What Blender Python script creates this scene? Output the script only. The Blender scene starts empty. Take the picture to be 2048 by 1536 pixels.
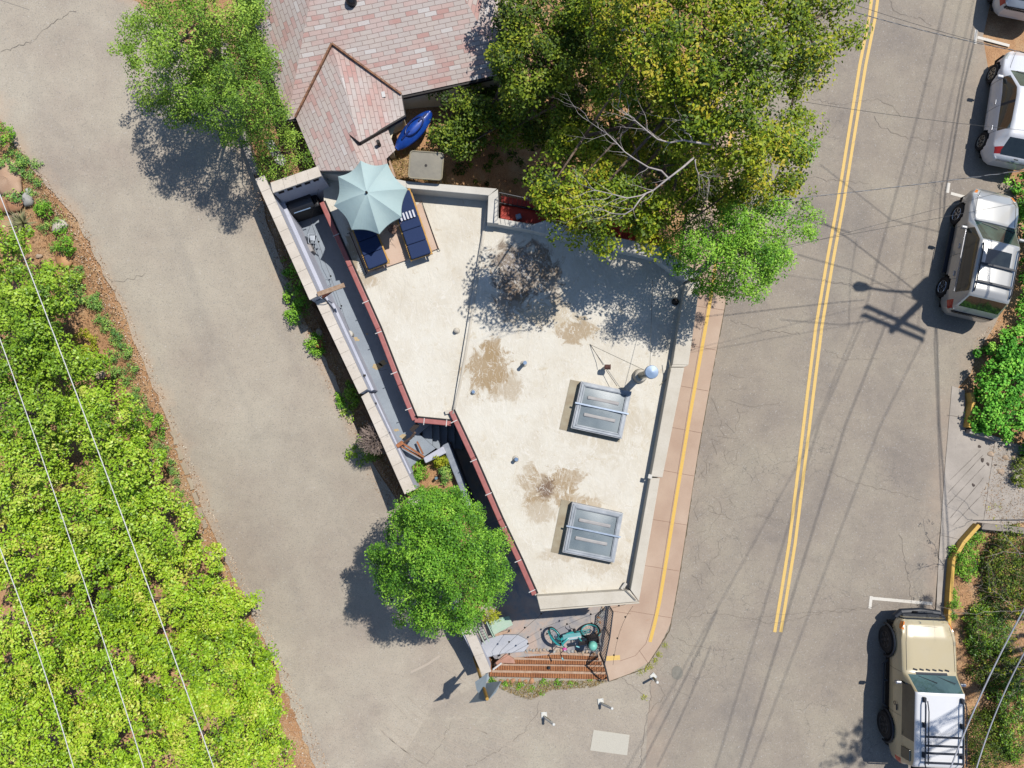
import bpy, math, random
import numpy as np
from mathutils import Vector, Matrix, Euler
random.seed(7); RNG = np.random.default_rng(11)
D = bpy.data; SC = bpy.context.scene; COL = SC.collection

# ------------------------------------------------------------------ camera
HC = 23.7; FPX = 1420.0
ax = math.atan(82/FPX); by = math.atan(-24/FPX*math.cos(ax))
RC = Euler((ax, by, 0)).to_matrix()
cam = D.objects.new('camera', D.cameras.new('camera')); COL.objects.link(cam)
cam.location = (0, 0, HC); cam.rotation_euler = (ax, by, 0)
cam.data.sensor_width = 36; cam.data.lens = 36*FPX/2048; cam.data.clip_end = 500; cam.data.clip_start = .1
SC.camera = cam
# ------------------------------------------------------------------ light
w = D.worlds.new("World"); SC.world = w; w.use_nodes = True
nt = w.node_tree; bg = nt.nodes['Background']; sky = nt.nodes.new('ShaderNodeTexSky')
sky.sky_type = 'NISHITA'; sky.sun_disc = False
SUN_EL = 61.5; SUN_AZ = math.atan2(.73, .68)
sky.sun_elevation = math.radians(SUN_EL); sky.sun_rotation = SUN_AZ; sky.altitude = 1900
nt.links.new(sky.outputs[0], bg.inputs[0]); bg.inputs[1].default_value = .125
sun = D.objects.new('sun', D.lights.new('sun', 'SUN')); COL.objects.link(sun)
sun.data.energy = 4.5; sun.data.angle = math.radians(.53); sun.data.color = (1, .955, .89)
zen = math.radians(90-SUN_EL)
LD = Vector((-.73*math.sin(zen), -.68*math.sin(zen), -math.cos(zen)))
sun.rotation_euler = LD.to_track_quat('-Z', 'Y').to_euler(); sun.location = (10, 10, 30)
SC.view_settings.view_transform = 'Standard'; SC.view_settings.look = 'None'
SC.view_settings.exposure = .62; SC.view_settings.gamma = 1
SC.cycles.max_bounces = 6; SC.cycles.diffuse_bounces = 3; SC.cycles.transparent_max_bounces = 8

# ------------------------------------------------------------------ terrain and pixel geometry
def sstep(a, b, x):
    t = np.clip((x-a)/(b-a), 0, 1); return t*t*(3-2*t)
SY = [-60, -9.5, -7, -4, 0, 8, 14, 60]; SZ = [0, 0, .25, .95, 1.9, 3.0, 3.5, 4.0]
def g(x, y):
    S = np.interp(y, SY, SZ)
    W = 1-sstep(-3.4, 4.4, x)
    xe = -12.3-.47*y
    hill = np.minimum(.22*np.maximum(0, xe-x), 4)
    bank = np.minimum(.10*np.maximum(0, x-17.8), 2)
    return S*W+hill+bank
def ray(u, v):
    d = RC @ Vector(((u-1024)/FPX, -(v-768)/FPX, -1)); return d
def P(u, v, z=0.0):
    d = ray(u, v); t = (HC-z)/(-d.z); return Vector((d.x*t, d.y*t, z))
def PG(u, v, dz=0.0):
    z = 0.0
    for _ in range(14):
        q = P(u, v, z+dz); z = float(g(q.x, q.y))
    q = P(u, v, z+dz); return q
def G(p): return float(g(p[0], p[1]))

# ------------------------------------------------------------------ tagging
ORG = {}
def tag(o, label=None, cat=None, group=None, kind=None):
    if label: o['label'] = label
    if cat: o['category'] = cat
    if group: o['group'] = group
    if kind: o['kind'] = kind
    return o
def thing(name, label, cat, loc=(0, 0, 0), rz=0, group=None):
    o = D.objects.new(name, None); COL.objects.link(o); o.location = loc; o.rotation_euler = (0, 0, rz)
    o.empty_display_size = .2
    ORG[o.name] = Vector(loc); return tag(o, label, cat, group)

# ------------------------------------------------------------------ mesh builder
class MB:
    def __init__(s): s.v = []; s.f = []; s.uv = None
    def add(s, vs, fs):
        b = len(s.v); s.v += [tuple(v) for v in vs]; s.f += [tuple(i+b for i in f) for f in fs]; return s
    def box(s, c, d, rz=0, M=None):
        hx, hy, hz = d[0]/2, d[1]/2, d[2]/2
        R = M if M is not None else Matrix.Rotation(rz, 3, 'Z')
        vs = [Vector(c)+R @ Vector((x*hx, y*hy, z*hz)) for x in (-1, 1) for y in (-1, 1) for z in (-1, 1)]
        return s.add(vs, [(0, 1, 3, 2), (4, 6, 7, 5), (0, 4, 5, 1), (2, 3, 7, 6), (0, 2, 6, 4), (1, 5, 7, 3)])
    def bar(s, a, b, wd, h, up=(0, 0, 1)):
        a = Vector(a); b = Vector(b); d = (b-a); L = d.length; d.normalize()
        u = Vector(up); sdir = d.cross(u)
        if sdir.length < 1e-4: sdir = Vector((1, 0, 0))
        sdir.normalize(); u = sdir.cross(d)
        vs = [p+sdir*i*wd/2+u*j*h/2 for p in (a, b) for i, j in ((-1, -1), (1, -1), (1, 1), (-1, 1))]
        return s.add(vs, [(3, 2, 1, 0), (4, 5, 6, 7), (0, 1, 5, 4), (1, 2, 6, 5), (2, 3, 7, 6), (3, 0, 4, 7)])
    def prism(s, pts, z0, z1):
        n = len(pts); z0 = z0 if hasattr(z0, '__len__') else [z0]*n; z1 = z1 if hasattr(z1, '__len__') else [z1]*n
        A = sum(pts[i][0]*pts[(i+1) % n][1]-pts[(i+1) % n][0]*pts[i][1] for i in range(n))
        vs = [(p[0], p[1], z0[i]) for i, p in enumerate(pts)]+[(p[0], p[1], z1[i]) for i, p in enumerate(pts)]
        fs = [tuple(range(n-1, -1, -1)), tuple(range(n, 2*n))]+[(i, (i+1) % n, (i+1) % n+n, i+n) for i in range(n)]
        if A < 0: fs = [f[::-1] for f in fs]
        return s.add(vs, fs)
    def tube(s, pts, r, n=8, cap=True):
        pts = [Vector(p) for p in pts]; m = len(pts); rr = r if hasattr(r, '__len__') else [r]*m
        b = len(s.v); prev = None
        for i, p in enumerate(pts):
            d = (pts[min(i+1, m-1)]-pts[max(i-1, 0)]).normalized()
            if prev is None:
                a = d.orthogonal().normalized()
            else:
                a = (prev-d*prev.dot(d)); a = a.normalized() if a.length > 1e-5 else d.orthogonal().normalized()
            prev = a; c = d.cross(a)
            for k in range(n):
                t = 2*math.pi*k/n; s.v.append(tuple(p+a*rr[i]*math.cos(t)+c*rr[i]*math.sin(t)))
        for i in range(m-1):
            for k in range(n):
                k2 = (k+1) % n; s.f.append((b+i*n+k, b+i*n+k2, b+(i+1)*n+k2, b+(i+1)*n+k))
        if cap:
            s.f.append(tuple(b+k for k in range(n-1, -1, -1))); s.f.append(tuple(b+(m-1)*n+k for k in range(n)))
        return s
    def cyl(s, a, b, r0, r1=None, n=16): return s.tube([a, b], [r0, r0 if r1 is None else r1], n)
    def ring(s, c, R, r, nrm=(0, 0, 1), n=28, m=8):
        nrm = Vector(nrm).normalized(); a = nrm.orthogonal().normalized(); bb = nrm.cross(a); b = len(s.v); c = Vector(c)
        for i in range(n):
            t = 2*math.pi*i/n; rad = a*math.cos(t)+bb*math.sin(t)
            for j in range(m):
                q = 2*math.pi*j/m; s.v.append(tuple(c+rad*(R+r*math.cos(q))+nrm*r*math.sin(q)))
        for i in range(n):
            for j in range(m):
                s.f.append((b+i*m+j, b+((i+1) % n)*m+j, b+((i+1) % n)*m+(j+1) % m, b+i*m+(j+1) % m))
        return s
    def lathe(s, c, prof, n=20, M=None):
        b = len(s.v); c = Vector(c)
        for r, z in prof:
            for k in range(n):
                t = 2*math.pi*k/n; q = Vector((r*math.cos(t), r*math.sin(t), z)); s.v.append(tuple(c+(M @ q if M else q)))
        for i in range(len(prof)-1):
            for k in range(n):
                k2 = (k+1) % n; s.f.append((b+i*n+k, b+i*n+k2, b+(i+1)*n+k2, b+(i+1)*n+k))
        s.f.append(tuple(b+k for k in range(n-1, -1, -1))); s.f.append(tuple(b+(len(prof)-1)*n+k for k in range(n)))
        return s
    def strip(s, L, R, nx=1, ny=1, zf=None):
        """sheet between two polylines of 3-D points (same count); uv = across 0..1, along metres"""
        b = len(s.v); rows = []
        if s.uv is None: s.uv = {}
        for i in range(len(L)-1):
            for k in range(ny):
                t = k/ny; rows.append((Vector(L[i]).lerp(Vector(L[i+1]), t), Vector(R[i]).lerp(Vector(R[i+1]), t)))
        rows.append((Vector(L[-1]), Vector(R[-1])))
        al = 0; pm = None
        for (a, c) in rows:
            m = (a+c)/2
            if pm is not None: al += (m-pm).length
            pm = m
            for j in range(nx+1):
                q = a.lerp(c, j/nx)
                if zf: q.z = zf(q.x, q.y)
                s.uv[len(s.v)] = (j/nx, al); s.v.append(tuple(q))
        for i in range(len(rows)-1):
            for j in range(nx):
                k = b+i*(nx+1)+j; s.f.append((k, k+nx+1, k+nx+2, k+1))
        return s
    def build(s, name, mat, parent=None, local=False, smooth=False, bevel=0, up=False):
        me = D.meshes.new(name)
        o = Vector((0, 0, 0))
        if parent is not None and not local: o = ORG.get(parent.name, o)
        me.from_pydata([(v[0]-o.x, v[1]-o.y, v[2]-o.z) for v in s.v], [], s.f)
        if s.uv:
            ul = me.uv_layers.new(name='UVMap')
            for lp in me.loops: ul.data[lp.index].uv = s.uv.get(lp.vertex_index, (0, 0))
        if up:
            me.update()
            import bmesh
            bm = bmesh.new(); bm.from_mesh(me)
            for f in bm.faces:
                f.normal_update()
                if f.normal.z < 0: f.normal_flip()
            bm.to_mesh(me); bm.free()
        me.materials.append(mat)
        if smooth: me.polygons.foreach_set('use_smooth', [True]*len(me.polygons))
        ob = D.objects.new(name, me); COL.objects.link(ob)
        if parent is not None: ob.parent = parent; ORG[ob.name] = o
        if bevel:
            m = ob.modifiers.new('bevel', 'BEVEL'); m.width = bevel; m.segments = 2; m.limit_method = 'ANGLE'; m.angle_limit = math.radians(40)
        return ob
def px(pts, z): return [P(u, v, z) for u, v in pts]
def dens(pts, step):
    out = [pts[0]]
    for a, b in zip(pts, pts[1:]):
        n = max(1, int(math.hypot(b[0]-a[0], b[1]-a[1])/step))
        for k in range(1, n+1): out.append((a[0]+(b[0]-a[0])*k/n, a[1]+(b[1]-a[1])*k/n))
    return out
def resamp(pts, n):
    p = np.array(pts, float); d = np.r_[0, np.cumsum(np.hypot(*np.diff(p, axis=0).T))]; t = np.linspace(0, d[-1], n)
    return [(float(a), float(b)) for a, b in zip(np.interp(t, d, p[:, 0]), np.interp(t, d, p[:, 1]))]

# ------------------------------------------------------------------ materials
def lin(c):
    c = c/255; return c/12.92 if c < .04045 else ((c+.055)/1.055)**2.4
EXPO = 2.05
def S(r, g_, b, k=1.0):   # colour as a sunlit surface shows it -> base colour
    return tuple(min(.85, lin(x)/EXPO*k) for x in (r, g_, b))+(1,)
class NT:
    def __init__(s, name, rough=.8, metal=0, spec=.3):
        s.m = D.materials.new(name); s.m.use_nodes = True; s.t = s.m.node_tree; s.b = s.t.nodes['Principled BSDF']
        s.b.inputs['Roughness'].default_value = rough; s.b.inputs['Metallic'].default_value = metal
        s.b.inputs['Specular IOR Level'].default_value = spec; s.tc = None
    def n(s, typ, ins=None, **kw):
        x = s.t.nodes.new('ShaderNode'+typ)
        for k, v in kw.items(): setattr(x, k, v)
        for k, v in (ins or {}).items(): s.put(x.inputs[k], v)
        return x
    def put(s, sock, v):
        if hasattr(v, 'bl_rna') and isinstance(v, bpy.types.NodeSocket): s.t.links.new(v, sock)
        elif isinstance(v, bpy.types.Node): s.t.links.new(v.outputs[0], sock)
        else: sock.default_value = v
    def obj(s, kind='Object'):
        if s.tc is None: s.tc = s.t.nodes.new('ShaderNodeTexCoord')
        return s.tc.outputs[kind]
    def noise(s, scale, detail=4, rough=.55, vec=None, dist=0, out=0):
        return s.n('TexNoise', {'Vector': vec or s.obj(), 'Scale': scale, 'Detail': detail, 'Roughness': rough, 'Distortion': dist}).outputs[out]
    def ramp(s, fac, stops, interp='LINEAR'):
        r = s.n('ValToRGB', {'Fac': fac}); cr = r.color_ramp; cr.interpolation = interp
        while len(cr.elements) < len(stops): cr.elements.new(.5)
        for e, (p, c) in zip(cr.elements, stops): e.position = p; e.color = c if len(c) == 4 else tuple(c)+(1,)
        return r.outputs[0]
    def mix(s, fac, a, b, mode='MIX'):
        x = s.n('Mix', None, data_type='RGBA', blend_type=mode); s.put(x.inputs[0], fac); s.put(x.inputs[6], a); s.put(x.inputs[7], b)
        return x.outputs[2]
    def math(s, op, a, b=0.0, clamp=False):
        x = s.n('Math', {0: a, 1: b}, operation=op, use_clamp=clamp); return x.outputs[0]
    def vmath(s, op, a, b=(0, 0, 0)):
        x = s.n('VectorMath', {0: a, 1: b}, operation=op); return x
    def rng(s, v, a, b, c=0.0, d=1.0, smooth=True):
        x = s.n('MapRange', {0: v, 1: a, 2: b, 3: c, 4: d}, interpolation_type='SMOOTHSTEP' if smooth else 'LINEAR'); return x.outputs[0]
    def bump(s, h, st, dist=.01):
        b = s.n('Bump', {'Strength': st, 'Distance': dist, 'Height': h}); s.put(s.b.inputs['Normal'], b.outputs[0]); return b
    def col(s, c): s.put(s.b.inputs['Base Color'], c); return s
def grey(v): return (v, v, v, 1)
MC = {}
def plain(name, c, c2=None, scale=6, rough=.75, metal=0, spec=.3, bump=0, bs=40, sp=.06):
    """two-tone noise material"""
    if name in MC: return MC[name]
    t = NT(name, rough, metal, spec); c2 = c2 or tuple(x*.82 for x in c[:3])+(1,)
    base = t.ramp(t.noise(scale, 5), [(.35, c2), (.65, c)])
    if sp:
        f = t.noise(bs*3, 2); base = t.mix(t.rng(f, .35, .65), base, t.mix(sp*3, base, grey(.02)))
    t.col(base)
    if bump: t.bump(t.noise(bs, 4), bump, .02)
    MC[name] = t.m; return t.m

def m_asphalt(name, ca, cb, cc, edge, crack=1.0, elen=60):
    t = NT(name, .9, 0, .25)
    big = t.ramp(t.noise(.35, 5, .6), [(.35, cb), (.5, ca), (.66, cc)])
    mid = t.noise(2.2, 5, .6); c = t.mix(t.rng(mid, .3, .75), t.mix(.10, big, grey(.03)), big)
    # wheel-track streaks along the way
    uv = t.obj('UV'); sep = t.n('SeparateXYZ', {0: uv})
    tr = t.noise(5, 3, .5, vec=t.n('CombineXYZ', {0: sep.outputs[0], 1: t.math('MULTIPLY', sep.outputs[1], .02)}).outputs[0])
    c = t.mix(t.rng(tr, .5, .7, 0, .28), c, t.mix(.5, c, grey(.10)))
    sp = t.noise(30, 3, .7); c = t.mix(t.rng(sp, .48, .72, 0, .5), c, grey(.07))
    sp2 = t.noise(23, 3, .7); c = t.mix(t.rng(sp2, .58, .74, 0, .42), c, grey(.42))
    c = t.mix(t.rng(t.noise(.8, 6, .7, dist=.6), .52, .72, 0, .22), c, t.mix(.5, c, grey(.05)))
    dv = t.n('TexVoronoi', {'Vector': t.obj(), 'Scale': 1.4}, feature='F1'); dd = t.math('ADD', dv.outputs[0], t.math('MULTIPLY', t.noise(30, 2), .03))
    c = t.mix(t.math('MULTIPLY', t.rng(dd, .03, .05, .6, 0), t.rng(t.noise(.6, 2), .5, .6)), c, grey(.05))
    lv = t.n('TexVoronoi', {'Vector': t.obj(), 'Scale': 4.5}, feature='F1'); c = t.mix(t.math('MULTIPLY', t.rng(lv.outputs[0], .05, .075, .5, 0), t.rng(t.noise(1.1, 2), .52, .62)), c, S(226, 206, 170))
    # dusty reddish soil creeping in at the edges
    e = t.math('MULTIPLY', t.math('ABSOLUTE', t.math('SUBTRACT', sep.outputs[0], .5)), 2)
    e = t.math('ADD', e, t.math('MULTIPLY', t.math('SUBTRACT', t.noise(1.2, 5, .65), .5), .5))
    c = t.mix(t.math('MULTIPLY', t.rng(e, .80, 1.15, 0, .75), t.rng(sep.outputs[1], elen, elen+5, 1, 0)), c, edge)
    # crazing
    wob = t.n('VectorMath', {0: t.obj(), 1: t.vmath('SCALE', t.noise(1.7, 3, .6, out=1)).outputs[0]}, operation='ADD')
    wob.inputs[1].default_value = (0, 0, 0)
    sc = t.n('VectorMath', {0: t.noise(1.1, 4, .6, out=1)}, operation='SCALE'); sc.inputs[3].default_value = .9
    t.put(wob.inputs[1], sc.outputs[0])
    vo = t.n('TexVoronoi', {'Vector': wob.outputs[0], 'Scale': 1.9}, feature='DISTANCE_TO_EDGE')
    msk = t.rng(t.noise(.32, 3, .5), .50, .64)
    k = t.math('MULTIPLY', t.rng(vo.outputs[0], .0, .022, .55, 0), msk)
    c = t.mix(t.math('MULTIPLY', k, crack), c, grey(.045))
    t.col(c); t.bump(t.noise(60, 3, .6), .35, .006); return t.m
ASPH = m_asphalt('asphalt_road', S(174, 162, 146), S(160, 149, 137), S(184, 173, 154), S(190, 170, 150), .8)
LANE = m_asphalt('asphalt_lane', S(201, 189, 170), S(191, 177, 160), S(209, 198, 178), S(214, 182, 152), .12, 19)
MOUTH = m_asphalt('asphalt_mouth', S(192, 180, 162), S(184, 172, 156), S(198, 188, 168), S(192, 180, 162), .3, -20)
def m_soil():
    t = NT('soil', .95, 0, .1)
    c = t.ramp(t.noise(1.1, 6, .65), [(.3, S(184, 140, 104)), (.5, S(214, 168, 126)), (.7, S(224, 192, 152))])
    v = t.n('TexVoronoi', {'Vector': t.obj(), 'Scale': 26.}); c = t.mix(t.rng(v.outputs[0], .0, .5, .3, 0), c, S(120, 78, 48))
    f = t.noise(30, 4, .7, dist=2); c = t.mix(t.rng(f, .55, .7, 0, .55), c, S(232, 190, 120))
    f = t.noise(42, 3, .7); c = t.mix(t.rng(f, .5, .66, 0, .6), c, S(96, 60, 38))
    t.col(c); t.bump(t.noise(22, 6, .7), .8, .04); return t.m
SOIL = m_soil()
def m_line(name, c, wear=.5):
    t = NT(name, .7, 0, .3); f = t.noise(14, 6, .75); f2 = t.noise(1.1, 3)
    k = t.math('ADD', t.rng(f, .52, .66), t.rng(f2, .5, .75, -.5, .35), True)
    t.col(t.mix(t.math('MULTIPLY', k, wear), t.mix(t.rng(t.noise(60, 2), .4, .7, 0, .2), c, grey(.1)), S(165, 152, 135))); return t.m
YEL = m_line('yellow_paint', S(246, 206, 118), .75); YEL2 = m_line('worn_yellow_paint', S(244, 200, 96), .9)
WHI = m_line('white_paint', S(240, 234, 222), .5)
def m_walk():
    t = NT('pink_concrete', .85, 0, .25)
    c = t.ramp(t.noise(.8, 6, .6), [(.3, S(194, 166, 144)), (.55, S(206, 180, 157)), (.75, S(216, 192, 170))])
    c = t.mix(t.rng(t.noise(3.5, 5, .7), .62, .8, 0, .5), c, S(186, 140, 104))
    c = t.mix(t.rng(t.noise(30, 3, .7), .5, .75, 0, .25), c, grey(.12)); t.col(c); t.bump(t.noise(50, 4), .2, .006); return t.m
PINK = m_walk()
def m_conc(name, a, b, stain=.3):
    t = NT(name, .85, 0, .25); c = t.ramp(t.noise(1.3, 6, .65), [(.3, b), (.65, a)])
    c = t.mix(t.rng(t.noise(5, 5, .7), .56, .75, 0, stain), c, t.mix(.6, c, grey(.03)))
    c = t.mix(t.rng(t.noise(28, 3, .7), .5, .75, 0, .2), c, grey(.08)); t.col(c); t.bump(t.noise(30, 5), .3, .01); return t.m
CONC = m_conc('grey_concrete', S(196, 186, 174), S(172, 163, 152)); COPE = m_conc('coping_block', S(236, 226, 212), S(216, 204, 188), .6)
DECKM = m_conc('grey_deck_paint', S(168, 178, 188), S(152, 162, 174), .22)
WALLW = m_conc('pale_wall_paint', S(214, 217, 230), S(196, 200, 216), .18)
STUC = m_conc('beige_stucco', S(205, 186, 150), S(190, 172, 138), .15)
YKERB = m_conc('yellow_kerb', S(242, 202, 112), S(226, 180, 88), .4)
def m_patio():
    t = NT('patio_paint', .8, 0, .25)
    c = t.ramp(t.noise(1.6, 6, .6, dist=.6), [(.38, S(156, 154, 158)), (.48, S(182, 174, 168)), (.58, S(198, 176, 162)), (.75, S(210, 194, 178))])
    c = t.mix(t.rng(t.noise(7, 5, .8), .6, .7, 0, .6), c, S(128, 126, 134)); t.col(c); return t.m
PATIO = m_patio()
# ================================================================== SETTING
def inpoly(x, y, poly):
    x = np.asarray(x); y = np.asarray(y); r = np.zeros(x.shape, bool); n = len(poly)
    for i in range(n):
        x1, y1 = poly[i][0], poly[i][1]; x2, y2 = poly[(i+1) % n][0], poly[(i+1) % n][1]
        c = ((y1 > y) != (y2 > y)); xx = (x2-x1)*(y-y1)/((y2-y1) if y2 != y1 else 1e-9)+x1
        r ^= c & (x < xx)
    return r
pit = px([(575, 415), (652, 370)], 2.6)+px([(720, 385), (985, 400)], 2.6)+px([(1385, 560)], 2.5)+px([(1270, 1190)], 2.5)+px([(1215, 1330)], .3)+px([(985, 1330)], .6)+px([(935, 1240)], .9)+px([(822, 985)], 2.2)+px([(722, 790)], 2.4)+px([(628, 600)], 2.8)
def ground():
    xs = np.concatenate([np.linspace(-70, -24, 12)[:-1], np.arange(-24, 24.01, .3), np.linspace(24, 70, 12)[1:]])
    ys = np.concatenate([np.linspace(-60, -18, 10)[:-1], np.arange(-18, 20.01, .3), np.linspace(20, 60, 10)[1:]])
    X, Y = np.meshgrid(xs, ys, indexing='ij'); Z = g(X, Y)
    Z = Z+.03*np.sin(X*2.1+np.sin(Y*1.7))*np.sin(Y*2.3+1)*(hash and 1)
    Z = np.where(inpoly(X, Y, pit), -.3, Z)
    m = MB(); m.v = [tuple(p) for p in np.stack([X, Y, Z-.03], -1).reshape(-1, 3)]
    ny = len(ys); m.f = [(i*ny+j, (i+1)*ny+j, (i+1)*ny+j+1, i*ny+j+1) for i in range(len(xs)-1) for j in range(ny-1)]
    tag(m.build('ground', SOIL, smooth=True), kind='structure')
ground()
gz = lambda off: (lambda x, y: float(g(x, y))+off)
def jit(pts, a, n):
    r = resamp(pts, n); return [(u+random.uniform(-a, a), v+random.uniform(-a, a)) for u, v in r]
def sheet(name, mat, L, R, nx, off, n=60, ja=0, jb=0):
    l = [PG(*p) for p in jit(L, ja, n)]; r = [PG(*p) for p in jit(R, jb, n)]
    return tag(MB().strip(l, r, nx, 1, gz(off)).build(name, mat, smooth=True, up=True), kind='structure')
laneL = [(-260, -260), (-90, 60), (0, 240), (60, 330), (150, 432), (235, 600), (300, 752), (350, 880), (400, 1000), (440, 1100), (492, 1200), (556, 1345), (590, 1430), (640, 1560), (700, 1800)]
laneR = [(60, -260), (180, -60), (350, 60), (480, 230), (512, 350), (545, 480), (600, 620), (655, 720), (712, 850), (765, 960), (850, 1080), (930, 1230), (985, 1352), (1100, 1360), (1190, 1364), (1230, 1370)]
laneR = resamp(laneR[:-3], 50)+resamp(laneR[-4:], 6)[1:]
sheet('side_lane', LANE, laneL, laneR, 16, .012, 130, 3.6, 4.0)
sheet('lane_mouth', MOUTH, [(985, 1354), (860, 1420), (640, 1800)], [(1322, 1290), (1303, 1420), (1285, 1800)], 14, .0145, 30)
roadL = [(1530, -300), (1470, 100), (1440, 420), (1418, 600), (1388, 770), (1363, 910), (1340, 1070), (1323, 1185), (1308, 1262), (1292, 1300), (1303, 1360), (1295, 1440), (1280, 1800)]
roadR = [(2120, -300), (1990, -40), (1965, 80), (1985, 200), (2010, 330), (2040, 420), (2030, 560), (1990, 650), (1955, 700), (1935, 770), (1905, 775), (1893, 900), (1880, 1060), (1872, 1180), (1866, 1260), (1890, 1400), (1920, 1800)]
sheet('main_road', ASPH, roadL, resamp(roadR, 60), 16, .016, 60, 0, 1.2)
def ribbon(m, pts, wpx, off, n=None, taper=False):
    p = dens(pts, 18) if n is None else resamp(pts, n); q = [PG(*a) for a in p]; L = []; R = []
    for i, a in enumerate(q):
        d = (q[min(i+1, len(q)-1)]-q[max(i-1, 0)]); d.z = 0; d.normalize(); s_ = Vector((-d.y, d.x, 0))
        k = wpx*(math.sin(math.pi*(i+.5)/len(q))**.5 if taper else 1)/2
        L.append(a+s_*k); R.append(a-s_*k)
    return m.strip(L, R, 1, 1, gz(off))
def line(name, mat, pts, wd, off): return tag(ribbon(MB(), pts, wd, off).build(name, mat, up=True), kind='structure')
cl = [(1756, -80), (1741, 35), (1722, 130), (1697, 285), (1677, 410), (1655, 530), (1634, 655), (1617, 790), (1600, 930), (1581, 1085), (1565, 1185), (1552, 1264)]
line('centre_line_left', YEL, [(u-3, v) for u, v in cl], .105, .022)
line('centre_line_right', YEL, [(u+9, v) for u, v in cl], .105, .022)
line('parking_mark_top', WHI, [(1952, 60), (1949, 88)], .1, .022); line('parking_mark_top_bar', WHI, [(1954, 75), (2018, 92)], .1, .0225)
line('parking_mark_middle', WHI, [(1897, 366), (1894, 386)], .11, .022); line('parking_mark_middle_bar', WHI, [(1901, 387), (1935, 396)], .1, .022)
line('parking_mark_bottom', WHI, [(1742, 1192), (1739, 1217)], .1, .0225); line('parking_mark_bottom_bar', WHI, [(1741, 1196), (1864, 1207)], .1, .022)
tag(MB().strip([PG(1187, 1459), PG(1180, 1500)], [PG(1259, 1469), PG(1254, 1510)], 4, 4, gz(.026)).build('white_patch', m_line('patch_paint', S(214, 208, 192), .25), up=True), kind='structure')
# pale scrapes and old paint on the lane
line('faint_old_paint', m_line('old_paint', S(206, 192, 174), .8), [(822, 1344), (855, 1328), (880, 1311)], .07, .018)
# cracks
def crack(m, pts, wd, off=.023, wob=2.2):
    p = dens(pts, 7); p = [(u+random.uniform(-wob, wob), v+random.uniform(-wob, wob)) for u, v in p]
    q = [PG(*a) for a in p]; L = []; R = []
    for i, a in enumerate(q):
        d = (q[min(i+1, len(q)-1)]-q[max(i-1, 0)]); d.z = 0; d.normalize(); s_ = Vector((-d.y, d.x, 0))*wd*random.uniform(.3, 1)/2
        L.append(a+s_); R.append(a-s_)
    m.strip(L, R, 1, 1, gz(off))
mk = MB()
for pts in [[(1780, 0), (1785, 22), (1810, 33), (1840, 35), (1862, 55)], [(1622, 200), (1680, 208), (1720, 203), (1760, 200), (1785, 212), (1800, 235)], [(1745, 235), (1765, 255), (1800, 275), (1840, 278), (1875, 283)],
            [(1615, 353), (1660, 362), (1735, 366)], [(1370, 1238), (1420, 1225), (1500, 1236), (1560, 1228), (1640, 1226), (1700, 1222), (1760, 1210)], [(1500, 1236), (1540, 1248), (1600, 1236), (1660, 1220), (1745, 1215)],
            [(1655, 940), (1700, 965), (1760, 978), (1840, 998)], 
            [(1303, 1362), (1300, 1400), (1288, 1470), (1278, 1536)], [(1310, 1362), (1330, 1390), (1303, 1420)], [(1240, 1350), (1275, 1380), (1303, 1404)],
            [(1081, 1400), (1075, 1425), (1050, 1460), (1000, 1500), (930, 1536)], [(0, 105), (60, 85), (110, 45), (150, 22)], [(195, 545), (230, 565), (262, 558), (290, 548)], [(905, 1440), (880, 1490), (850, 1536)],
            [(1640, 560), (1720, 572), (1790, 562), (1850, 545)], [(1460, 640), (1520, 660), (1600, 668)], [(1340, 1270), (1380, 1290), (1430, 1300), (1480, 1296)], [(1450, 800), (1500, 812), (1560, 806)],
            [(1420, 1020), (1470, 1040), (1520, 1030), (1575, 1045)], [(1800, 1070), (1820, 1180), (1830, 1260)], [(1650, 700), (1690, 720), (1760, 716)]]:
    crack(mk, pts, .012, .023, 3.2)
for _ in range(60):   # alligator cracking beside the kerb
    v = random.uniform(700, 1300); u = 1455-(v-600)*.13+random.uniform(-10, 60); a = random.choice([1.4, 1.7, .1, -.2])+random.uniform(-.4, .4); l = random.uniform(15, 45)
    p = [(u, v)]
    for k in range(3): a += random.uniform(-.5, .5); p.append((p[-1][0]+l/3*math.cos(a), p[-1][1]+l/3*math.sin(a)))
    crack(mk, p, .008, .023, 3)
tag(mk.build('road_cracks', plain('crack_tar', S(136, 125, 115), rough=.95), up=True), kind='structure')
mk = MB()   # tyre scuffs on the lane mouth
for k in range(26):
    r = 250+k*9+random.uniform(-5, 5); a0 = random.uniform(1.75, 2.1); a1 = a0+random.uniform(.2, .5)
    crack(mk, [(1130+r*math.cos(a)*1.15, 1180+r*math.sin(a)) for a in np.linspace(a0, a1, 8)], .03, .0245, .4)
tag(mk.build('tyre_scuffs', plain('scuff', S(206, 193, 176), rough=.95), up=True), kind='structure')
tag(ribbon(MB(), [(0, 0), (60, 20)], .01, .02).build('road_patch_seam', CONC), kind='structure')
mk = MB(); c0 = PG(1354, 1345); mk.prism([(c0.x+.19*math.cos(a)*random.uniform(.92, 1.06), c0.y+.22*math.sin(a)) for a in np.linspace(0, 6.28, 17)[:-1]], .01, .027)
tag(mk.build('asphalt_patch', plain('patch_asphalt', S(160, 155, 142), rough=.9), up=False), kind='structure')
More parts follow.
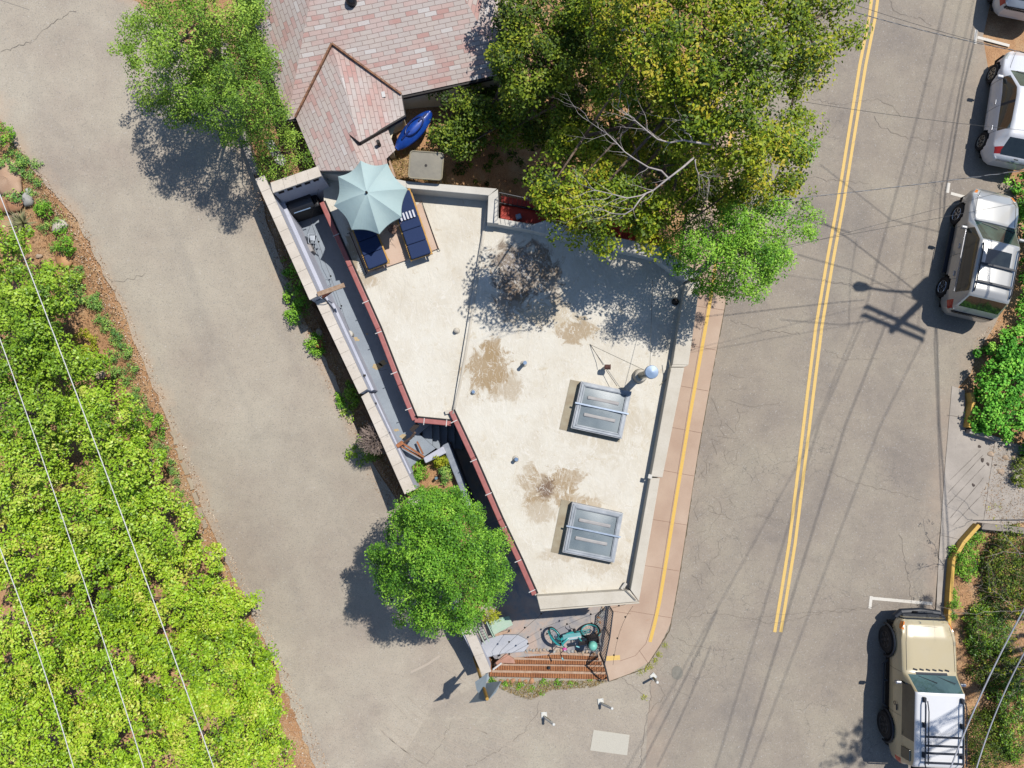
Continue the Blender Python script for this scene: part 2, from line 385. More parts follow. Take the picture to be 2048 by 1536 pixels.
# pavement with kerb
wl = [(1560, -300), (1470, 100), (1420, 420), (1396, 600), (1366, 740), (1325, 955), (1278, 1190), (1226, 1212), (1217, 1300), (1216, 1352)]
wr = [(1564, -300), (1505, 100), (1475, 420), (1452, 600), (1420, 770), (1395, 910), (1371, 1070), (1353, 1185), (1338, 1262), (1290, 1336), (1219, 1362)]
wr = [(u, v) for u, v in wr]
lp = [P(u-44, v, .13) for u, v in resamp(wl, 40)]; rp = [P(u, v, .13) for u, v in resamp(wr, 40)]
mk = MB().strip(lp, rp, 4, 1); base = len(mk.v)
out = [Vector(p) for p in rp]
mk.strip(out, [Vector((p.x+.02, p.y-.01, -.05)) for p in out], 1, 1)
tag(mk.build('pavement', PINK, up=False), kind='structure')
def rib_z(m, pts, wd, z, n=30):
    q = [P(u, v, z) for u, v in resamp(pts, n)]; L = []; R = []
    for i, a in enumerate(q):
        d = q[min(i+1, n-1)]-q[max(i-1, 0)]; d.normalize(); s_ = Vector((-d.y, d.x, 0))*wd/2; L.append(a+s_); R.append(a-s_)
    return m.strip(L, R, 1, 1)
yl = [(1480, 100), (1440, 470), (1421, 600), (1405, 690), (1380, 830), (1352, 1000), (1328, 1150), (1316, 1222), (1300, 1284)]
tag(rib_z(MB(), yl, .11, .136).build('kerb_stripe', YEL2, up=True), kind='structure')
tag(rib_z(MB(), [(1212, 1317), (1240, 1315)], .15, .136, 3).build('kerb_stripe_end', YEL, up=True), kind='structure')
mk = MB(); rib_z(mk, [(u-5.5, v) for u, v in yl]+[(1270, 1312), (1240, 1322)], .012, .1345, 40)
for (a, b) in [((1392, 612), (1448, 620)), ((1376, 690), (1432, 700)), ((1362, 772), (1417, 782)), ((1345, 855), (1404, 866)), ((1322, 940), (1388, 952)), ((1300, 1038), (1374, 1050)), ((1283, 1130), (1358, 1142)), ((1260, 1222), (1345, 1236)), ((1278, 1300), (1296, 1326)), ((1262, 1228), (1225, 1222))]:
    rib_z(mk, [a, b], .011, .135, 6)
tag(mk.build('pavement_joints', plain('joint', S(164, 128, 108), rough=.95), up=True), kind='structure')
mk = MB(); crack(mk, wr[3:], .05, .03, .8); tag(mk.build('kerb_dirt', plain('kerb_dirt', S(120, 104, 80), S(92, 84, 60), scale=8), up=True), kind='structure')
# driveway apron on the right
ap = [(1903, 772), (1931, 780), (1938, 860), (1984, 875), (2060, 880), (2200, 900), (2200, 1060), (2048, 1052), (1946, 1046), (1892, 1110), (1880, 1150), (1874, 1260), (1868, 1260), (1874, 1150), (1882, 1050), (1892, 900)]
l = [PG(u, v) for u, v in [(1903, 772), (1897, 840), (1892, 900), (1887, 960), (1883, 1020), (1879, 1080), (1875, 1140), (1870, 1250)]]
r = [PG(u, v) for u, v in [(1928, 780), (1930, 862), (2080, 900), (2120, 960), (2080, 1035), (1936, 1070), (1896, 1115), (1886, 1250)]]
tag(MB().strip(l, r, 10, 4, gz(.03)).build('driveway_apron', CONC, up=True), kind='structure')
mk = MB()
for (a, b) in [((1893, 830), (1930, 836)), ((1990, 872), (1966, 1040)), ((1880, 1070), (1925, 1080)), ((1899, 960), (1960, 900)), ((1895, 985), (1965, 910)), ((1893, 1010), (1968, 930)), ((1900, 1035), (1966, 955)), ((1905, 1050), (1962, 990))]:
    crack(mk, [a, b], .02, .034, .3)
tag(mk.build('apron_joints', plain('joint2', S(128, 118, 108), rough=.95), up=True), kind='structure')

def kerbwall(name, label, pts, wd, h, mat, cat, z0=-.05):
    q = [PG(*p) for p in pts]; m = MB()
    L = []; R = []
    for i, a in enumerate(q):
        d = q[min(i+1, len(q)-1)]-q[max(i-1, 0)]; d.z = 0; d.normalize(); s_ = Vector((-d.y, d.x, 0))*wd/2; L.append(a+s_); R.append(a-s_)
    for i in range(len(q)-1):
        a, b, c, d = L[i], L[i+1], R[i+1], R[i]
        m.prism([a, b, c, d], [p.z+z0 for p in (a, b, c, d)], [G(p)+h for p in (a, b, c, d)])
    o = m.build(name, mat, bevel=.012); tag(o, label, cat); return o
kerbwall('yellow_kerb', 'short yellow painted kerb at the top of the concrete driveway apron', [(1934, 786), (1937, 806), (1928, 855)], .12, .28, YKERB, 'kerb')
kerbwall('yellow_kerb', 'long bent yellow painted kerb below the driveway, ending at the tan vehicle', [(1948, 1048), (1918, 1082), (1897, 1118), (1892, 1180), (1888, 1250)], .12, .28, YKERB, 'kerb')
kerbwall('low_wall', 'low grey concrete wall running right from the short yellow kerb', [(1930, 862), (1960, 870), (1992, 880)], .14, .25, CONC, 'wall')
kerbwall('low_wall', 'grey stone edging wall running right from the long yellow kerb', [(1952, 1050), (2000, 1055), (2060, 1062)], .2, .3, m_conc('grey_stone', S(170, 160, 148), S(130, 120, 110)), 'wall')
# ================================================================== FLAT-ROOFED BUILDING
ZE, ZW = 3.3, 3.17
BO = P(1100, 800, 0)
def m_roof(name, z, stains):
    t = NT(name, .85, 0, .2)
    c = t.ramp(t.noise(.9, 6, .6), [(.3, S(224, 215, 197)), (.5, S(234, 227, 211)), (.7, S(240, 235, 221))])
    st = t.n('Mapping', {'Vector': t.obj(), 'Scale': (1.25, .62, 1), 'Rotation': (0, 0, .16)})
    f = t.noise(3, 6, .65, vec=st.outputs[0]); c = t.mix(t.rng(f, .52, .72, 0, .22), c, S(214, 198, 168))
    f = t.noise(1.6, 7, .7, dist=1.2); c = t.mix(t.rng(f, .58, .70, 0, .4), c, S(206, 186, 148))
    f = t.noise(3.3, 7, .7, dist=2.); c = t.mix(t.rng(f, .60, .68, 0, .35), c, S(190, 166, 128))
    f = t.noise(2.3, 6, .8, dist=3.5); c = t.mix(t.rng(f, .62, .66, 0, .35), c, S(244, 240, 230))
    for (u, v, ru, rv, col, k, soft) in stains:
        p = P(u, v, z)-BO; mp = t.n('VectorMath', {0: t.obj(), 1: tuple(-x for x in p)}, operation='ADD')
        s2 = t.n('VectorMath', {0: mp.outputs[0], 1: (70/ru, 70/rv, 0)}, operation='MULTIPLY')
        ln = t.n('VectorMath', {0: s2.outputs[0]}, operation='LENGTH').outputs['Value']
        d = t.math('ADD', ln, t.math('MULTIPLY', t.math('SUBTRACT', t.noise(1.9, 9, .74, dist=1.4), .5), 4.2))
        c = t.mix(t.rng(d, 1-soft, 1+soft, k, 0), c, col)
    # white salt crust in the big puddle stain
    if name == 'roof_coating':
        p = P(1032, 528, z)-BO; mp = t.n('VectorMath', {0: t.obj(), 1: tuple(-x for x in p)}, operation='ADD')
        s2 = t.n('VectorMath', {0: mp.outputs[0], 1: (70/44, 70/34, 0)}, operation='MULTIPLY')
        ln = t.n('VectorMath', {0: s2.outputs[0]}, operation='LENGTH').outputs['Value']
        m1 = t.rng(t.math('ADD', ln, t.math('MULTIPLY', t.math('SUBTRACT', t.noise(4, 6, .7), .5), 2)), .6, 1.1, 1, 0)
        f = t.noise(15, 6, .75, dist=1.); c = t.mix(t.math('MULTIPLY', m1, t.rng(f, .50, .62, 0, .6)), c, S(200, 200, 208))
        f = t.noise(9, 6, .7); c = t.mix(t.math('MULTIPLY', m1, t.rng(f, .56, .68, 0, .6)), c, S(78, 68, 72))
    # rolled-on ridges of coating: thin lighter veins
    for sc_, w_, k_ in ((1.1, .012, .7), (2.3, .016, .45)):
        r1 = t.math('ABSOLUTE', t.math('SUBTRACT', t.noise(sc_, 3, .5, vec=st.outputs[0], dist=2.6), .5)); c = t.mix(t.rng(r1, 0, w_, k_, 0), c, S(246, 241, 230))
    f = t.noise(7, 6, .75, dist=1); c = t.mix(t.rng(f, .6, .72, 0, .35), c, S(196, 178, 146))
    f = t.noise(24, 3, .7); c = t.mix(t.rng(f, .58, .78, 0, .14), c, S(176, 164, 140))
    t.col(c)
    h = t.math('ADD', t.math('MULTIPLY', t.noise(2.6, 6, .65, vec=st.outputs[0], dist=1.5), 1.6), t.noise(1.7, 5, .6, dist=3)); h = t.math('ADD', h, t.math('MULTIPLY', t.noise(40, 4), .12))
    t.bump(h, .34, .04); return t.m
DK = S(120, 98, 78); BR = S(176, 150, 112)
ROOFE = m_roof('roof_coating', ZE, [(1040, 540, 62, 52, DK, .8, .3), (1020, 600, 30, 34, DK, .6, .3), (1100, 560, 22, 40, S(150, 130, 108), .7, .4), (975, 735, 40, 42, BR, .85, .25), (1010, 770, 40, 30, BR, .5, .4),
    (1150, 665, 34, 22, BR, .75, .22), (1130, 960, 34, 20, BR, .6, .2), (1185, 1010, 20, 14, BR, .5, .3), (1120, 1110, 40, 12, BR, .35, .3), (985, 700, 16, 26, BR, .7, .2), (1060, 940, 12, 16, BR, .5, .3), (1100, 975, 46, 34, BR, .7, .3), (1092, 978, 16, 20, S(110, 80, 62), .8, .5), (1140, 1000, 40, 16, BR, .6, .3), (1080, 1020, 30, 26, BR, .45, .3),
    (1210, 850, 80, 60, S(196, 180, 150), .3, .3), (1090, 630, 60, 26, S(196, 176, 142), .55, .3), (1200, 1130, 50, 20, S(190, 170, 138), .4, .4)])
ROOFW = m_roof('roof_coating_west', ZW, [(706, 500, 12, 60, S(168, 150, 120), .8, .3), (735, 560, 20, 14, BR, .5, .4), (960, 600, 10, 60, S(190, 176, 150), .5, .4), (800, 360, 70, 10, S(190, 172, 140), .5, .4)])
CREAM = m_conc('cream_parapet', S(226, 218, 202), S(210, 200, 182), .12)
PWHITE = m_conc('white_coping', S(232, 228, 218), S(216, 211, 200), .2)
bld = thing('flat_roofed_building', 'long wedge-shaped building with a cream flat roof, parapets and dark red gutters', 'building', P(1100, 800, 0))
east = [(905, 826), (975, 402), (985, 448), (1068, 458), (1208, 486), (1309, 509), (1384, 548), (1352, 727), (1306, 956), (1266, 1192), (1074, 1199)]
west = [(648, 405), (645, 341), (700, 350), (835, 376), (984, 390), (905, 830), (903, 843), (829, 838)]
eW = px(east, ZE); wW = px(west, ZW)
MB().prism([(p.x, p.y) for p in eW], -.2, ZE).build('roof', ROOFE, bld)
MB().prism([(p.x, p.y) for p in wW], 1.2, ZW).build('roof', ROOFW, bld)
# building walls a hair proud of the roof slabs
mk = MB()
def wallseg(a, b, z0, z1, th=.12):
    a = Vector(a); b = Vector(b); m = (a+b)/2; mk.bar((a.x, a.y, (z0+z1)/2), (b.x, b.y, (z0+z1)/2), th, z1-z0)
wp = px([(908, 828), (1074, 1188), (1276, 1186)], ZE); 
wp += px([(1308, 950), (1352, 727), (1388, 556), (1300, 508), (1090, 452), (992, 440)], ZE)
for a, b in zip(wp, wp[1:]): wallseg(a, b, -.1, ZE-.12, .14)
wallseg(P(652, 406, ZW), P(831, 838, ZW), 1.6, ZW-.1, .14); wallseg(P(831, 838, ZW), P(908, 843, ZW), .6, ZW-.1, .14)
mk.build('wall', plain('wine_stucco', S(150, 120, 112), rough=.9), bld)
# window band in the south wall
a, b = P(1100, 1190, ZE), P(1240, 1186, ZE); MB().bar((a.x, a.y-.09, 1.6), (b.x, b.y-.09, 1.6), .04, 1.2).build('window', plain('dark_glass', S(40, 48, 56), rough=.1, spec=.6, sp=0), bld)
def parapet(outer, inner, z0, z1, mat, name='parapet', cap=None, bev=.015):
    """outer/inner are picture outlines of its top; solid down to z0"""
    n = max(len(outer), len(inner)); o = px(outer, z1); i = px(inner, z1); m = MB(); 
    for k in range(len(o)-1):
        m.prism([(o[k].x, o[k].y), (o[k+1].x, o[k+1].y), (i[k+1].x, i[k+1].y), (i[k].x, i[k].y)], z0, z1-.001*(k % 2))
    return m.build(name, mat, bld, bevel=bev)
ZP = 3.62
parapet([(1401, 560), (1377, 730), (1369, 734)], [(1371, 566), (1345, 729), (1342, 734)], ZE-.5, ZP, CREAM)
parapet([(1369, 735), (1325, 955)], [(1342, 735), (1302, 953)], ZE-.5, ZP+.025, CREAM)
parapet([(1320, 956), (1278, 1203)], [(1301, 956), (1261, 1180)], ZE-.5, ZP-.01, CREAM)
parapet([(1277.5, 1203.5), (1080, 1219)], [(1260, 1181), (1073.5, 1193)], ZE-.5, ZP-.06, CREAM)
parapet([(1280, 1207), (1081, 1223)], [(1278, 1204), (1080, 1219.6)], ZE-.2, ZP-.12, CREAM)
parapet([(981, 433), (1065, 449), (1092, 440), (1212, 470), (1318, 492), (1402, 548)], [(985, 447), (1068, 462), (1090, 468), (1208, 494), (1309, 517), (1371, 562)], ZE-.5, ZP, PWHITE)
parapet([(640, 334), (703, 339), (812, 362), (994, 377)], [(644, 347), (702, 352), (812, 376), (978, 391)], ZW-.6, 3.72, PWHITE)
parapet([(996, 378), (997, 447)], [(976.5, 391.5), (974, 445)], ZW-.6, 3.70, PWHITE)
# plank joints on the white coping
mk = MB()
for u in (1003, 1012, 1020, 1034, 1048, 1055, 1062): 
    v = 432+(u-981)*.19; rib_z(mk, [(u-3, v+1), (u-1, v+12)], .014, ZP+.003, 3)
mk.build('coping_joint', plain('joint3', S(120, 122, 130), rough=.9), bld)
# little cricket and scupper at the south-east corner
mk = MB(); mk.bar(P(1243, 1178, ZE+.06), P(1252, 1166, ZE+.1), .09, .06); mk.bar(P(1296, 952, ZP+.05), P(1304, 954, ZP+.05), .12, .05)
mk.build('flashing', PWHITE, bld, bevel=.01)
mk = MB(); rib_z(mk, [(1247, 1176), (1272, 1201)], .025, ZP-.001, 3); mk.build('parapet_seam', plain('joint4', S(130, 125, 116)), bld)
# step between the two roof levels: rounded cream fillet
mk = MB(); q = [P(u, v, ZE-.01) for u, v in resamp([(975, 404), (966, 460), (952, 560), (934, 680), (920, 760), (904, 828)], 16)]
mk.tube([p+Vector((.03, 0, -.015)) for p in q], .05, 10); mk.build('roof_step', CREAM, bld, smooth=True)
# gutters
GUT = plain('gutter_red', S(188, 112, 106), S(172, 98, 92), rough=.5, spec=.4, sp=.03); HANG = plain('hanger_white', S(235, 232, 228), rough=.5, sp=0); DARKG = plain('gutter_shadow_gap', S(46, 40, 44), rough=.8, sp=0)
def gutter(pts, z, hang):
    q = [P(u, v, z) for u, v in pts]; m = MB()
    for a, b in zip(q, q[1:]): m.bar((a.x, a.y, z-.06), (b.x, b.y, z-.06), .145, .12)
    o = m.build('gutter', GUT, bld, bevel=.02)
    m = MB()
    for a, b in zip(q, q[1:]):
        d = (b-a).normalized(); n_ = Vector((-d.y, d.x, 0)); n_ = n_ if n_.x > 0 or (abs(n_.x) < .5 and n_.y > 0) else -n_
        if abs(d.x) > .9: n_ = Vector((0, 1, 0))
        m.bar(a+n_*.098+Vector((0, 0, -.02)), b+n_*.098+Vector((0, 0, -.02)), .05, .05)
    m.build('gutter_gap_shade', DARKG, bld)  # solid dark strip standing in for the shade between gutter and roof
    for (u, v) in hang:
        c = P(u, v, z+.006); best = min(range(len(q)-1), key=lambda k: ((q[k]+q[k+1])/2-c).length if len(q) < 3 else abs((q[k+1]-q[k]).normalized().cross((c-q[k])).z)+(0 if (c-q[k]).dot(q[k+1]-q[k]) > 0 else 5))
        d = (q[best+1]-q[best]).normalized(); n_ = Vector((-d.y, d.x, 0)); MB().bar(c-n_*.1, c+n_*.1, .022, .012).build('gutter_hanger', HANG, bld)
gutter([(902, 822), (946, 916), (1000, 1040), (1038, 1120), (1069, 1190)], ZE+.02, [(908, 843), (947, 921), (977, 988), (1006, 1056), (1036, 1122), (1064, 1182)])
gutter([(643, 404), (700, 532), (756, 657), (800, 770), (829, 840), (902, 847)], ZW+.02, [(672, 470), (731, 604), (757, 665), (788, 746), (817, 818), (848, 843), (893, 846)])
mk = MB(); a = P(897, 822, ZE-.02); mk.box((a.x, a.y-.02, ZE-.2), (.2, .1, .35), .3); mk.build('wall_end', CREAM, bld)

# ------------------------------------------------------------------ roof-top things
def skylight(label, corners, z):
    c = [P(u, v, z+.30) for u, v in corners]; ctr = sum(c, Vector())/4
    t = thing('skylight', label, 'skylight', (ctr.x, ctr.y, z))
    GALV = plain('galvanised', S(190, 196, 202), S(158, 166, 174), rough=.55, metal=.25, spec=.5, scale=3, sp=.05)
    f = [ctr+(p-ctr)*1.0 for p in c]
    def ringp(k0, k1, z0, z1, nm, mat):
        m = MB(); o = [ctr+(p-ctr)*k0 for p in c]; i = [ctr+(p-ctr)*k1 for p in c]
        for k in range(4):
            k2 = (k+1) % 4; m.prism([(o[k].x, o[k].y), (o[k2].x, o[k2].y), (i[k2].x, i[k2].y), (i[k].x, i[k].y)], z0, z1-.0015*(k % 2))
        return m.build(nm, mat, t, bevel=.006)
    # flat sheet of old flashing showing at the lower left
    b = [Vector((p.x, p.y, 0)) for p in c]; ex = (b[0]-b[1])*.14+(b[3]-b[0])*.05
    dl = (b[3]-b[0])*.07; dw = (b[0]-b[1])*.2
    MB().prism([tuple(x)[:2] for x in (b[0]+dw, b[1], b[2]+dl, b[3]+dw+dl)], z-.02, z+.012).build('flashing', plain('old_flashing', S(186, 176, 150), S(166, 150, 122), scale=3, rough=.6), t)
    ringp(1.0, .88, z, z+.27, 'curb', plain('curb_paint', S(214, 216, 218), S(190, 192, 196), rough=.6, scale=5))
    ringp(.955, .80, z+.2705, z+.305, 'frame', GALV)
    ringp(.86, .83, z+.3055, z+.325, 'frame_lip', GALV)
    GL = NT('skylight_glass', .4, 0, .5)
    gc = GL.ramp(GL.noise(1.2, 2), [(.35, S(104, 120, 128)), (.65, S(140, 152, 156))])
    GL.col(GL.mix(GL.rng(GL.noise(70, 3), .4, .7, 0, .35), gc, S(164, 174, 180))); GL.b.inputs['Coat Weight'].default_value = .15
    GL.bump(GL.noise(90, 2), .5, .004)
    i = [ctr+(p-ctr)*.84 for p in c]; mk = MB(); N = 12
    A = [i[0].lerp(i[1], k/N) for k in range(N+1)]; B = [i[3].lerp(i[2], k/N) for k in range(N+1)]
    for k in range(N+1):
        for q in (A[k], B[k]): q.z = z+.26
    rows = [[A[k].lerp(B[k], j/N)+Vector((0, 0, .05*math.sin(math.pi*k/N)*math.sin(math.pi*j/N))) for j in range(N+1)] for k in range(N+1)]
    mk.v = [tuple(q) for r in rows for q in r]; mk.f = [(a*(N+1)+b_, (a+1)*(N+1)+b_, (a+1)*(N+1)+b_+1, a*(N+1)+b_+1) for a in range(N) for b_ in range(N)]
    mk.build('glass', GL.m, t, smooth=True, up=True)
    mk = MB()   # the pale baffles seen through the frosted glass
    for f0 in (.27, .70):
        a = i[0].lerp(i[3], f0).lerp(i[1].lerp(i[2], f0), .12); b_ = i[0].lerp(i[3], f0).lerp(i[1].lerp(i[2], f0), .86)
        mk.bar((a.x, a.y, z+.288), (b_.x, b_.y, z+.288), .10, .05)
    mk.build('baffle', plain('baffle', S(186, 182, 178), S(172, 168, 166), rough=.5, sp=0), t, bevel=.024)
    a = c[0].lerp(c[3], .47); b_ = c[1].lerp(c[2], .47); d = (b_-a); MB().bar(a-d*.03+Vector((0, 0, .035)), b_+d*.02+Vector((0, 0, .035)), .045, .03).build('cross_bar', plain('bar_alu', S(190, 206, 226), rough=.4, metal=.3, sp=0), t)
skylight('square frosted skylight nearer the chimney, with the flue shadow across its corner', [(1163, 762), (1264, 783), (1244, 878), (1142, 856)], ZE)
skylight('square frosted skylight near the lower tip of the roof, brown stain beside it', [(1145, 1005), (1247, 1027), (1229, 1126), (1125, 1105)], ZE)
STEEL = plain('flue_steel', S(132, 160, 194), S(120, 148, 182), rough=.4, metal=.1, spec=.4, sp=.02)
b0 = P(1279, 752, ZE); t = thing('chimney_flue', 'tall round metal chimney flue with a blue-grey disc cap and guy wires', 'chimney', b0)
MB().lathe(b0, [(.21, 0), (.2, .1), (.17, .18), (.16, .22)], 24).build('storm_collar', CREAM, t, smooth=True)
MB().cyl(b0+Vector((0, 0, .1)), b0+Vector((.05, 0, 1.45)), .10, .10, 20).build('pipe', plain('flue_pipe', S(170, 170, 160), rough=.4, metal=.6, sp=.02), t, smooth=True)
ct = P(1303.5, 744, ZE+1.5); MB().lathe(ct, [(.175, -.12), (.182, -.1), (.182, .0), (.172, .02), (0.02, .035)], 28).build('cap', STEEL, t)
mk = MB(); top = b0.lerp(ct, .85)
for (u, v, z) in [(1182, 690, ZE), (1305, 560, ZE), (1296, 600, ZE)][:2]:
    mk.tube([top, P(u, v, z+.03)], .006, 5)
mk.build('guy_wire', plain('wire_grey', S(90, 92, 90), rough=.5, sp=0), t)
def pipe(name, label, cat, u, v, h, r, mat, lean=(0, 0), group=None, hood=False, z=ZE):
    b = P(u, v, z); t = thing(name, label, cat, b, group=group); tp = b+Vector((lean[0], lean[1], h))
    MB().cyl(b, tp, r, r, 16).build('pipe', mat, t, smooth=False, bevel=.004)
    MB().lathe(b, [(r*1.9, 0), (r*1.7, .02), (r*1.2, .06)], 18).build('boot', CREAM, t, smooth=True)
    if hood: MB().lathe(tp, [(r*1.25, -.05), (r*1.3, 0), (r*.5, .03)], 18).build('cap', mat, t)
    else: MB().cyl(tp+Vector((0, 0, .001)), tp+Vector((0, 0, .012)), r*1.08, r*1.08, 18).build('cap', STEEL, t)
PG_ = plain('vent_grey', S(128, 156, 172), S(112, 140, 158), rough=.5, metal=.2, sp=.02)
pipe('vent_pipe', 'tallest of the three blue-grey vent pipes, at the centre of the cream roof', 'vent pipe', 1047, 728, .42, .05, PG_, (.03, .0))
pipe('vent_pipe', 'short blue-grey vent stub beside the brown roof stain, close to the roof step', 'vent pipe', 947, 784, .10, .045, PG_)
pipe('vent_pipe', 'blue-grey vent pipe above the lower brown stains of the roof', 'vent pipe', 1031, 918, .25, .05, PG_, (.02, 0))
pipe('vent_pipe', 'cream stub vent alone on the smaller left roof section', 'vent pipe', 913, 662, .14, .05, CREAM, hood=True, z=ZW)
b = P(1209, 736, ZE); t = thing('rusty_roof_vent', 'rusty brown roof vent head on a short stem beside the chimney wires', 'vent', b)
RUST = plain('rust', S(128, 88, 78), S(100, 66, 58), rough=.8, scale=20)
MB().cyl(b, b+Vector((0, 0, .3)), .05).build('stem', CREAM, t)
mk = MB(); mk.cyl(b+Vector((-.04, .0, .33)), b+Vector((.12, -.01, .37)), .065, .065, 10)
for k in range(5): mk.ring(b+Vector((-.03+.035*k, 0, .333+.008*k)), .07, .012, (1, -.05, .2), 12, 5)
mk.build('head', RUST, t)
mk = MB(); mk.tube([P(1180, 688, ZE+.02), P(1200, 720, ZE+.2), P(1206, 730, ZE+.3)], .008, 5); mk.tube([P(1212, 740, ZE+.2), P(1234, 772, ZE+.3)], .008, 5)
tag(mk.build('loose_cable', plain('cable_brown', S(84, 74, 66), sp=0)), 'thin dark cable running past the rusty vent to the upper skylight', 'cable')
mk = MB(); q = [P(u, v, ZE+.02) for u, v in [(1326, 745), (1337, 738), (1342, 725), (1336, 700)]]; q2 = [P(u, v, z) for u, v, z in [(1320, 770, ZE+.02), (1334, 758, ZE+.1), (1342, 744, ZP+.02), (1338, 720, ZP+.0)]]
mk.tube(q2, .01, 5); tag(mk.build('parapet_cable', plain('cable_cream', S(180, 172, 150), sp=0)), 'thin cable looping over the right parapet beside the chimney', 'cable')
b = P(1350, 604, ZE+.02); mk = MB(); mk.lathe(b, [(.1, 0), (.11, .03), (.06, .09), (.02, .1)], 10); tag(mk.build('roof_drain', plain('drain_black', S(40, 36, 34), sp=0), bevel=.005), 'small black roof drain strainer by the right parapet under the tree shade', 'drain')

# ------------------------------------------------------------------ red deck behind the north parapet
RED = plain('red_deck_paint', S(204, 62, 36), S(180, 46, 26), rough=.6, scale=3)
t = thing('red_terrace', 'bright red painted roof terrace with dark metal railing behind the white coping', 'terrace', P(1080, 440, 3.0))
rp = px([(1003, 391), (1078, 407), (1180, 425), (1300, 455), (1345, 500), (1320, 496), (1208, 474), (1090, 448), (1062, 450), (1001, 436)], 3.0)
MB().prism([(p.x, p.y) for p in rp], 1.2, 3.0).build('floor', RED, t)
mk = MB(); mk.bar(P(1003, 407, 3.03), P(1070, 419, 3.03), .05, .05); mk.bar(P(1070, 419, 3.03), P(1180, 440, 3.03), .05, .05); mk.build('floor_joint', plain('dark_joint', S(60, 26, 22), sp=0), t)
RAILM = plain('black_rail', S(58, 62, 70), S(44, 48, 56), rough=.45, spec=.5, sp=0)
mk = MB(); q = [P(u, v, 4.0) for u, v in [(995, 432), (998, 385), (1064, 399), (1130, 412)]]; mk.tube(q, .018, 6)
q2 = [Vector((p.x, p.y, 3.1)) for p in q]; mk.tube(q2, .014, 6); mk.build('handrail', RAILM, t)
mk = MB()
for a, c in zip(q, q[1:]):
    n = max(2, int((c-a).length/.13))
    for k in range(n): p = a.lerp(c, k/n); mk.cyl((p.x, p.y, 3.02), (p.x, p.y, 4.0), .007, .007, 5)
mk.build('balusters', RAILM, t)
MB().box(P(1037, 434, 3.07), (.16, .16, .14), .3).build('grey_box', STEEL, t, bevel=.02)

# ------------------------------------------------------------------ side deck, stairs, walkway, patio
def slab(name, mat, pts, z, z0=None, **k):
    q = px(pts, z); m = MB().prism([(p.x, p.y) for p in q], z-.25 if z0 is None else z0, z); return m.build(name, mat, **k)
ZD = 2.2
tag(slab('side_deck', DECKM, [(572, 412), (664, 380), (720, 400), (845, 838), (862, 846), (838, 868), (871, 897), (845, 915), (815, 940), (795, 905), (760, 830), (726, 748), (655, 582), (628, 522)], ZD), kind='structure')
mk = MB()
for pts in [[(611, 478), (632, 530), (662, 600), (690, 650), (716, 700), (745, 770)], [(752, 726), (760, 742), (775, 738)]]: crack(mk, pts, .012, .0, .3) if False else rib_z(mk, pts, .008, ZD+.003, 20)
tag(mk.build('deck_cracks', plain('deck_crack', S(84, 88, 98), sp=0), up=True), kind='structure')
def blotch(name, mat, c, r, z, n=13, sx=1, sy=1):
    q = P(c[0], c[1], z); m = MB(); pts = [(q.x+r*sx*math.cos(a)*(k := random.uniform(.45, 1.15)), q.y+r*sy*math.sin(a)*k) for a in np.linspace(0, 6.28, n+1)[:-1]]
    return m.prism(pts, z-.01, z+.0045).build(name, mat)
BARE = plain('bare_plywood_patch', S(214, 192, 150), S(200, 176, 136), scale=9)
for c, r in [((754, 733), .16), ((765, 726), .13), ((711, 679), .09), ((704, 688), .06), ((734, 668), .04), ((806, 873), .1), ((793, 860), .06)]:
    tag(blotch('flaked_paint', BARE, c, r, ZD, 11, 1.3, .8), kind='structure')
# stairs
st = thing('garden_stairs', 'grey painted steps going down from the side deck in shade of the gutter', 'stairs', P(870, 860, 1.4))
xs = [(838, 866), (852, 861), (867, 862), (882, 866), (898, 872)]
for k in range(6):
    z = ZD-.17*(k+1); u0 = 838+k*15; u1 = u0+17; q = px([(u0+8, 846), (u1+9, 846), (u1+10, 900), (u0+6, 890+k)], z)
    MB().prism([(p.x, p.y) for p in q], z-.3, z).build('step', DECKM, st, bevel=.01)
wk = [P(*a) for a in [(905, 850, 1.15), (925, 905, 1.1), (957, 985, 1.0), (1000, 1080, .8), (1040, 1170, .6), (1058, 1216, .505)]]
wl_ = [P(*a) for a in [(885, 880, 1.15), (898, 925, 1.1), (925, 990, 1.0), (950, 1080, .8), (975, 1170, .6), (985, 1216, .505)]]
tag(MB().strip([p+Vector((.35, .1, 0)) for p in wk], wl_, 3, 3).build('walkway', PATIO, up=True), kind='structure')
tag(slab('patio', PATIO, [(930, 1195), (1060, 1195), (1225, 1195), (1218, 1222), (1206, 1303), (1150, 1306), (990, 1318), (968, 1290), (940, 1245)], .5), kind='structure')
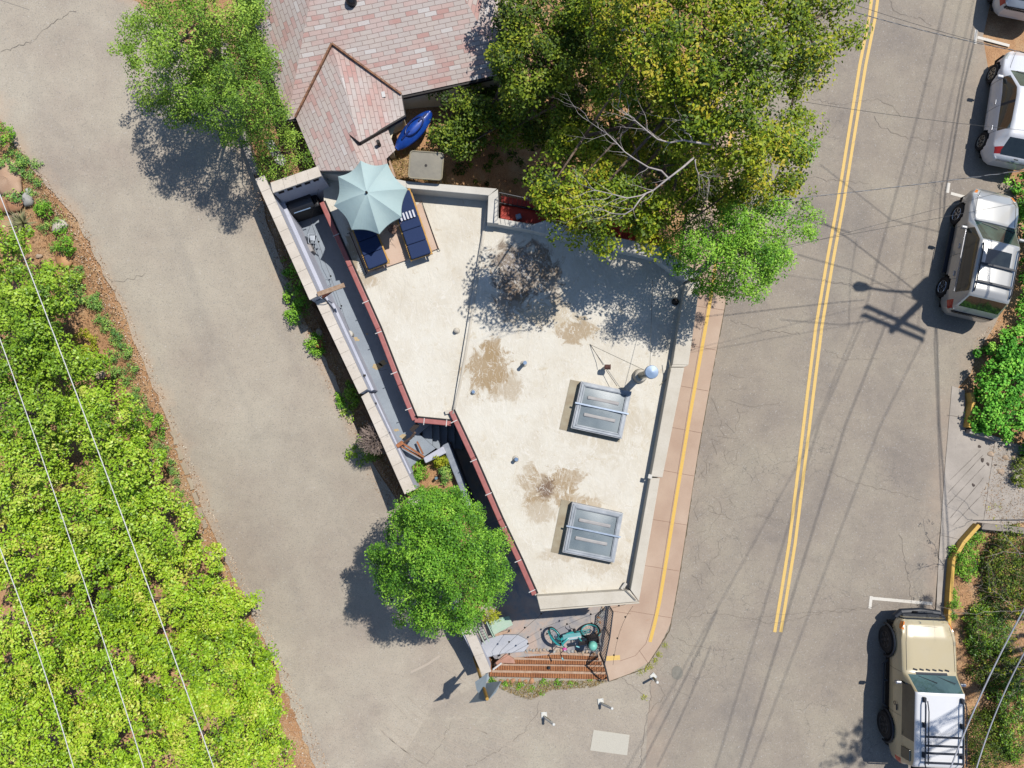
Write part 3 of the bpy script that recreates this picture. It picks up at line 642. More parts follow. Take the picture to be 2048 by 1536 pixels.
# left boundary wall in three stepped pieces, inner faces pale
def cwall(label, outer, inner, ztop, zbot, blocks, face_dark=None, ledge=None):
    o = px(outer, ztop) if not hasattr(ztop, '__len__') else [P(u, v, z) for (u, v), z in zip(outer, ztop)]
    i = px(inner, ztop) if not hasattr(ztop, '__len__') else [P(u, v, z) for (u, v), z in zip(inner, ztop)]
    t = thing('block_wall', label, 'wall', (o[0].x, o[0].y, zbot))
    m = MB(); 
    for k in range(len(o)-1):
        q = [o[k], o[k+1], i[k+1], i[k]]; ctr = sum(q, Vector())/4
        q2 = []
        for p in q: q2.append(Vector((ctr.x+(p.x-ctr.x), ctr.y+(p.y-ctr.y), p.z)))
        m.prism([(p.x, p.y) for p in q2], zbot, [p.z-.08 for p in q2])
    m.build('masonry', WALLW, t)
    N = blocks; oo = [o[0].lerp(o[-1], k/N) for k in range(N+1)]; ii = [i[0].lerp(i[-1], k/N) for k in range(N+1)]
    m = MB()
    for k in range(N):
        a = oo[k].lerp(oo[k+1], .003); b_ = oo[k].lerp(oo[k+1], .997); c = ii[k].lerp(ii[k+1], .997); d = ii[k].lerp(ii[k+1], .003)
        n_ = (a-d); n_.z = 0; n_.normalize(); n_ *= .03
        q = [a+n_, b_+n_, c-n_, d-n_]; dz = random.uniform(-.003, .006)
        m.prism([(p.x, p.y) for p in q], [p.z-.0795 for p in q], [p.z+dz for p in q])
    m.build('coping', COPE, t, bevel=.008); return t, o, i
w1, o1, i1 = cwall('highest section of the long left boundary wall, with pale coping blocks and the lumber bracket', [(512, 357), (621, 599)], [(526, 351), (635, 592)], 4.2, 1.6, 9)
w2, o2, i2 = cwall('middle section of the long left boundary wall, one step lower, between the bracket and the next step', [(632, 602), (720, 787)], [(648, 596), (733, 779)], [3.85, 3.75], 1.4, 7)
w3, o3, i3 = cwall('third section of the long left boundary wall, beside the dry round shrub and the planter', [(724, 792), (811, 988)], [(735, 785), (829, 980)], [3.45, 3.25], 1.0, 7)
w4, o4, i4 = cwall('last section of the left boundary wall, half hidden by the round green tree', [(816, 1000), (870, 1130), (924, 1268), (966, 1349)], [(834, 994), (886, 1126), (938, 1268), (981, 1344)], [3.1, 2.5, 1.85, 1.4], -.1, 9)
wn, on, in_ = cwall('short end wall with coping blocks closing the top of the grey side deck', [(541, 367), (637, 334)], [(545, 384), (642, 350)], 4.199, 1.9, 4)
# inner ledges and conduit on the deck side of the wall
mk = MB()
def off(p, q, d): n_ = (q-p); n_.z = 0; n_.normalize(); return p+n_*d
for (o, i, a, b_, zz) in [(o1, i1, .12, 1, 3.3), (o2, i2, 0, 1, 2.95), (o3, i3, 0, .85, 2.7)]:
    wd = .11 if o is o1 else .08 if o is o2 else .05
    A = off(i[0].lerp(i[-1], a), i[0].lerp(i[-1], a)+(i[0]-o[0]), wd/2-.01); B = off(i[0].lerp(i[-1], b_), i[0].lerp(i[-1], b_)+(i[-1]-o[-1]), wd/2-.01)
    mk.bar((A.x, A.y, zz/2+.9), (B.x, B.y, zz/2+.9), wd, zz-1.8)
mk.build('ledge', WALLW, w1, bevel=.01)
mk = MB()
for k in range(5):
    a = in_[0].lerp(in_[1], .08+k*.18); b_ = in_[0].lerp(in_[1], .19+k*.18); mk.bar((a.x+.02, a.y-.02, 4.06), (b_.x+.02, b_.y-.02, 4.06), .05, .07)
mk.build('slot_vent', DARKG, wn)
# walkway-side planter wall
QW = plain('white_wall', S(222, 224, 236), S(205, 208, 222), rough=.8)
t = thing('planter_wall', 'low L-shaped white and grey wall holding the planted bed beside the stairs', 'wall', P(900, 900, 1))
m = MB(); q = px([(846, 916), (851, 927), (893, 906), (886, 892)], 2.5); m.prism([(p.x, p.y) for p in q], .6, 2.5); m.build('masonry', QW, t, bevel=.03)
m = MB(); o = [P(*a) for a in [(884, 891, 2.42), (898, 884, 2.42), (960, 1045, 2.0), (946, 1045, 2.0)]]; m.prism([(p.x, p.y) for p in o], .3, [p.z for p in o]); m.build('masonry', plain('grey_wall', S(172, 180, 192), S(152, 160, 174), rough=.8), t, bevel=.03)
q = [P(*a) for a in [(808, 925, 2.0), (850, 924, 2.0), (893, 908, 2.0), (905, 935, 1.95), (948, 1040, 1.7), (960, 1130, 1.3), (975, 1205, 1.0), (925, 1245, .9), (850, 1080, 1.6), (812, 985, 1.95)]]
tag(MB().prism([(p.x, p.y) for p in q], .2, [p.z for p in q]).build('planter_soil', SOIL), kind='structure')
# patio end: curved pale plinth and front boards
t = thing('curved_plinth', 'pale curved concrete plinth in the corner of the patio beside the green bench', 'plinth', P(990, 1285, .5))
q = px([(955, 1292), (975, 1278), (1000, 1270), (1035, 1270), (1055, 1280), (1058, 1292), (1048, 1304), (1005, 1308), (972, 1316)], .62); MB().prism([(p.x, p.y) for p in q], .4, .62).build('top', m_conc('pale_plinth', S(206, 208, 214), S(180, 184, 194), .15), t, bevel=.03)
t = thing('timber_steps', 'wide slatted timber steps in orange-brown wood at the front of the patio', 'steps', P(1100, 1340, .1))
def m_slat():
    m = NT('slatted_wood', .7, 0, .3); c = m.ramp(m.noise(3, 5), [(.3, S(164, 104, 64)), (.6, S(200, 134, 86)), (.8, S(218, 160, 110))]); m.col(m.mix(m.rng(m.noise(20, 4), .5, .7, 0, .5), c, S(104, 58, 32))); return m.m
SLAT = m_slat(); PALEW = plain('pale_board', S(214, 184, 158), S(196, 160, 132), scale=8, rough=.7)
rows = [(1032, 1218, 1302, 1307, 1316, 1311, .46), (1006, 1224, 1313, 1318, 1328, 1324, .36), (992, 1211, 1322, 1329, 1340, 1337, .26), (980, 1216, 1334, 1343, 1351, 1357, .14)]
for (u0, u1, v0, v1, w0, w1_, z) in [(1050, 1196, 1304, 1310, 1315, 1319, .47), (1008, 1203, 1316, 1320, 1327, 1329, .38), (988, 1210, 1328, 1331, 1340, 1343, .29), (979, 1214, 1342, 1346, 1352, 1359, .17)]:
    # v0/v1: pale board at left/right ends, w0/w1: bottom of the slats
    MB().bar(P(u0, v0, z+.03), P(u1, v1, z+.03), .075, .05).build('front_board', PALEW, t, bevel=.006)
    m = MB(); n = int((u1-u0)/3.4)
    for k in range(n):
        f = (k+.5)/n; a = P(u0+(u1-u0)*f, v0+(v1-v0)*f, z+.01); b_ = P(u0+(u1-u0)*f, w0+(w1_-w0)*f, z+.01); m.bar(a, b_, .036, .025)
    m.build('slats', SLAT, t)
    m = MB(); m.bar(P(u0, (v0+w0)/2, z-.1), P(u1, (v1+w1_)/2, z-.1), .14, .18); m.build('riser', plain('dark_wood', S(90, 50, 30)), t)
m = MB(); m.bar(P(979, 1318, .45), P(982, 1340, .3), .06, .4); m.build('end_board', SLAT, t)
slabw = thing('sandstone_slab', 'flat pinkish sandstone slab lying over the left end of the timber steps', 'stone slab', P(1010, 1322, .5))
q = px([(990, 1326), (1012, 1308), (1028, 1318), (1030, 1327), (1006, 1326), (996, 1332)], .58); MB().prism([(p.x, p.y) for p in q], .5, .58).build('slab', plain('sandstone', S(214, 164, 142), S(196, 146, 124), scale=4), slabw, bevel=.01)
MB().bar(P(986, 1339, .6), P(1003, 1326, .62), .05, .04).build('white_stick', HANG, slabw)
t = MB(); c = P(1098, 1335, .37); t.lathe(c, [(.05, 0), (.055, .03), (.03, .07)], 10); tag(t.build('deck_light', plain('black_plastic', S(52, 56, 62), sp=0)), 'small black cap light fixed on the timber steps', 'light')
# ================================================================== SHINGLED HOUSE
def m_shingle():
    t = NT('shingles', .92, 0, .15); uv = t.obj('UV')
    wb = t.n('VectorMath', {0: uv, 1: (0, 0, 0)}, operation='ADD'); nz = t.noise(1.5, 3, .5, vec=uv, out=1); sc = t.n('VectorMath', {0: nz}, operation='SCALE'); sc.inputs[3].default_value = .02
    t.put(wb.inputs[1], sc.outputs[0])
    b = t.n('TexBrick', {'Vector': wb.outputs[0], 'Color1': grey(0), 'Color2': grey(1), 'Mortar': grey(.5), 'Scale': 1.0, 'Mortar Size': .008, 'Mortar Smooth': .2, 'Bias': 0, 'Brick Width': .34, 'Row Height': .125}, offset=.5)
    c = t.ramp(b.outputs['Color'], [(0, S(206, 194, 186)), (.28, S(210, 197, 188)), (.45, S(212, 186, 177)), (.62, S(208, 196, 189)), (.80, S(204, 164, 155)), (.9, S(220, 214, 209)), (1, S(198, 150, 143))], 'CONSTANT')
    c = t.mix(t.rng(t.noise(.9, 4), .5, .65, 0, .45), c, S(206, 160, 150)); c = t.mix(t.rng(t.noise(1.3, 4, .5, vec=uv), .3, .6, .35, 0), c, S(212, 203, 198)); c = t.mix(t.rng(t.noise(.7, 5, .7), .5, .7, 0, .25), c, S(180, 160, 152))
    f = t.noise(60, 3); c = t.mix(t.rng(f, .5, .75, 0, .35), c, S(150, 130, 124))
    c = t.mix(t.math('MULTIPLY', b.outputs['Fac'], .7), c, S(136, 118, 112)); t.col(c)
    t.bump(t.math('SUBTRACT', 1.0, b.outputs['Fac']), .5, .012); return t.m
SHING = m_shingle()
STUCH = m_conc('house_stucco', S(250, 238, 208), S(240, 226, 194), .12)
house = thing('shingled_house', 'house with a pink and grey shingled hip roof and a small front gable, upper left', 'house', P(760, 120, 2.5))
def slope(pts, eave, name='roof', th=.12, mat=None, flat=False):
    """pts: world points CCW from above; eave: (i,j) indices of the eave edge"""
    ex = (pts[eave[1]]-pts[eave[0]]).normalized(); n_ = (pts[1]-pts[0]).cross(pts[2]-pts[1]).normalized()
    if n_.z < 0: n_ = -n_
    ey = n_.cross(ex).normalized(); o = pts[eave[0]]; m = MB(); k = len(pts)
    m.v = [tuple(p) for p in pts]+[tuple(p-n_*th) for p in pts]; m.uv = {}
    for i, p in enumerate(pts): m.uv[i] = ((p-o).dot(ex), (p-o).dot(ey)); m.uv[i+k] = m.uv[i]
    m.f = [tuple(range(k)), tuple(range(2*k-1, k-1, -1))]+[(i, i+k, (i+1) % k+k, (i+1) % k) for i in range(k)]
    return m.build(name, mat or SHING, house)
ZV, ZR = 4.1, 5.3
A = P(575, 240, ZV); B = P(1012, 146, ZV); C_ = P(408, -250, ZV); R1 = P(650, -160, ZR); R2 = P(810, -220, ZR); B2 = P(1100, -250, ZV)
slope([A, B, R2, R1], (0, 1)); slope([C_, A, R1], (0, 1)); slope([B, B2, R2], (0, 1))
# plane of the main south slope, to seat the gable on
n_s = (B-A).cross(R1-A).normalized()
def zplane(u, v):
    d = ray(u, v); o = Vector((0, 0, HC)); t = (A-o).dot(n_s)/d.dot(n_s); return o+d*t
K = zplane(665, 90)+Vector((0, 0, .02)); V1 = zplane(803, 190)+Vector((0, 0, .02)); V0 = zplane(592, 236)+Vector((0, 0, .02))
RE = P(719, 284, K.z+.02); E1 = P(810, 232, 4.05)
n_l = (V0-K).cross(RE-K).normalized()
def lplane(u, v):
    d = ray(u, v); o = Vector((0, 0, HC)); t = (K-o).dot(n_l)/d.dot(n_l); return o+d*t
L2 = lplane(636, 341); M0 = lplane(698, 268); M1 = lplane(722, 341)
slope([K, V0, L2, M1, M0, RE], (1, 2)); slope([K, RE, E1, V1], (2, 3))
dz_ = Vector((0, 0, .03)); E2 = P(772, 248, 4.1); E3 = P(791, 300, 4.0); E4 = P(773, 317, 4.08); E5 = P(777, 340, 4.0)
slope([M0-dz_, M1-dz_, E5, E4, E3, E2], (4, 5))
MB().add([P(672, 110, 3.8), P(600, 240, 3.75), P(646, 336, 3.7), P(768, 336, 3.7), P(776, 300, 3.7), P(798, 226, 3.7), P(790, 194, 3.75)], [(0, 1, 2, 3, 4, 5, 6)]).build('attic_floor', STUCH, house)
# dark valley and ridge edges
EDG = plain('brown_edge', S(178, 130, 96), S(120, 84, 64), scale=12, rough=.8); VAL = plain('black_eave', S(40, 34, 32), rough=.6, sp=0)
m = MB(); m.bar(K+Vector((0, 0, .05)), V0+Vector((0, 0, .03)), .05, .09); m.bar(K+Vector((0, 0, .05)), V1+Vector((0, 0, .03)), .05, .09); m.build('valley_flashing', EDG, house)
m = MB()
for a, b in ((A, B), (C_, A)): 
    d = (b-a).normalized(); m.bar(a-Vector((0, 0, .09)), b-Vector((0, 0, .09)), .12, .10)
m.build('gutter', VAL, house)
m = MB(); m.bar(E1-Vector((0, 0, .05)), V1-Vector((0, 0, .05)), .06, .1); m.bar(RE-Vector((0, 0, .08)), E1-Vector((0, 0, .06)), .05, .14); m.bar(RE-Vector((0, 0, .08)), M0-Vector((0, 0, .1)), .05, .14); m.build('fascia', VAL, house)
m = MB()
def wl2(a, b, z0, z1, th=.15): m.bar((a.x, a.y, (z0+z1)/2), (b.x, b.y, (z0+z1)/2), th, z1-z0)
wa = A.lerp(B, .03); 
def inset(p, q, k): d = (q-p).normalized(); n_ = Vector((-d.y, d.x, 0)); return p+n_*k, q+n_*k
a, b = inset(A, B, .16); wl2(a.lerp(b, .5), b, 1.6, ZV-.08); a, b = inset(C_, A, .35); wl2(a, b, 2.2, ZV-.1)
wl2(P(794, 196, 3.8), P(800, 230, 3.8), 2.0, 3.85); wl2(P(800, 230, 3.8), P(768, 246, 3.8), 2.0, 3.85); wl2(P(768, 246, 3.8), P(778, 296, 3.8), 2.0, 3.8); wl2(P(606, 245, 3.8), P(642, 334, 3.8), 2.6, 3.75)
m.build('wall', STUCH, house)
p = zplane(703, 2); MB().lathe(p, [(.14, -.1), (.15, .08), (.11, .18), (.03, .22)], 14).build('roof_vent', plain('black_vent', S(44, 46, 54), rough=.4, sp=0), house, smooth=True)
d_ = E2.lerp(M0, .35).lerp(E3.lerp(M1, .35), .6); MB().cyl(d_, d_+Vector((0, 0, .28)), .05, .05, 10).build('roof_vent', VAL, house)
d_ = E1.lerp(K, .30)+Vector((0, 0, .02)); MB().box(d_, (.1, .16, .04), .2).build('roof_patch', HANG, house)

# ------------------------------------------------------------------ yard things
def up_tag(o, *a, **k): return tag(o, *a, **k)
p0 = P(793, 298, 3.35); p1 = P(862, 224, 3.5)
t = thing('kayak', 'bright blue kayak lying on its side against the house wall in the yard', 'kayak', (p0.x, p0.y, 3.3))
KB = plain('blue_plastic', S(24, 84, 190), S(18, 66, 160), rough=.35, spec=.6, sp=0)
n = 26; ring_ = 14; m = MB(); ax_ = (p1-p0); L = ax_.length; d = ax_.normalized(); sx = Vector((-d.y, d.x, 0)).normalized(); uz = d.cross(sx)
if uz.z < 0: uz = -uz
for i in range(n):
    s_ = i/(n-1); wdt = .27*math.sin(math.pi*min(1, max(0, s_*.96+.02)))**.55; hh = .16*math.sin(math.pi*(s_*.94+.03))**.4; c = p0+d*L*s_
    for k in range(ring_):
        a = 2*math.pi*k/ring_; m.v.append(tuple(c+sx*wdt*math.cos(a)+uz*hh*(math.sin(a)+(.35 if abs(math.cos(a)) < .3 else 0))))
for i in range(n-1):
    for k in range(ring_): k2 = (k+1) % ring_; m.f.append((i*ring_+k, i*ring_+k2, (i+1)*ring_+k2, (i+1)*ring_+k))
m.f += [tuple(range(ring_)), tuple((n-1)*ring_+k for k in range(ring_-1, -1, -1))]
m.build('hull', KB, t, smooth=True)
mk = MB(); c = p0+d*L*.55+uz*.2; mk.ring(c, .2, .025, uz, 20, 6); mk.v = [tuple(c+(Vector(v)-c).dot(d)*d*1.7+(Vector(v)-c).dot(sx)*sx*.8+(Vector(v)-c).dot(uz)*uz) for v in mk.v]
mk.build('cockpit_rim', plain('dark_blue_plastic', S(14, 44, 112), rough=.4, sp=0), t, smooth=True)
m = MB(); m.bar(p0+d*L*.2+uz*.21, p0+d*L*.42+uz*.225, .05, .03); m.bar(p0+d*L*.68+uz*.22, p0+d*L*.9+uz*.19, .05, .03); m.build('deck_line', plain('dark_blue_plastic', S(14, 44, 112)), t)
t = thing('patio_table', 'grey rectangular patio table with rounded corners and a parasol hole, in the shaded yard', 'table', P(853, 331, 3.1))
TT = m_conc('table_glass', S(168, 162, 146), S(138, 134, 124), .35); c = P(852, 331, 3.95); m = MB(); pts = []
for (sx_, sy_) in ((1, 1), (-1, 1), (-1, -1), (1, -1)):
    for k in range(6):
        a = (0 if (sx_ > 0 and sy_ > 0) else math.pi/2 if sy_ > 0 else math.pi if sx_ < 0 else 3*math.pi/2)+k*math.pi/10
        pts.append((sx_*.38+.09*math.cos(a), sy_*.30+.09*math.sin(a)))
R2_ = Matrix.Rotation(math.radians(-4), 2); pts = [tuple(R2_ @ Vector(q)) for q in pts]
m.prism([(c.x+q[0], c.y+q[1]) for q in pts], 3.91, 3.95); m.build('table_top', TT, t, bevel=.01)
m = MB(); qs = [Vector((c.x+q[0]*1.0, c.y+q[1]*1.0, 3.955)) for q in pts]; m.tube(qs+[qs[0]], .022, 6); m.build('rim', plain('table_rim', S(176, 166, 140), rough=.5), t)
m = MB(); m.lathe((c.x, c.y, 3.952), [(.035, 0), (.04, .004), (.02, .008)], 12); m.build('parasol_hole', VAL, t)
for sx_ in (-1, 1):
    for sy_ in (-1, 1): MB().cyl((c.x+sx_*.36, c.y+sy_*.3, 3.0), (c.x+sx_*.4, c.y+sy_*.28, 3.91), .02, .02, 8).build('leg', RAILM, t)
m = MB(); m.bar(P(778, 318, 3.5), P(792, 360, 3.5), .05, .5); tag(m.build('yard_edge_board', PALEW), 'narrow pale board edging the dry grass bed beside the umbrella', 'board')
m = MB(); q = px([(528, 282), (545, 280), (572, 320), (566, 332), (552, 326)], 3.6); m.prism([(p.x, p.y) for p in q], 3.54, 3.6); tag(m.build('white_board', PWHITE, bevel=.01), 'white painted board lying among the plants above the end wall', 'board')
m = MB(); o = [PG(*a) for a in [(452, 90), (480, 220), (500, 300), (519, 352)]]; 
for a, b in zip(o, o[1:]): m.bar((a.x, a.y, G(a)+.12), (b.x, b.y, G(b)+.12), .18, .5)
tag(m.build('garden_wall', CONC), 'low concrete garden wall edging the lane under the upper left trees', 'wall')

# ------------------------------------------------------------------ side-deck things
b = P(600, 425, ZD); t = thing('barbecue_grill', 'black covered barbecue grill in the top corner of the grey side deck', 'grill', b)
BK = plain('black_cover', S(34, 36, 42), S(22, 24, 30), rough=.55, scale=8, sp=0)
ang = math.atan2(*(reversed(tuple((P(650, 404, ZD)-P(590, 424, ZD)).xy.normalized()))))
c = P(617, 424, ZD); M_ = Matrix.Rotation(ang, 3, 'Z')
MB().box((c.x, c.y, ZD+.42), (1.0, .46, .8), ang).build('cabinet', BK, t, bevel=.06)
m = MB(); prof = [(-.5, 0), (-.5, 0)]; mm = MB(); N = 10
vs = []
for x in (-.36, .36):
    for k in range(N+1): a = math.pi*k/N; vs.append(Vector((c.x, c.y, ZD+.82))+M_ @ Vector((x, .24*math.cos(a), .2*math.sin(a))))
m.v = [tuple(v) for v in vs]; m.f = [(k, k+1, k+N+2, k+N+1) for k in range(N)]+[tuple(range(N, -1, -1)), tuple(range(N+1, 2*N+2))]
m.build('lid', plain('black_enamel', S(42, 44, 50), rough=.3, spec=.6, sp=0), t, smooth=False, bevel=.01)
m = MB(); m.bar(Vector((c.x, c.y, ZD+.98))+M_ @ Vector((-.25, -.27, 0)), Vector((c.x, c.y, ZD+.98))+M_ @ Vector((.25, -.27, 0)), .025, .025); m.build('handle', STEEL, t)
c2 = P(600, 436, ZD); 
a, b = P(578, 386, 3.25), P(605, 420, 2.5); t = thing('shovel', 'long wooden-handled shovel with a black grip, leaning against the end wall', 'shovel', b)
WOODH = plain('ash_handle', S(196, 160, 110), S(170, 132, 84), rough=.6, sp=.02)
MB().tube([a, a.lerp(b, .5)+Vector((0, 0, .01)), b], .02, 8).build('shaft', WOODH, t, smooth=True)
m = MB(); d = (b-a).normalized(); s_ = Vector((-d.y, d.x, 0)).normalized(); m.tube([a, a-d*.05+s_*.07, a-d*.14+s_*.06, a-d*.14-s_*.06, a-d*.05-s_*.07, a], .015, 6); m.build('grip', VAL, t)
m = MB(); e = b+d*.24; m.add([b-s_*.1, b+s_*.1, e+s_*.1, e+d*.08, e-s_*.1, b-s_*.1+Vector((0, 0, .02)), b+s_*.1+Vector((0, 0, .02)), e+s_*.1+Vector((0, 0, .02)), e+d*.08+Vector((0, 0, .02)), e-s_*.1+Vector((0, 0, .02))], [(0, 4, 3, 2, 1), (5, 6, 7, 8, 9), (0, 1, 6, 5), (1, 2, 7, 6), (2, 3, 8, 7), (3, 4, 9, 8), (4, 0, 5, 9)]); m.build('blade', VAL, t)
b = P(624, 478, ZD); t = thing('metal_stool', 'small white-grey metal garden trolley with a bucket beside the boundary wall', 'trolley', b)
WM = plain('white_metal', S(214, 222, 232), S(186, 196, 208), rough=.4, metal=.2, sp=.02)
m = MB()
for (u, v) in [(617, 470), (632, 470), (630, 486), (617, 484)]: m.cyl(P(u, v, ZD), P(u, v, ZD+.45), .014, .014, 6)
q = px([(616, 468), (633, 468), (632, 487), (617, 486)], ZD+.45); m.tube([*q, q[0]], .014, 6); m.tube([q[2], P(640, 500, ZD+.3)], .016, 6); m.build('frame', WM, t)
m = MB(); m.prism([(p.x, p.y) for p in px([(619, 470), (629, 470), (629, 482), (620, 480)], ZD+.4)], ZD+.36, ZD+.40); m.build('tray', WM, t, bevel=.01)
c = P(615, 486, ZD); m = MB(); m.lathe(c, [(.11, 0), (.13, .22), (.145, .24)], 16); m.build('bucket', plain('dark_bucket', S(70, 76, 88), rough=.5, sp=0), t, smooth=False)
b = P(623, 503, ZD); m = MB(); m.box((b.x, b.y, ZD+.2), (.22, .26, .4), .4); tag(m.build('planter_box', m_conc('box_conc', S(196, 190, 186), S(170, 166, 166)), bevel=.02), 'small pale square planter box on the side deck below the metal trolley', 'planter')
b = P(654, 566, ZD); m = MB(); m.lathe(b, [(.13, 0), (.14, .01), (.14, .03), (.02, .035)], 20); m.ring(b+Vector((0, 0, .04)), .1, .008, (0, 0, 1), 18, 5); tag(m.build('drain_cover', DECKM), 'round grey cover plate on the side deck by the lumber bracket', 'drain')
t = thing('lumber_bracket', 'weathered lumber plank with a reddish brace sticking out over the side deck', 'bracket', P(636, 590, 4.2))
LUM = plain('weathered_lumber', S(196, 168, 142), S(168, 138, 112), rough=.8, scale=12, sp=.04)
MB().bar(P(635, 589, 4.28), P(689, 570, 4.28), .13, .05).build('plank', LUM, t, bevel=.008)
MB().bar(P(646, 594, 3.6), P(668, 578, 4.2), .08, .05).build('brace', plain('red_brace', S(160, 92, 70), rough=.8), t)
m = MB(); m.tube([P(640, 592, 4.3), P(650, 600, 4.1), P(664, 616, 3.5)], .012, 5); m.build('cable', VAL, t)
b = P(664, 622, 3.3); tag(MB().lathe(b, [(.07, 0), (.09, .05), (.05, .11)], 10).build('wall_lamp', plain('dark_lamp', S(70, 74, 86), sp=0), bevel=.004), 'small dark lamp fixed to the inner face of the middle wall section', 'lamp')
b = P(698, 668, ZD+.3); tag(MB().lathe(b, [(.1, -.3), (.115, -.05), (.11, 0), (.08, .02)], 14).build('utility_box', PWHITE, bevel=.01), 'round white post cap on the side deck against the middle wall section', 'post')
m = MB()
for (u, v, z) in [(729, 751, 3.3), (751, 807, 3.0), (778, 866, 2.9), (804, 922, 2.8), (820, 958, 2.7)]: p = P(u, v, z); m.box(p, (.06, .06, .08))
m.build('light_clip', VAL, w3)
# string lights: over the deck wall, and across the patio
def strings(label, pts, sag=.12, step=.75):
    t = thing('string_lights', label, 'string lights', P(*pts[0]), group='strings of dark bulb lights'); q = [P(*a) for a in pts]
    for a, b in zip(q, q[1:]):
        n = 8; ps = [a.lerp(b, k/n)-Vector((0, 0, sag*4*(k/n)*(1-k/n))) for k in range(n+1)]; MB().tube(ps, .0045, 4).build('wire', VAL, t)
        L = (b-a).length; m = max(1, int(L/step))
        for k in range(m):
            f = (k+.5)/m; p = a.lerp(b, f)-Vector((0, 0, sag*4*f*(1-f)))
            MB().lathe(p, [(.012, 0), (.02, -.03), (.03, -.07), (.015, -.11)], 8).build('bulb', VAL, t)
strings('string of small dark bulbs running along the side deck below the red gutter', [(641, 353, 3.6), (620, 440, 2.9), (648, 520, 2.6), (691, 640, 2.5), (735, 760, 2.5), (790, 880, 2.5)])
strings('string of dark bulbs from the roof edge across the curved plinth', [(1100, 1215, 2.9), (1003, 1300, 1.4), (990, 1330, 1.0)])
strings('string of dark bulbs slanting across the middle of the patio above the bicycle', [(1268, 1205, 2.9), (1155, 1240, 2.5), (1000, 1320, 1.2)])
strings('string of dark bulbs from the roof corner down past the black railing', [(1266, 1212, 2.9), (1240, 1262, 2.3), (1226, 1330, 1.2)])
# fallen wooden railings by the planter
t = thing('wooden_gate', 'broken orange-brown wooden gate rails at the head of the stairs, against the boundary wall', 'gate', P(800, 890, 2.2))
OR = plain('orange_wood', S(192, 126, 82), S(160, 98, 60), scale=14, rough=.7); GB = plain('dark_grey_wood', S(128, 106, 92), S(98, 80, 70), scale=14, rough=.8)
MB().bar(P(794, 893, 2.75), P(806, 884, 2.75), .12, .12).build('post', OR, t, bevel=.01)
MB().bar(P(806, 887, 2.7), P(848, 914, 2.6), .06, .09).build('rail', OR, t, bevel=.008); MB().bar(P(803, 893, 2.6), P(846, 917, 2.5), .05, .08).build('rail', OR, t, bevel=.008)
MB().bar(P(834, 883, 2.4), P(846, 908, 2.45), .05, .06).build('stake', OR, t, bevel=.008)
MB().tube([P(808, 885, 2.6), P(822, 876, 2.75), P(830, 865, 2.9)], .04, 6).build('curved_board', GB, t)
MB().bar(P(822, 862, 3.0), P(836, 848, 3.0), .13, .05).build('dark_board', plain('near_black_wood', S(52, 40, 34)), t)
b = P(874, 955, 1.9); t = thing('bed_pipe', 'short grey plastic pipe standing in the planted bed', 'pipe', b); MB().cyl(b, b+Vector((.0, .0, .3)), .045, .045, 12).build('pipe', PG_, t)

# ------------------------------------------------------------------ umbrella and loungers
ZU = 4.66; apex = P(733.5, 385.5, ZU+.5); rim = [P(u, v, ZU) for u, v in [(721, 321), (775, 327), (815, 378), (803, 434), (758.5, 468), (703, 459), (668, 411), (676, 353)]]
t = thing('patio_umbrella', 'large pale aqua patio umbrella open over the two loungers', 'umbrella', (apex.x, apex.y, ZW))
UF = NT('umbrella_fabric', .85, 0, .2); UF.col(UF.ramp(UF.noise(2, 3), [(.3, S(206, 232, 232)), (.7, S(214, 238, 237))])); UF.bump(UF.noise(3.5, 4, .6), .35, .03)
tr_ = UF.n('BsdfTranslucent', {'Color': S(170, 210, 210)}); mx = UF.n('MixShader', {0: .22, 1: UF.b.outputs[0], 2: tr_.outputs[0]}); UF.t.links.new(mx.outputs[0], UF.t.nodes['Material Output'].inputs[0])
m = MB(); N = 10; W_ = 8
for i in range(8):
    a, b = rim[i], rim[(i+1) % 8]; base = len(m.v); ctr = (apex*0+Vector((apex.x, apex.y, ZU)))
    for r in range(N+1):
        s_ = r/N
        for k in range(W_+1):
            f = k/W_; p = a.lerp(b, f); arch = 4*f*(1-f)
            q = apex.lerp(p, s_); q.z = apex.z+(ZU-apex.z)*(s_**1.35); inw = (ctr-p).normalized(); q += inw*arch*.075*s_**2; q.z -= arch*.06*s_
            m.v.append(tuple(q))
    for r in range(N):
        for k in range(W_): x = base+r*(W_+1)+k; m.f.append((x, x+W_+1, x+W_+2, x+1))
m.build('canopy', UF.m, t, up=True)
m = MB()   # valance
for i in range(8):
    a, b = rim[i], rim[(i+1) % 8]; base = len(m.v); ctr = Vector((apex.x, apex.y, ZU))
    for k in range(W_+1):
        f = k/W_; p = a.lerp(b, f); arch = 4*f*(1-f); p = p+(ctr-p).normalized()*arch*.075; p.z -= arch*.06; m.v += [tuple(p), tuple(p-Vector((0, 0, .05)))]
    for k in range(W_): x = base+2*k; m.f.append((x, x+2, x+3, x+1))
m.build('valance', UF.m, t)
for i in range(8): MB().tube([apex-Vector((0, 0, .05)), (apex.lerp(rim[i], .5))+Vector((0, 0, .02-.04)), rim[i]-Vector((0, 0, .015))], .01, 5).build('rib', WOODH, t)
MB().cyl((apex.x, apex.y, ZW), apex-Vector((0, 0, .02)), .022, .022, 10).build('pole', WOODH, t)
MB().lathe(apex, [(.03, -.02), (.035, .02), (.03, .07), (.01, .08)], 12).build('finial', VAL, t, smooth=True)
MB().lathe((apex.x, apex.y, ZW+.02), [(.28, 0), (.28, .05), (.06, .09), (.04, .3)], 24).build('base', VAL, t)
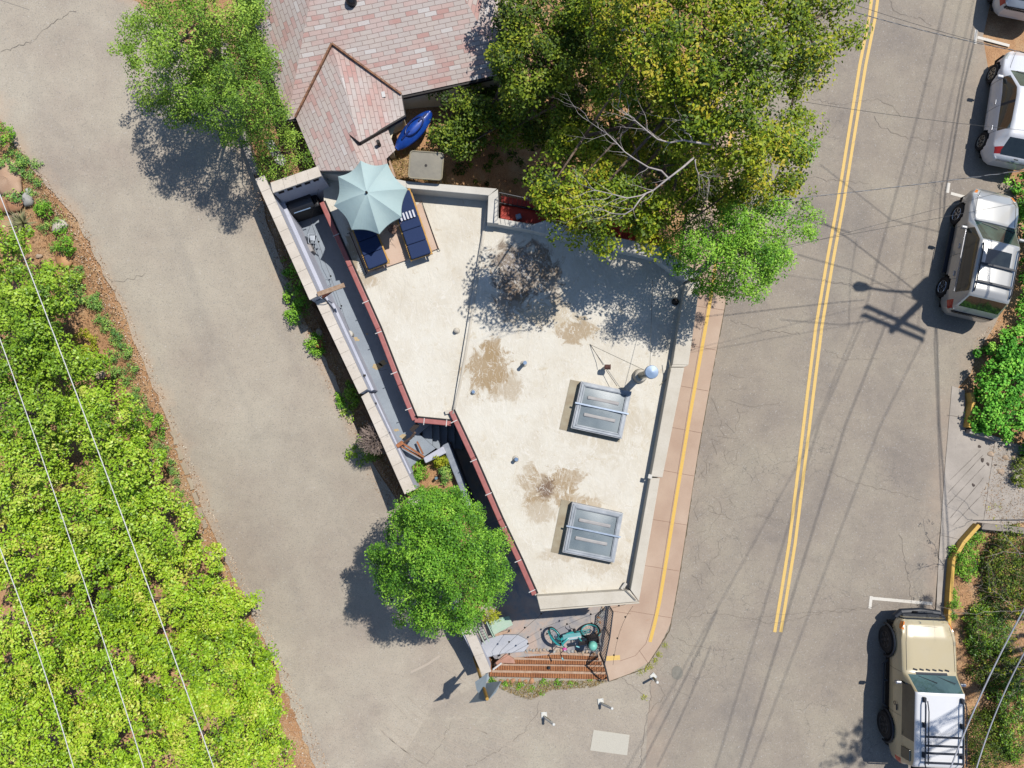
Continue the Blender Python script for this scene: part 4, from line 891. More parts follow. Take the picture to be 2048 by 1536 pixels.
# plywood platform: three sheets
def m_ply():
    t = NT('plywood', .7, 0, .25); mp = t.n('Mapping', {'Vector': t.obj(), 'Rotation': (0, 0, math.radians(22)), 'Scale': (1, 1, 1)})
    n0 = t.noise(1.1, 2, .4, vec=mp.outputs[0]); wv = t.math('SINE', t.math('MULTIPLY', t.math('ADD', t.math('MULTIPLY', n0, 9.), t.n('SeparateXYZ', {0: mp.outputs[0]}).outputs[1]), 34.))
    c = t.ramp(t.noise(1.5, 5), [(.3, S(206, 172, 148)), (.6, S(222, 194, 172))]); c = t.mix(t.rng(wv, .1, .9, 0, .35), c, S(232, 206, 188)); t.col(c); return t.m
PLY = m_ply()
def sheet3(label, pts, z):
    t = thing('plywood_sheet', label, 'plywood sheet', P(*pts[0], ZW)); q = px(pts, z); m = MB().prism([(p.x, p.y) for p in q], ZW+.002, z); m.build('sheet', PLY, t); return t, q
ts, q = sheet3('narrow plywood sheet left of the left lounger, with a dark seam', [(697, 466), (716, 461), (750, 540), (732, 547)], ZW+.07)
sheet3('wide plywood sheet with wavy grain between the two loungers', [(717, 460), (792, 436), (826, 515), (752, 541)], ZW+.068)
t3, _ = sheet3('narrow plywood sheet right of the right lounger', [(805, 428), (842, 404), (878, 496), (838, 512)], ZW+.07)
m = MB(); m.tube([P(694, 468, ZW+.06), P(699, 465, ZW+.1), P(733, 547, ZW+.1), P(730, 550, ZW+.05)], .012, 5); m.build('edge_trim', VAL, ts)
m = MB(); m.tube([P(840, 405, ZW+.1), P(843, 402, ZW+.1), P(877, 499, ZW+.1), P(880, 501, ZW+.05)], .012, 5); m.build('edge_trim', VAL, t3)
NAVY = NT('navy_fabric', .9, 0, .15); NAVY.col(NAVY.mix(NAVY.rng(NAVY.noise(90, 2), .4, .7, 0, .3), S(50, 66, 104), S(38, 52, 88))); NAVY.bump(NAVY.noise(6, 4), .5, .03); NAVY = NAVY.m
WST = plain('white_stripe_cloth', S(240, 240, 246), S(226, 228, 238), rough=.9, sp=0)
TEAK = plain('teak_frame', S(224, 176, 96), S(206, 154, 78), rough=.6, scale=12, sp=.02)
def lounger(label, foot, head, vis_pillow, raised):
    f = P(*foot, ZW+.45); h = P(*head, ZW+.45); yv = (h-f); L = 1.95; yv.z = 0; yv.normalize(); ang = math.atan2(yv.y, yv.x)-math.pi/2
    t = thing('sun_lounger', label, 'lounger', (f.x, f.y, ZW+.07), ang, group='navy sun loungers on the roof')
    def lb(c, d, nm, mat, bv=.01, parent=t, M=None): return MB().box(c, d, 0, M).build(nm, mat, parent, local=True, bevel=bv)
    Wd = .62
    for sx_ in (-1, 1):
        lb((sx_*(Wd/2+.0), L/2, .28), (.045, L, .06), 'side_rail', TEAK)
        for yy in (.15, L-.3): lb((sx_*(Wd/2-.0), yy, .125), (.05, .06, .26), 'leg', TEAK)
        # adjustment notches
    m = MB()
    for k in range(7): m.box((-(Wd/2), .12+.06*k, .325), (.04, .03, .03))
    m.build('notches', TEAK, t, local=True)
    lb((0, .04, .28), (Wd, .06, .05), 'end_rail', TEAK); lb((0, L-.03, .28), (Wd, .06, .05), 'end_rail', TEAK)
    # seat mattress in three pads, back rest raised a little
    y = .02
    for k, ln in enumerate((.42, .42, .36)):
        lb((0, y+ln/2, .36), (Wd-.04, ln-.006, .10), 'seat_pad', NAVY, .03); y += ln
    a = math.radians(raised); Mx = Matrix.Rotation(a, 3, 'X'); c = Vector((0, y, .32))+Mx @ Vector((0, .36, .05))
    lb(c, (Wd-.04, .72, .10), 'back_pad', NAVY, .03, M=Mx); c2 = Vector((0, y, .32))+Mx @ Vector((0, .38, -.03)); lb(c2, (Wd+.02, .78, .035), 'back_frame', TEAK, M=Mx)
    pc = Vector((0, y, .32))+Mx @ Vector((0, vis_pillow, .13)); pl = lb(pc, (.5, .2, .07), 'pillow', NAVY, .03, M=Mx)
    m = MB()
    for k in range(5): m.box(Vector(pc)+Mx @ Vector((-.19+.095*k, 0, .002)), (.048, .206, .076), 0, Mx)
    ob = m.build('stripes', WST, pl, local=True)
    return t
lounger('navy sun lounger with striped pillow, left one, half under the umbrella', (757, 533), (705, 400), .14, 8)
lounger('navy sun lounger with striped pillow, right one, mostly in the sun', (843, 514), (797, 378), .06, 14)
# dried branches in a pot on the platform
b = P(787, 462, ZW+.07); t = thing('potted_dry_plant', 'dried leafless branches on the plywood at the edge of the umbrella', 'plant', b)
MB().lathe(b, [(.09, 0), (.12, .2), (.13, .22)], 14).build('pot', plain('brown_pot', S(150, 116, 98), rough=.8), t)
m = MB(); TW = plain('dry_twig', S(190, 160, 146), S(150, 120, 110), rough=.9)
for k in range(26):
    a = random.uniform(0, 6.28); e = random.uniform(.1, .38); hgt = random.uniform(.25, .6); q = b+Vector((0, 0, .2)); pts = [q]
    for j in range(3): pts.append(q+Vector((e*math.cos(a+random.uniform(-.5, .5))*(j+1)/3, e*math.sin(a+random.uniform(-.5, .5))*(j+1)/3, hgt*(j+1)/3)))
    m.tube(pts, [.008, .007, .005, .003], 4)
m.build('branches', TW, t)
# ================================================================== PATIO THINGS
def railing(label, base_px, z, h, nb):
    q = [P(u, v, z) for u, v in base_px]; t = thing('railing', label, 'railing', q[0]); T = [p+Vector((0, 0, h)) for p in q]
    MB().tube(T, .022, 8).build('top_rail', RAILM, t); B_ = [p+Vector((0, 0, .1)) for p in q]; MB().tube(B_, .024, 6).build('bottom_rail', RAILM, t)
    for p in q: MB().bar(p, p+Vector((0, 0, h+.03)), .035, .035, up=(1, 0, 0)).build('post', RAILM, t)
    m = MB(); L = sum((b-a).length for a, b in zip(q, q[1:])); 
    for a, b in zip(q, q[1:]):
        n = max(2, int(nb*(b-a).length/L))
        for k in range(1, n): p = a.lerp(b, k/n); m.cyl(p+Vector((0, 0, .1)), p+Vector((0, 0, h)), .012, .012, 5)
    m.build('balusters', RAILM, t); return t
railing('black metal railing along the right side of the patio', [(1216, 1208), (1210, 1255), (1200, 1306)], .5, 1.0, 22)
q = [P(1200, 1308, .5), P(1213, 1352, .13)]; t = thing('railing', 'short sloping black handrail beside the right end of the timber steps', 'railing', q[0])
MB().tube([q[0]+Vector((0, 0, .95)), q[1]+Vector((.0, 0, .45)), q[1]+Vector((0, -.02, 0))], .026, 8).build('top_rail', RAILM, t); MB().bar(q[0], q[0]+Vector((0, 0, .95)), .05, .05, up=(1, 0, 0)).build('post', RAILM, t)
m = MB()
for k in range(1, 7): p = q[0].lerp(q[1], k/7); m.cyl(p, p+Vector((0, 0, .95-.5*k/7)), .008, .008, 5)
m.build('balusters', RAILM, t)
# river stones edging the patio
ST = [plain('river_stone', S(214, 192, 168), S(186, 160, 134), scale=3, rough=.85), plain('grey_stone', S(206, 204, 198), S(176, 174, 168), scale=3, rough=.85), plain('orange_stone', S(214, 164, 124), S(184, 132, 96), scale=3, rough=.85)]
def rock(name, label, u, v, z, r, mat, group=None, flat=.6, cat='stone', asp=1.0, seed=None, gnd=False):
    rnd = random.Random(seed or int(u*7+v)); c = PG(u, v, r*flat*.3) if gnd else P(u, v, z+r*flat*.4); m = MB(); n, k = 12, 7
    ph = [rnd.uniform(0, 6) for _ in range(6)]; an = rnd.uniform(0, 3.1)
    for i in range(k+1):
        th = math.pi*i/k
        for j in range(n):
            a = 2*math.pi*j/n; rr = r*(1+.16*math.sin(2*a+ph[0])+.1*math.sin(3*a+ph[1]+th)+.06*math.sin(5*a+ph[2]+2*th))
            x = rr*math.sin(th)*math.cos(a)*asp; y = rr*math.sin(th)*math.sin(a); zz = r*flat*math.cos(th)*(1+.12*math.sin(2*a+ph[3]))
            m.v.append((c.x+x*math.cos(an)-y*math.sin(an), c.y+x*math.sin(an)+y*math.cos(an), c.z+zz))
    for i in range(k):
        for j in range(n): m.f.append((i*n+j, (i+1)*n+j, (i+1)*n+(j+1) % n, i*n+(j+1) % n))
    o = m.build(name, mat, smooth=True); tag(o, label, cat, group); return o
rn = random.Random(3)
u = 1040
while u < 1196:
    w_ = rn.uniform(5, 8); rock('border_stone', 'rounded river stone in the row edging the patio above the timber steps', u, 1300+rn.uniform(-2, 2)+(u-1040)*.03, .5, w_/2/62, rn.choice(ST[:2]), 'river stones edging the patio', asp=.8); u += w_*1.02
for k in range(22): rock('railing_stone', 'rough brown stone in the line under the black patio railing', 1205+rn.uniform(-5, 4)-k*.6, 1212+k*4.6, .5, rn.uniform(.045, .08), rn.choice(ST), 'stones under the patio railing')
for k in range(7): rock('border_stone', 'pinkish stone under the lower edge of the timber steps', 990+k*12+rn.uniform(-2, 2), 1362, .1, rn.uniform(.06, .1), ST[2], 'stones below the timber steps', gnd=True)
# green metal bench/table
t = thing('garden_bench', 'peeling pale green garden bench half under the round tree', 'bench', P(995, 1255, .5))
GRN = m_conc('peeling_green', S(176, 214, 186), S(206, 214, 202), .25)
q = px([(978, 1240), (1018, 1232), (1026, 1250), (988, 1270)], 1.0); MB().prism([(p.x, p.y) for p in q], .96, 1.0).build('seat', GRN, t, bevel=.008)
q = px([(988, 1268), (1024, 1258), (1022, 1264), (992, 1273)], .8); MB().prism([(p.x, p.y) for p in q], .77, .8).build('lower_board', PALEW, t)
m = MB(); a, b = P(973, 1244, 1.35), P(988, 1276, 1.35); m.tube([a, b], .018, 6); a2, b2 = P(976, 1243, 1.1), P(990, 1273, 1.1); m.tube([a2, b2], .014, 6)
for k in range(7): m.cyl(a.lerp(b, k/6), a2.lerp(b2, k/6), .009, .009, 5)
m.build('backrest', GRN, t)
for (u, v) in [(980, 1242), (1017, 1234), (1024, 1250), (989, 1268)]: MB().cyl(P(u, v, .5), P(u, v, .97), .015, .015, 6).build('leg', GRN, t)
m = MB(); a, b = P(966, 1258, 1.0), P(978, 1284, 1.0); m.tube([a, b], .016, 6); m.tube([P(958, 1262, .9), P(970, 1288, .9)], .016, 6); m.build('arm', GRN, t)
b = P(1000, 1205, .5)
# ---- bicycle (local frame: x forward, y left, z up)
def bicycle():
    TEAL = plain('teal_paint', S(60, 178, 178), S(48, 160, 164), rough=.3, spec=.6, sp=0); AQ = plain('aqua_paint', S(150, 222, 228), rough=.35, sp=0); BLK = plain('tyre_black', S(46, 40, 42), rough=.8, sp=0); WHT = plain('white_grip', S(230, 236, 238), sp=0)
    fr = P(1112, 1262, .85); rr = P(1181, 1252, .85); hd = math.atan2(fr.y-rr.y, fr.x-rr.x)
    mid = (fr+rr)/2; lean = Matrix.Rotation(math.radians(-26), 4, 'X')
    t = thing('bicycle', 'teal and aqua step-through bicycle with a black rear basket parked on the patio', 'bicycle', (mid.x, mid.y-.05, .5), 0); t.matrix_world = Matrix.Translation((mid.x-.02, mid.y-.02, .5)) @ Matrix.Rotation(hd, 4, 'Z') @ lean
    def b(m, nm, mat, par=t, sm=True): return m.build(nm, mat, par, local=True, smooth=sm)
    R = .33; fx, rx = .56, -.54; st = math.radians(-52); fd = Vector((math.cos(st), math.sin(st), 0)); fn = Vector((-math.sin(st), math.cos(st), 0))
    for nm, x, n_ in (('front_wheel', fx, fn), ('rear_wheel', rx, Vector((0, 1, 0)))):
        c = Vector((x, 0, R)); w_ = b(MB().ring(c, R-.025, .028, n_, 32, 8), nm, BLK); b(MB().ring(c, R-.06, .018, n_, 32, 6), 'rim', TEAL, w_)
        m = MB(); e1 = n_.orthogonal().normalized(); e2 = n_.cross(e1)
        for k in range(14): a = 2*math.pi*k/14; m.cyl(c, c+(e1*math.cos(a)+e2*math.sin(a))*(R-.05), .0025, .0025, 4)
        m.cyl(c-n_*.05, c+n_*.05, .022, .022, 8); b(m, 'spokes', STEEL, w_)
        e1 = (Vector((0, 0, 1))); e2 = n_.cross(e1); m = MB(); A0 = [c+(e1*math.sin(a)+e2*math.cos(a))*(R+.03) for a in np.linspace(.1, 2.9, 14)]; m.strip([p-n_*.03 for p in A0], [p+n_*.03 for p in A0]); b(m, 'mudguard', TEAL, w_)
    bb = Vector((-.05, 0, .28)); head = Vector((.40, 0, .72)); hb = Vector((.44, 0, .56)); seat = Vector((-.22, 0, .78))
    b(MB().tube([hb, Vector((.2, 0, .34)), bb], .045, 10), 'down_tube', TEAL); b(MB().tube([head, Vector((.15, 0, .48)), Vector((-.13, 0, .5))], .038, 10), 'top_tube', TEAL)
    b(MB().tube([bb, seat], .022, 8), 'seat_tube', TEAL); b(MB().tube([head+Vector((-.02, 0, .12)), hb], .026, 8), 'head_tube', TEAL)
    for s_ in (-1, 1):
        b(MB().tube([hb, Vector((fx, 0, R))+fn*s_*.06], .014, 6), 'fork', TEAL); b(MB().tube([bb, Vector((rx, s_*.06, R))], .012, 6), 'stay', TEAL); b(MB().tube([Vector((-.14, 0, .5)), Vector((rx, s_*.06, R))], .01, 6), 'stay', TEAL)
    b(MB().box((.06, 0, .47), (.56, .13, .13)), 'battery', AQ, sm=False)
    b(MB().box((-.02, 0, .53), (.42, .07, .03)), 'frame_top', WHT, sm=False)
    m = MB(); hc = head+Vector((-.06, 0, .24)); m.tube([head, hc], .016, 6); m.tube([hc+fn*.30-fd*.16, hc+fn*.22, hc, hc-fn*.22, hc-fn*.30-fd*.16], .013, 6); b(m, 'handlebar', BLK)
    m = MB(); m.tube([hc+fn*.30-fd*.16, hc+fn*.34-fd*.27], .02, 8); m.tube([hc-fn*.30-fd*.16, hc-fn*.34-fd*.27], .02, 8); b(m, 'grip', AQ)
    b(MB().lathe(hc+fd*.05+Vector((0, 0, .03)), [(.01, 0), (.07, .01), (.075, .02), (.03, .05)], 10), 'flower', plain('pink_flower', S(236, 90, 176), rough=.7, sp=0))
    b(MB().lathe(hc+fd*.05+Vector((0, 0, .085)), [(.028, 0), (.02, .02)], 8), 'flower_centre', WHT)
    b(MB().box(seat+Vector((0, 0, .03)), (.26, .15, .06)), 'saddle', BLK, sm=False).modifiers.new('b', 'BEVEL').width = .025
    m = MB()
    for s_ in (-1, 1): m.tube([Vector((-.2, s_*.06, .68)), Vector((-.75, s_*.07, .68)), Vector((rx, s_*.06, R))], .01, 5)
    b(m, 'rack', BLK)
    m = MB(); C = (-.55, 0, .83); m.box((-.55, 0, .70), (.36, .38, .02))
    for zz in (.76, .83, .92):
        q = [Vector((-.73, -.19, zz)), Vector((-.37, -.19, zz)), Vector((-.37, .19, zz)), Vector((-.73, .19, zz))]; m.tube(q+[q[0]], .012, 5)
    for k in range(6):
        for (x, y) in ((-.73+.072*k, -.19), (-.73+.072*k, .19), (-.73, -.19+.076*k), (-.37, -.19+.076*k)): m.cyl((x, y, .7), (x, y, .92), .007, .007, 4)
    b(m, 'basket', BLK)
    b(MB().box((-.55, 0, .80), (.26, .28, .08)), 'basket_bag', plain('black_bag', S(38, 40, 46), sp=0), sm=False)
    m = MB(); m.cyl((-.05, -.1, .28), (-.05, .1, .28), .05, .05, 10); m.tube([(-.05, -.1, .28), (.08, -.12, .2), (.08, -.2, .2)], .012, 5); m.tube([(-.05, .1, .28), (-.18, .12, .36), (-.18, .2, .36)], .012, 5); b(m, 'crank', BLK)
    # helmet lies in the basket
    hp = t.matrix_world @ Vector((-.52, .06, .92)); h = thing('bike_helmet', 'mint green round helmet resting on the rear basket of the bicycle', 'helmet', hp)
    MB().lathe((hp.x, hp.y, hp.z), [(.135, 0), (.14, .04), (.125, .1), (.08, .15), (.02, .168)], 22).build('shell', plain('mint_shell', S(140, 218, 198), S(120, 204, 186), rough=.4, sp=0), h, smooth=True)
    MB().ring((hp.x, hp.y, hp.z+.005), .135, .012, (0, 0, 1), 22, 6).build('rim', TEAL, h, smooth=True)
bicycle()
# ================================================================== BOLLARDS AND SIGN
def bollard(label, u, v, lean, rot, h=.70):
    b = PG(u, v); t = thing('bollard', label, 'bollard', b, 0, 'white flexible posts across the lane mouth'); W = plain('white_plastic', S(246, 246, 238), S(232, 230, 220), rough=.5, sp=.02)
    z0 = b.z+.026; m = MB().box((b.x, b.y, z0+.012), (.19, .19, .03), rot); m.build('base_plate', W, t, bevel=.006)
    m = MB()
    for sx in (-1, 1):
        for sy in (-1, 1): p = Vector((b.x, b.y, z0+.028))+Matrix.Rotation(rot, 3, 'Z') @ Vector((sx*.07, sy*.07, 0)); m.lathe(p, [(.012, 0), (.01, .01)], 6)
    m.build('bolt', STEEL, t)
    q = Vector((b.x, b.y-.04, z0+.02)); tp = q+Vector((lean[0], lean[1], h)); m = MB().tube([q, q.lerp(tp, .3)+Vector((-lean[0]*.12, 0, 0)), tp], .038, 12)
    m.build('post', W, t, smooth=False); MB().tube([q.lerp(tp, .62), q.lerp(tp, .74)], .0405, 12).build('reflective_band', plain('grey_band', S(150, 162, 160), rough=.3), t); MB().tube([q.lerp(tp, .1), q.lerp(tp, .6)], .0395, 12).build('dirty_band', plain('olive_band', S(150, 142, 92), rough=.6), t)
    MB().lathe(tp, [(.043, -.01), (.043, .01), (.03, .022)], 14).build('cap', plain('cap_white', S(252, 252, 246), rough=.5, sp=0), t)
bollard('white flexible bollard leaning right, leftmost and nearest the lane of the three', 1088, 1429, (.26, .03), .05)
bollard('white flexible bollard leaning right, in the middle of the three', 1201, 1402, (.26, .09), .1)
bollard('upright white flexible bollard beside the pavement corner', 1306, 1352, (-.02, .10), .75)
# street sign on a yellow pole
bs = P(947, 1316, .15); tpz = 4.0; tp = P(974.5, 1398, tpz)
t = thing('street_sign', 'pale grey diamond and square signs on a leaning yellow pole at the wall end', 'sign', bs)
YP = plain('yellow_pole', S(206, 164, 76), S(186, 142, 58), rough=.6, scale=8); MB().tube([bs-Vector((0, 0, .2)), tp], .045, 12).build('pole', YP, t, smooth=False)
SG = plain('sign_back', S(176, 188, 196), S(164, 178, 188), rough=.5, metal=.2, scale=2, sp=0)
def plate(cs, z, nm):
    q = [P(u, v, zz) for (u, v), zz in zip(cs, z)]; n_ = (q[1]-q[0]).cross(q[2]-q[0]).normalized()*.004; m = MB(); k = len(q); m.v = [tuple(p+n_) for p in q]+[tuple(p-n_) for p in q]; m.f = [tuple(range(k)), tuple(range(2*k-1, k-1, -1))]+[(i, i+k, (i+1) % k+k, (i+1) % k) for i in range(k)]; return m.build(nm, SG, t)
plate([(938, 1406), (953, 1388), (970, 1367), (1003, 1362), (992, 1384), (976, 1401)], [3.35, 3.15, 2.85, 3.35, 3.7, 3.95], 'diamond_plate')
plate([(950, 1364), (975, 1346), (979, 1356), (972, 1366), (976, 1399), (968, 1400), (953, 1380)], [2.9, 2.9, 2.85, 2.85, 3.4, 3.4, 3.1], 'square_plate')
plate([(934, 1382), (936, 1378), (938, 1382)], [2.5, 2.5, 2.5], 'clamp') if False else None

# ================================================================== WIRES AND POLE
WW = plain('bare_wire', S(236, 236, 232), rough=.5, sp=0); BW = plain('black_wire', S(60, 62, 66), rough=.5, sp=0); AW2 = plain('dull_cable', S(160, 164, 170), rough=.6, sp=0); AW = plain('alu_cable', S(210, 212, 220), rough=.35, metal=.4, sp=0)
def wire(label, pts, z, r, mat, group, sag=.25):
    a, b = P(*pts[0], z), P(*pts[1], z); d = b-a; a2, b2 = a-d*.35, b+d*.35; n = 24
    m = MB().tube([a2.lerp(b2, k/n)+Vector((0, 0, -sag*4*(k/n)*(1-k/n)+sag*.8)) for k in range(n+1)], r, 6)
    o = m.build('overhead_wire', mat, smooth=True); return tag(o, label, 'wire', group)
g1 = 'pale wires over the oak thicket'
wire('pale overhead wire, rightmost of the three over the oak thicket', [(0, 385), (430, 1536)], 9.0, .0105, WW, g1)
wire('pale overhead wire, middle one of the three over the oak thicket', [(0, 672), (290, 1536)], 9.0, .0095, WW, g1)
wire('pale overhead wire, leftmost one over the oak thicket, at the picture edge', [(0, 1090), (150, 1536)], 9.0, .0095, WW, g1)
g2 = 'dark service wires across the road'
wire('thin dark wire across the road near the top, straight one above the twisted cable', [(1700, 8), (2048, 108)], 6.5, .005, BW, g2)
wire('thin dark wire across the road level with the topmost full white car', [(1600, 204), (2048, 262)], 6.5, .005, BW, g2)
wire('thin dark wire running from the big tree to the silver vehicle hood', [(1560, 500), (2048, 372)], 6.5, .0045, BW, g2)
wire('thin dark wire crossing the silver vehicle windshield', [(1560, 494), (2048, 404)], 6.5, .005, BW, g2)
def twist(label, pts, z):
    a, b = P(*pts[0], z), P(*pts[1], z); d = b-a; a, b = a-d*.3, b+d*.3; n = 150; t = thing('twisted_cable', label, 'cable', a, group='twisted service cables'); dn = (b-a).normalized(); s_ = Vector((-dn.y, dn.x, 0))
    for nm, ph, mat in (('strand', 0, BW), ('strand', math.pi, AW2)):
        MB().tube([a.lerp(b, k/n)+s_*.009*math.cos(k*.8+ph)+Vector((0, 0, .009*math.sin(k*.8+ph)-.9*(k/n)*(1-k/n)+.2)) for k in range(n+1)], .006, 5).build(nm, mat, t)
twist('twisted black and white cable crossing the road at the very top', [(1690, 22), (2048, 108)], 6.5)
twist('twisted black and white cable crossing the road above the silver vehicle', [(1610, 396), (2048, 342)], 6.3)
g3 = 'thick aluminium cables at the lower right'
wire('thick pale cable over the tan vehicle roof, left one of the pair', [(2048, 1213), (1898, 1536)], 9.5, .014, AW, g3)
wire('thick pale cable at the lower right corner, right one of the pair', [(2048, 1300), (1950, 1536)], 9.5, .012, AW, g3)
# pole outside the right edge; its shadow falls on the road
SH = lambda u, v, z: P(u, v, 0)+Vector((-LD.x/-LD.z*z, -LD.y/-LD.z*z, z))   # point at height z whose shadow falls at this spot of the road
pb = SH(1800, 645, 11.6); pb = Vector((pb.x, pb.y, 0)); t = thing('utility_pole', 'tall wooden utility pole with two crossarms and a street light arm beside the road', 'utility pole', (pb.x, pb.y, G(pb)))
PW = plain('pole_wood', S(120, 100, 84), rough=.9); MB().cyl((pb.x, pb.y, -.2), (pb.x, pb.y, 12.4), .16, .11, 12).build('pole', PW, t)
for (a, b, z) in [((1731, 613), (1850, 665), 11.0), ((1726, 630), (1846, 680), 11.6)]:
    A_, B_ = SH(*a, z), SH(*b, z); c = MB().bar(A_, B_, .11, .12); c.build('crossarm', PW, t)
    for e in (A_, B_, A_.lerp(B_, .25)): MB().lathe(e, [(.05, .05), (.06, .12), (.03, .2)], 8).build('insulator', BW, t)
c = SH(1826, 612, 9.6); MB().cyl((pb.x-.05, pb.y+.35, 8.9), (pb.x-.05, pb.y+.35, 9.9), .24, .24, 14).build('transformer', plain('transformer_grey', S(150, 152, 154)), t)
a0 = Vector((pb.x, pb.y, 8.6)); a1 = SH(1740, 577, 8.7); m = MB().tube([a0, a0.lerp(a1, .3)+Vector((0, 0, .25)), a0.lerp(a1, .7)+Vector((0, 0, .2)), a1], .045, 8); m.build('lamp_arm', STEEL, t, smooth=True)
l1 = SH(1706, 572, 8.65); d = (l1-a1).normalized(); m = MB().tube([a1, a1.lerp(l1, .35), a1.lerp(l1, .8), l1], [.05, .15, .17, .08], 10); m.build('lamp_head', STEEL, t, smooth=True)
def shwire(label, pts, z, r, grp='wires of the roadside pole, seen as shadows'):
    q = [SH(u, v, z) for u, v in pts]; o = MB().tube(q, r, 6).build('pole_wire', BW); tag(o, label, 'wire', grp)
LB = 'dark wire strung along the right side of the road from the utility pole'
for pts, z, r in [([(1735, 620), (1640, 840), (1430, 1536), (1380, 1700)], 11.3, .012), ([(1770, 650), (1690, 850), (1478, 1536), (1420, 1700)], 11.8, .017), ([(1846, 676), (1760, 850), (1500, 1536), (1430, 1700)], 11.8, .012), ([(1728, 615), (1600, 920), (1330, 1400), (1240, 1560)], 11.2, .010),
                  ([(1985, -80), (1925, 180), (1889, 390), (1872, 650), (1878, 850), (1894, 1060), (1900, 1300)], 8.0, .020), ([(1975, -80), (1918, 180), (1880, 390), (1868, 690), (1884, 1060), (1890, 1300)], 7.2, .013),
                  ([(1905, -60), (1835, 230), (1760, 500), (1730, 620)], 11.3, .014), ([(1960, -60), (1890, 240), (1850, 480), (1835, 660)], 11.6, .010), ([(1935, -60), (1866, 240), (1810, 500), (1780, 640)], 11.4, .009),
                  ([(1840, 590), (1700, 480), (1560, 390)], 7.5, .014), ([(1850, 610), (1700, 540), (1560, 500)], 7.5, .012), ([(1830, 630), (1680, 650), (1560, 640)], 7.5, .01), ([(1900, 470), (1780, 440), (1640, 330)], 7.5, .01), ([(1712, 480), (1700, 560), (1696, 660)], 8.5, .008)]:
    shwire(LB, pts, z, r)
# ================================================================== CARS
def paint(name, c, metal=0.0, rough=.32):
    t = NT(name, rough, metal, .5); t.b.inputs['Coat Weight'].default_value = .8; t.b.inputs['Coat Roughness'].default_value = .06
    t.col(t.mix(t.rng(t.noise(2.5, 3), .4, .65, 0, .05), c, grey(.3))); return t.m
CGL = plain('car_glass', S(44, 52, 50), S(34, 40, 38), rough=.06, spec=.9, sp=0); CGG = plain('windscreen', S(74, 104, 96), S(48, 72, 68), rough=.06, spec=.9, scale=1.5, sp=0)
TYR = plain('tyre', S(48, 46, 46), S(38, 37, 38), rough=.85, sp=0); CHR = plain('chrome', S(214, 216, 222), rough=.2, metal=.8, sp=0); TRIM = plain('black_trim', S(42, 48, 58), rough=.5, sp=0)
REDL = plain('red_lens', S(212, 52, 30), S(180, 30, 24), rough=.15, spec=.7, sp=0); AMB = plain('amber_lens', S(240, 140, 40), rough=.15, spec=.7, sp=0); LENS = plain('clear_lens', S(214, 220, 216), rough=.1, spec=.8, sp=0); UNDER = plain('underbody', S(24, 24, 26), rough=.9, sp=0)
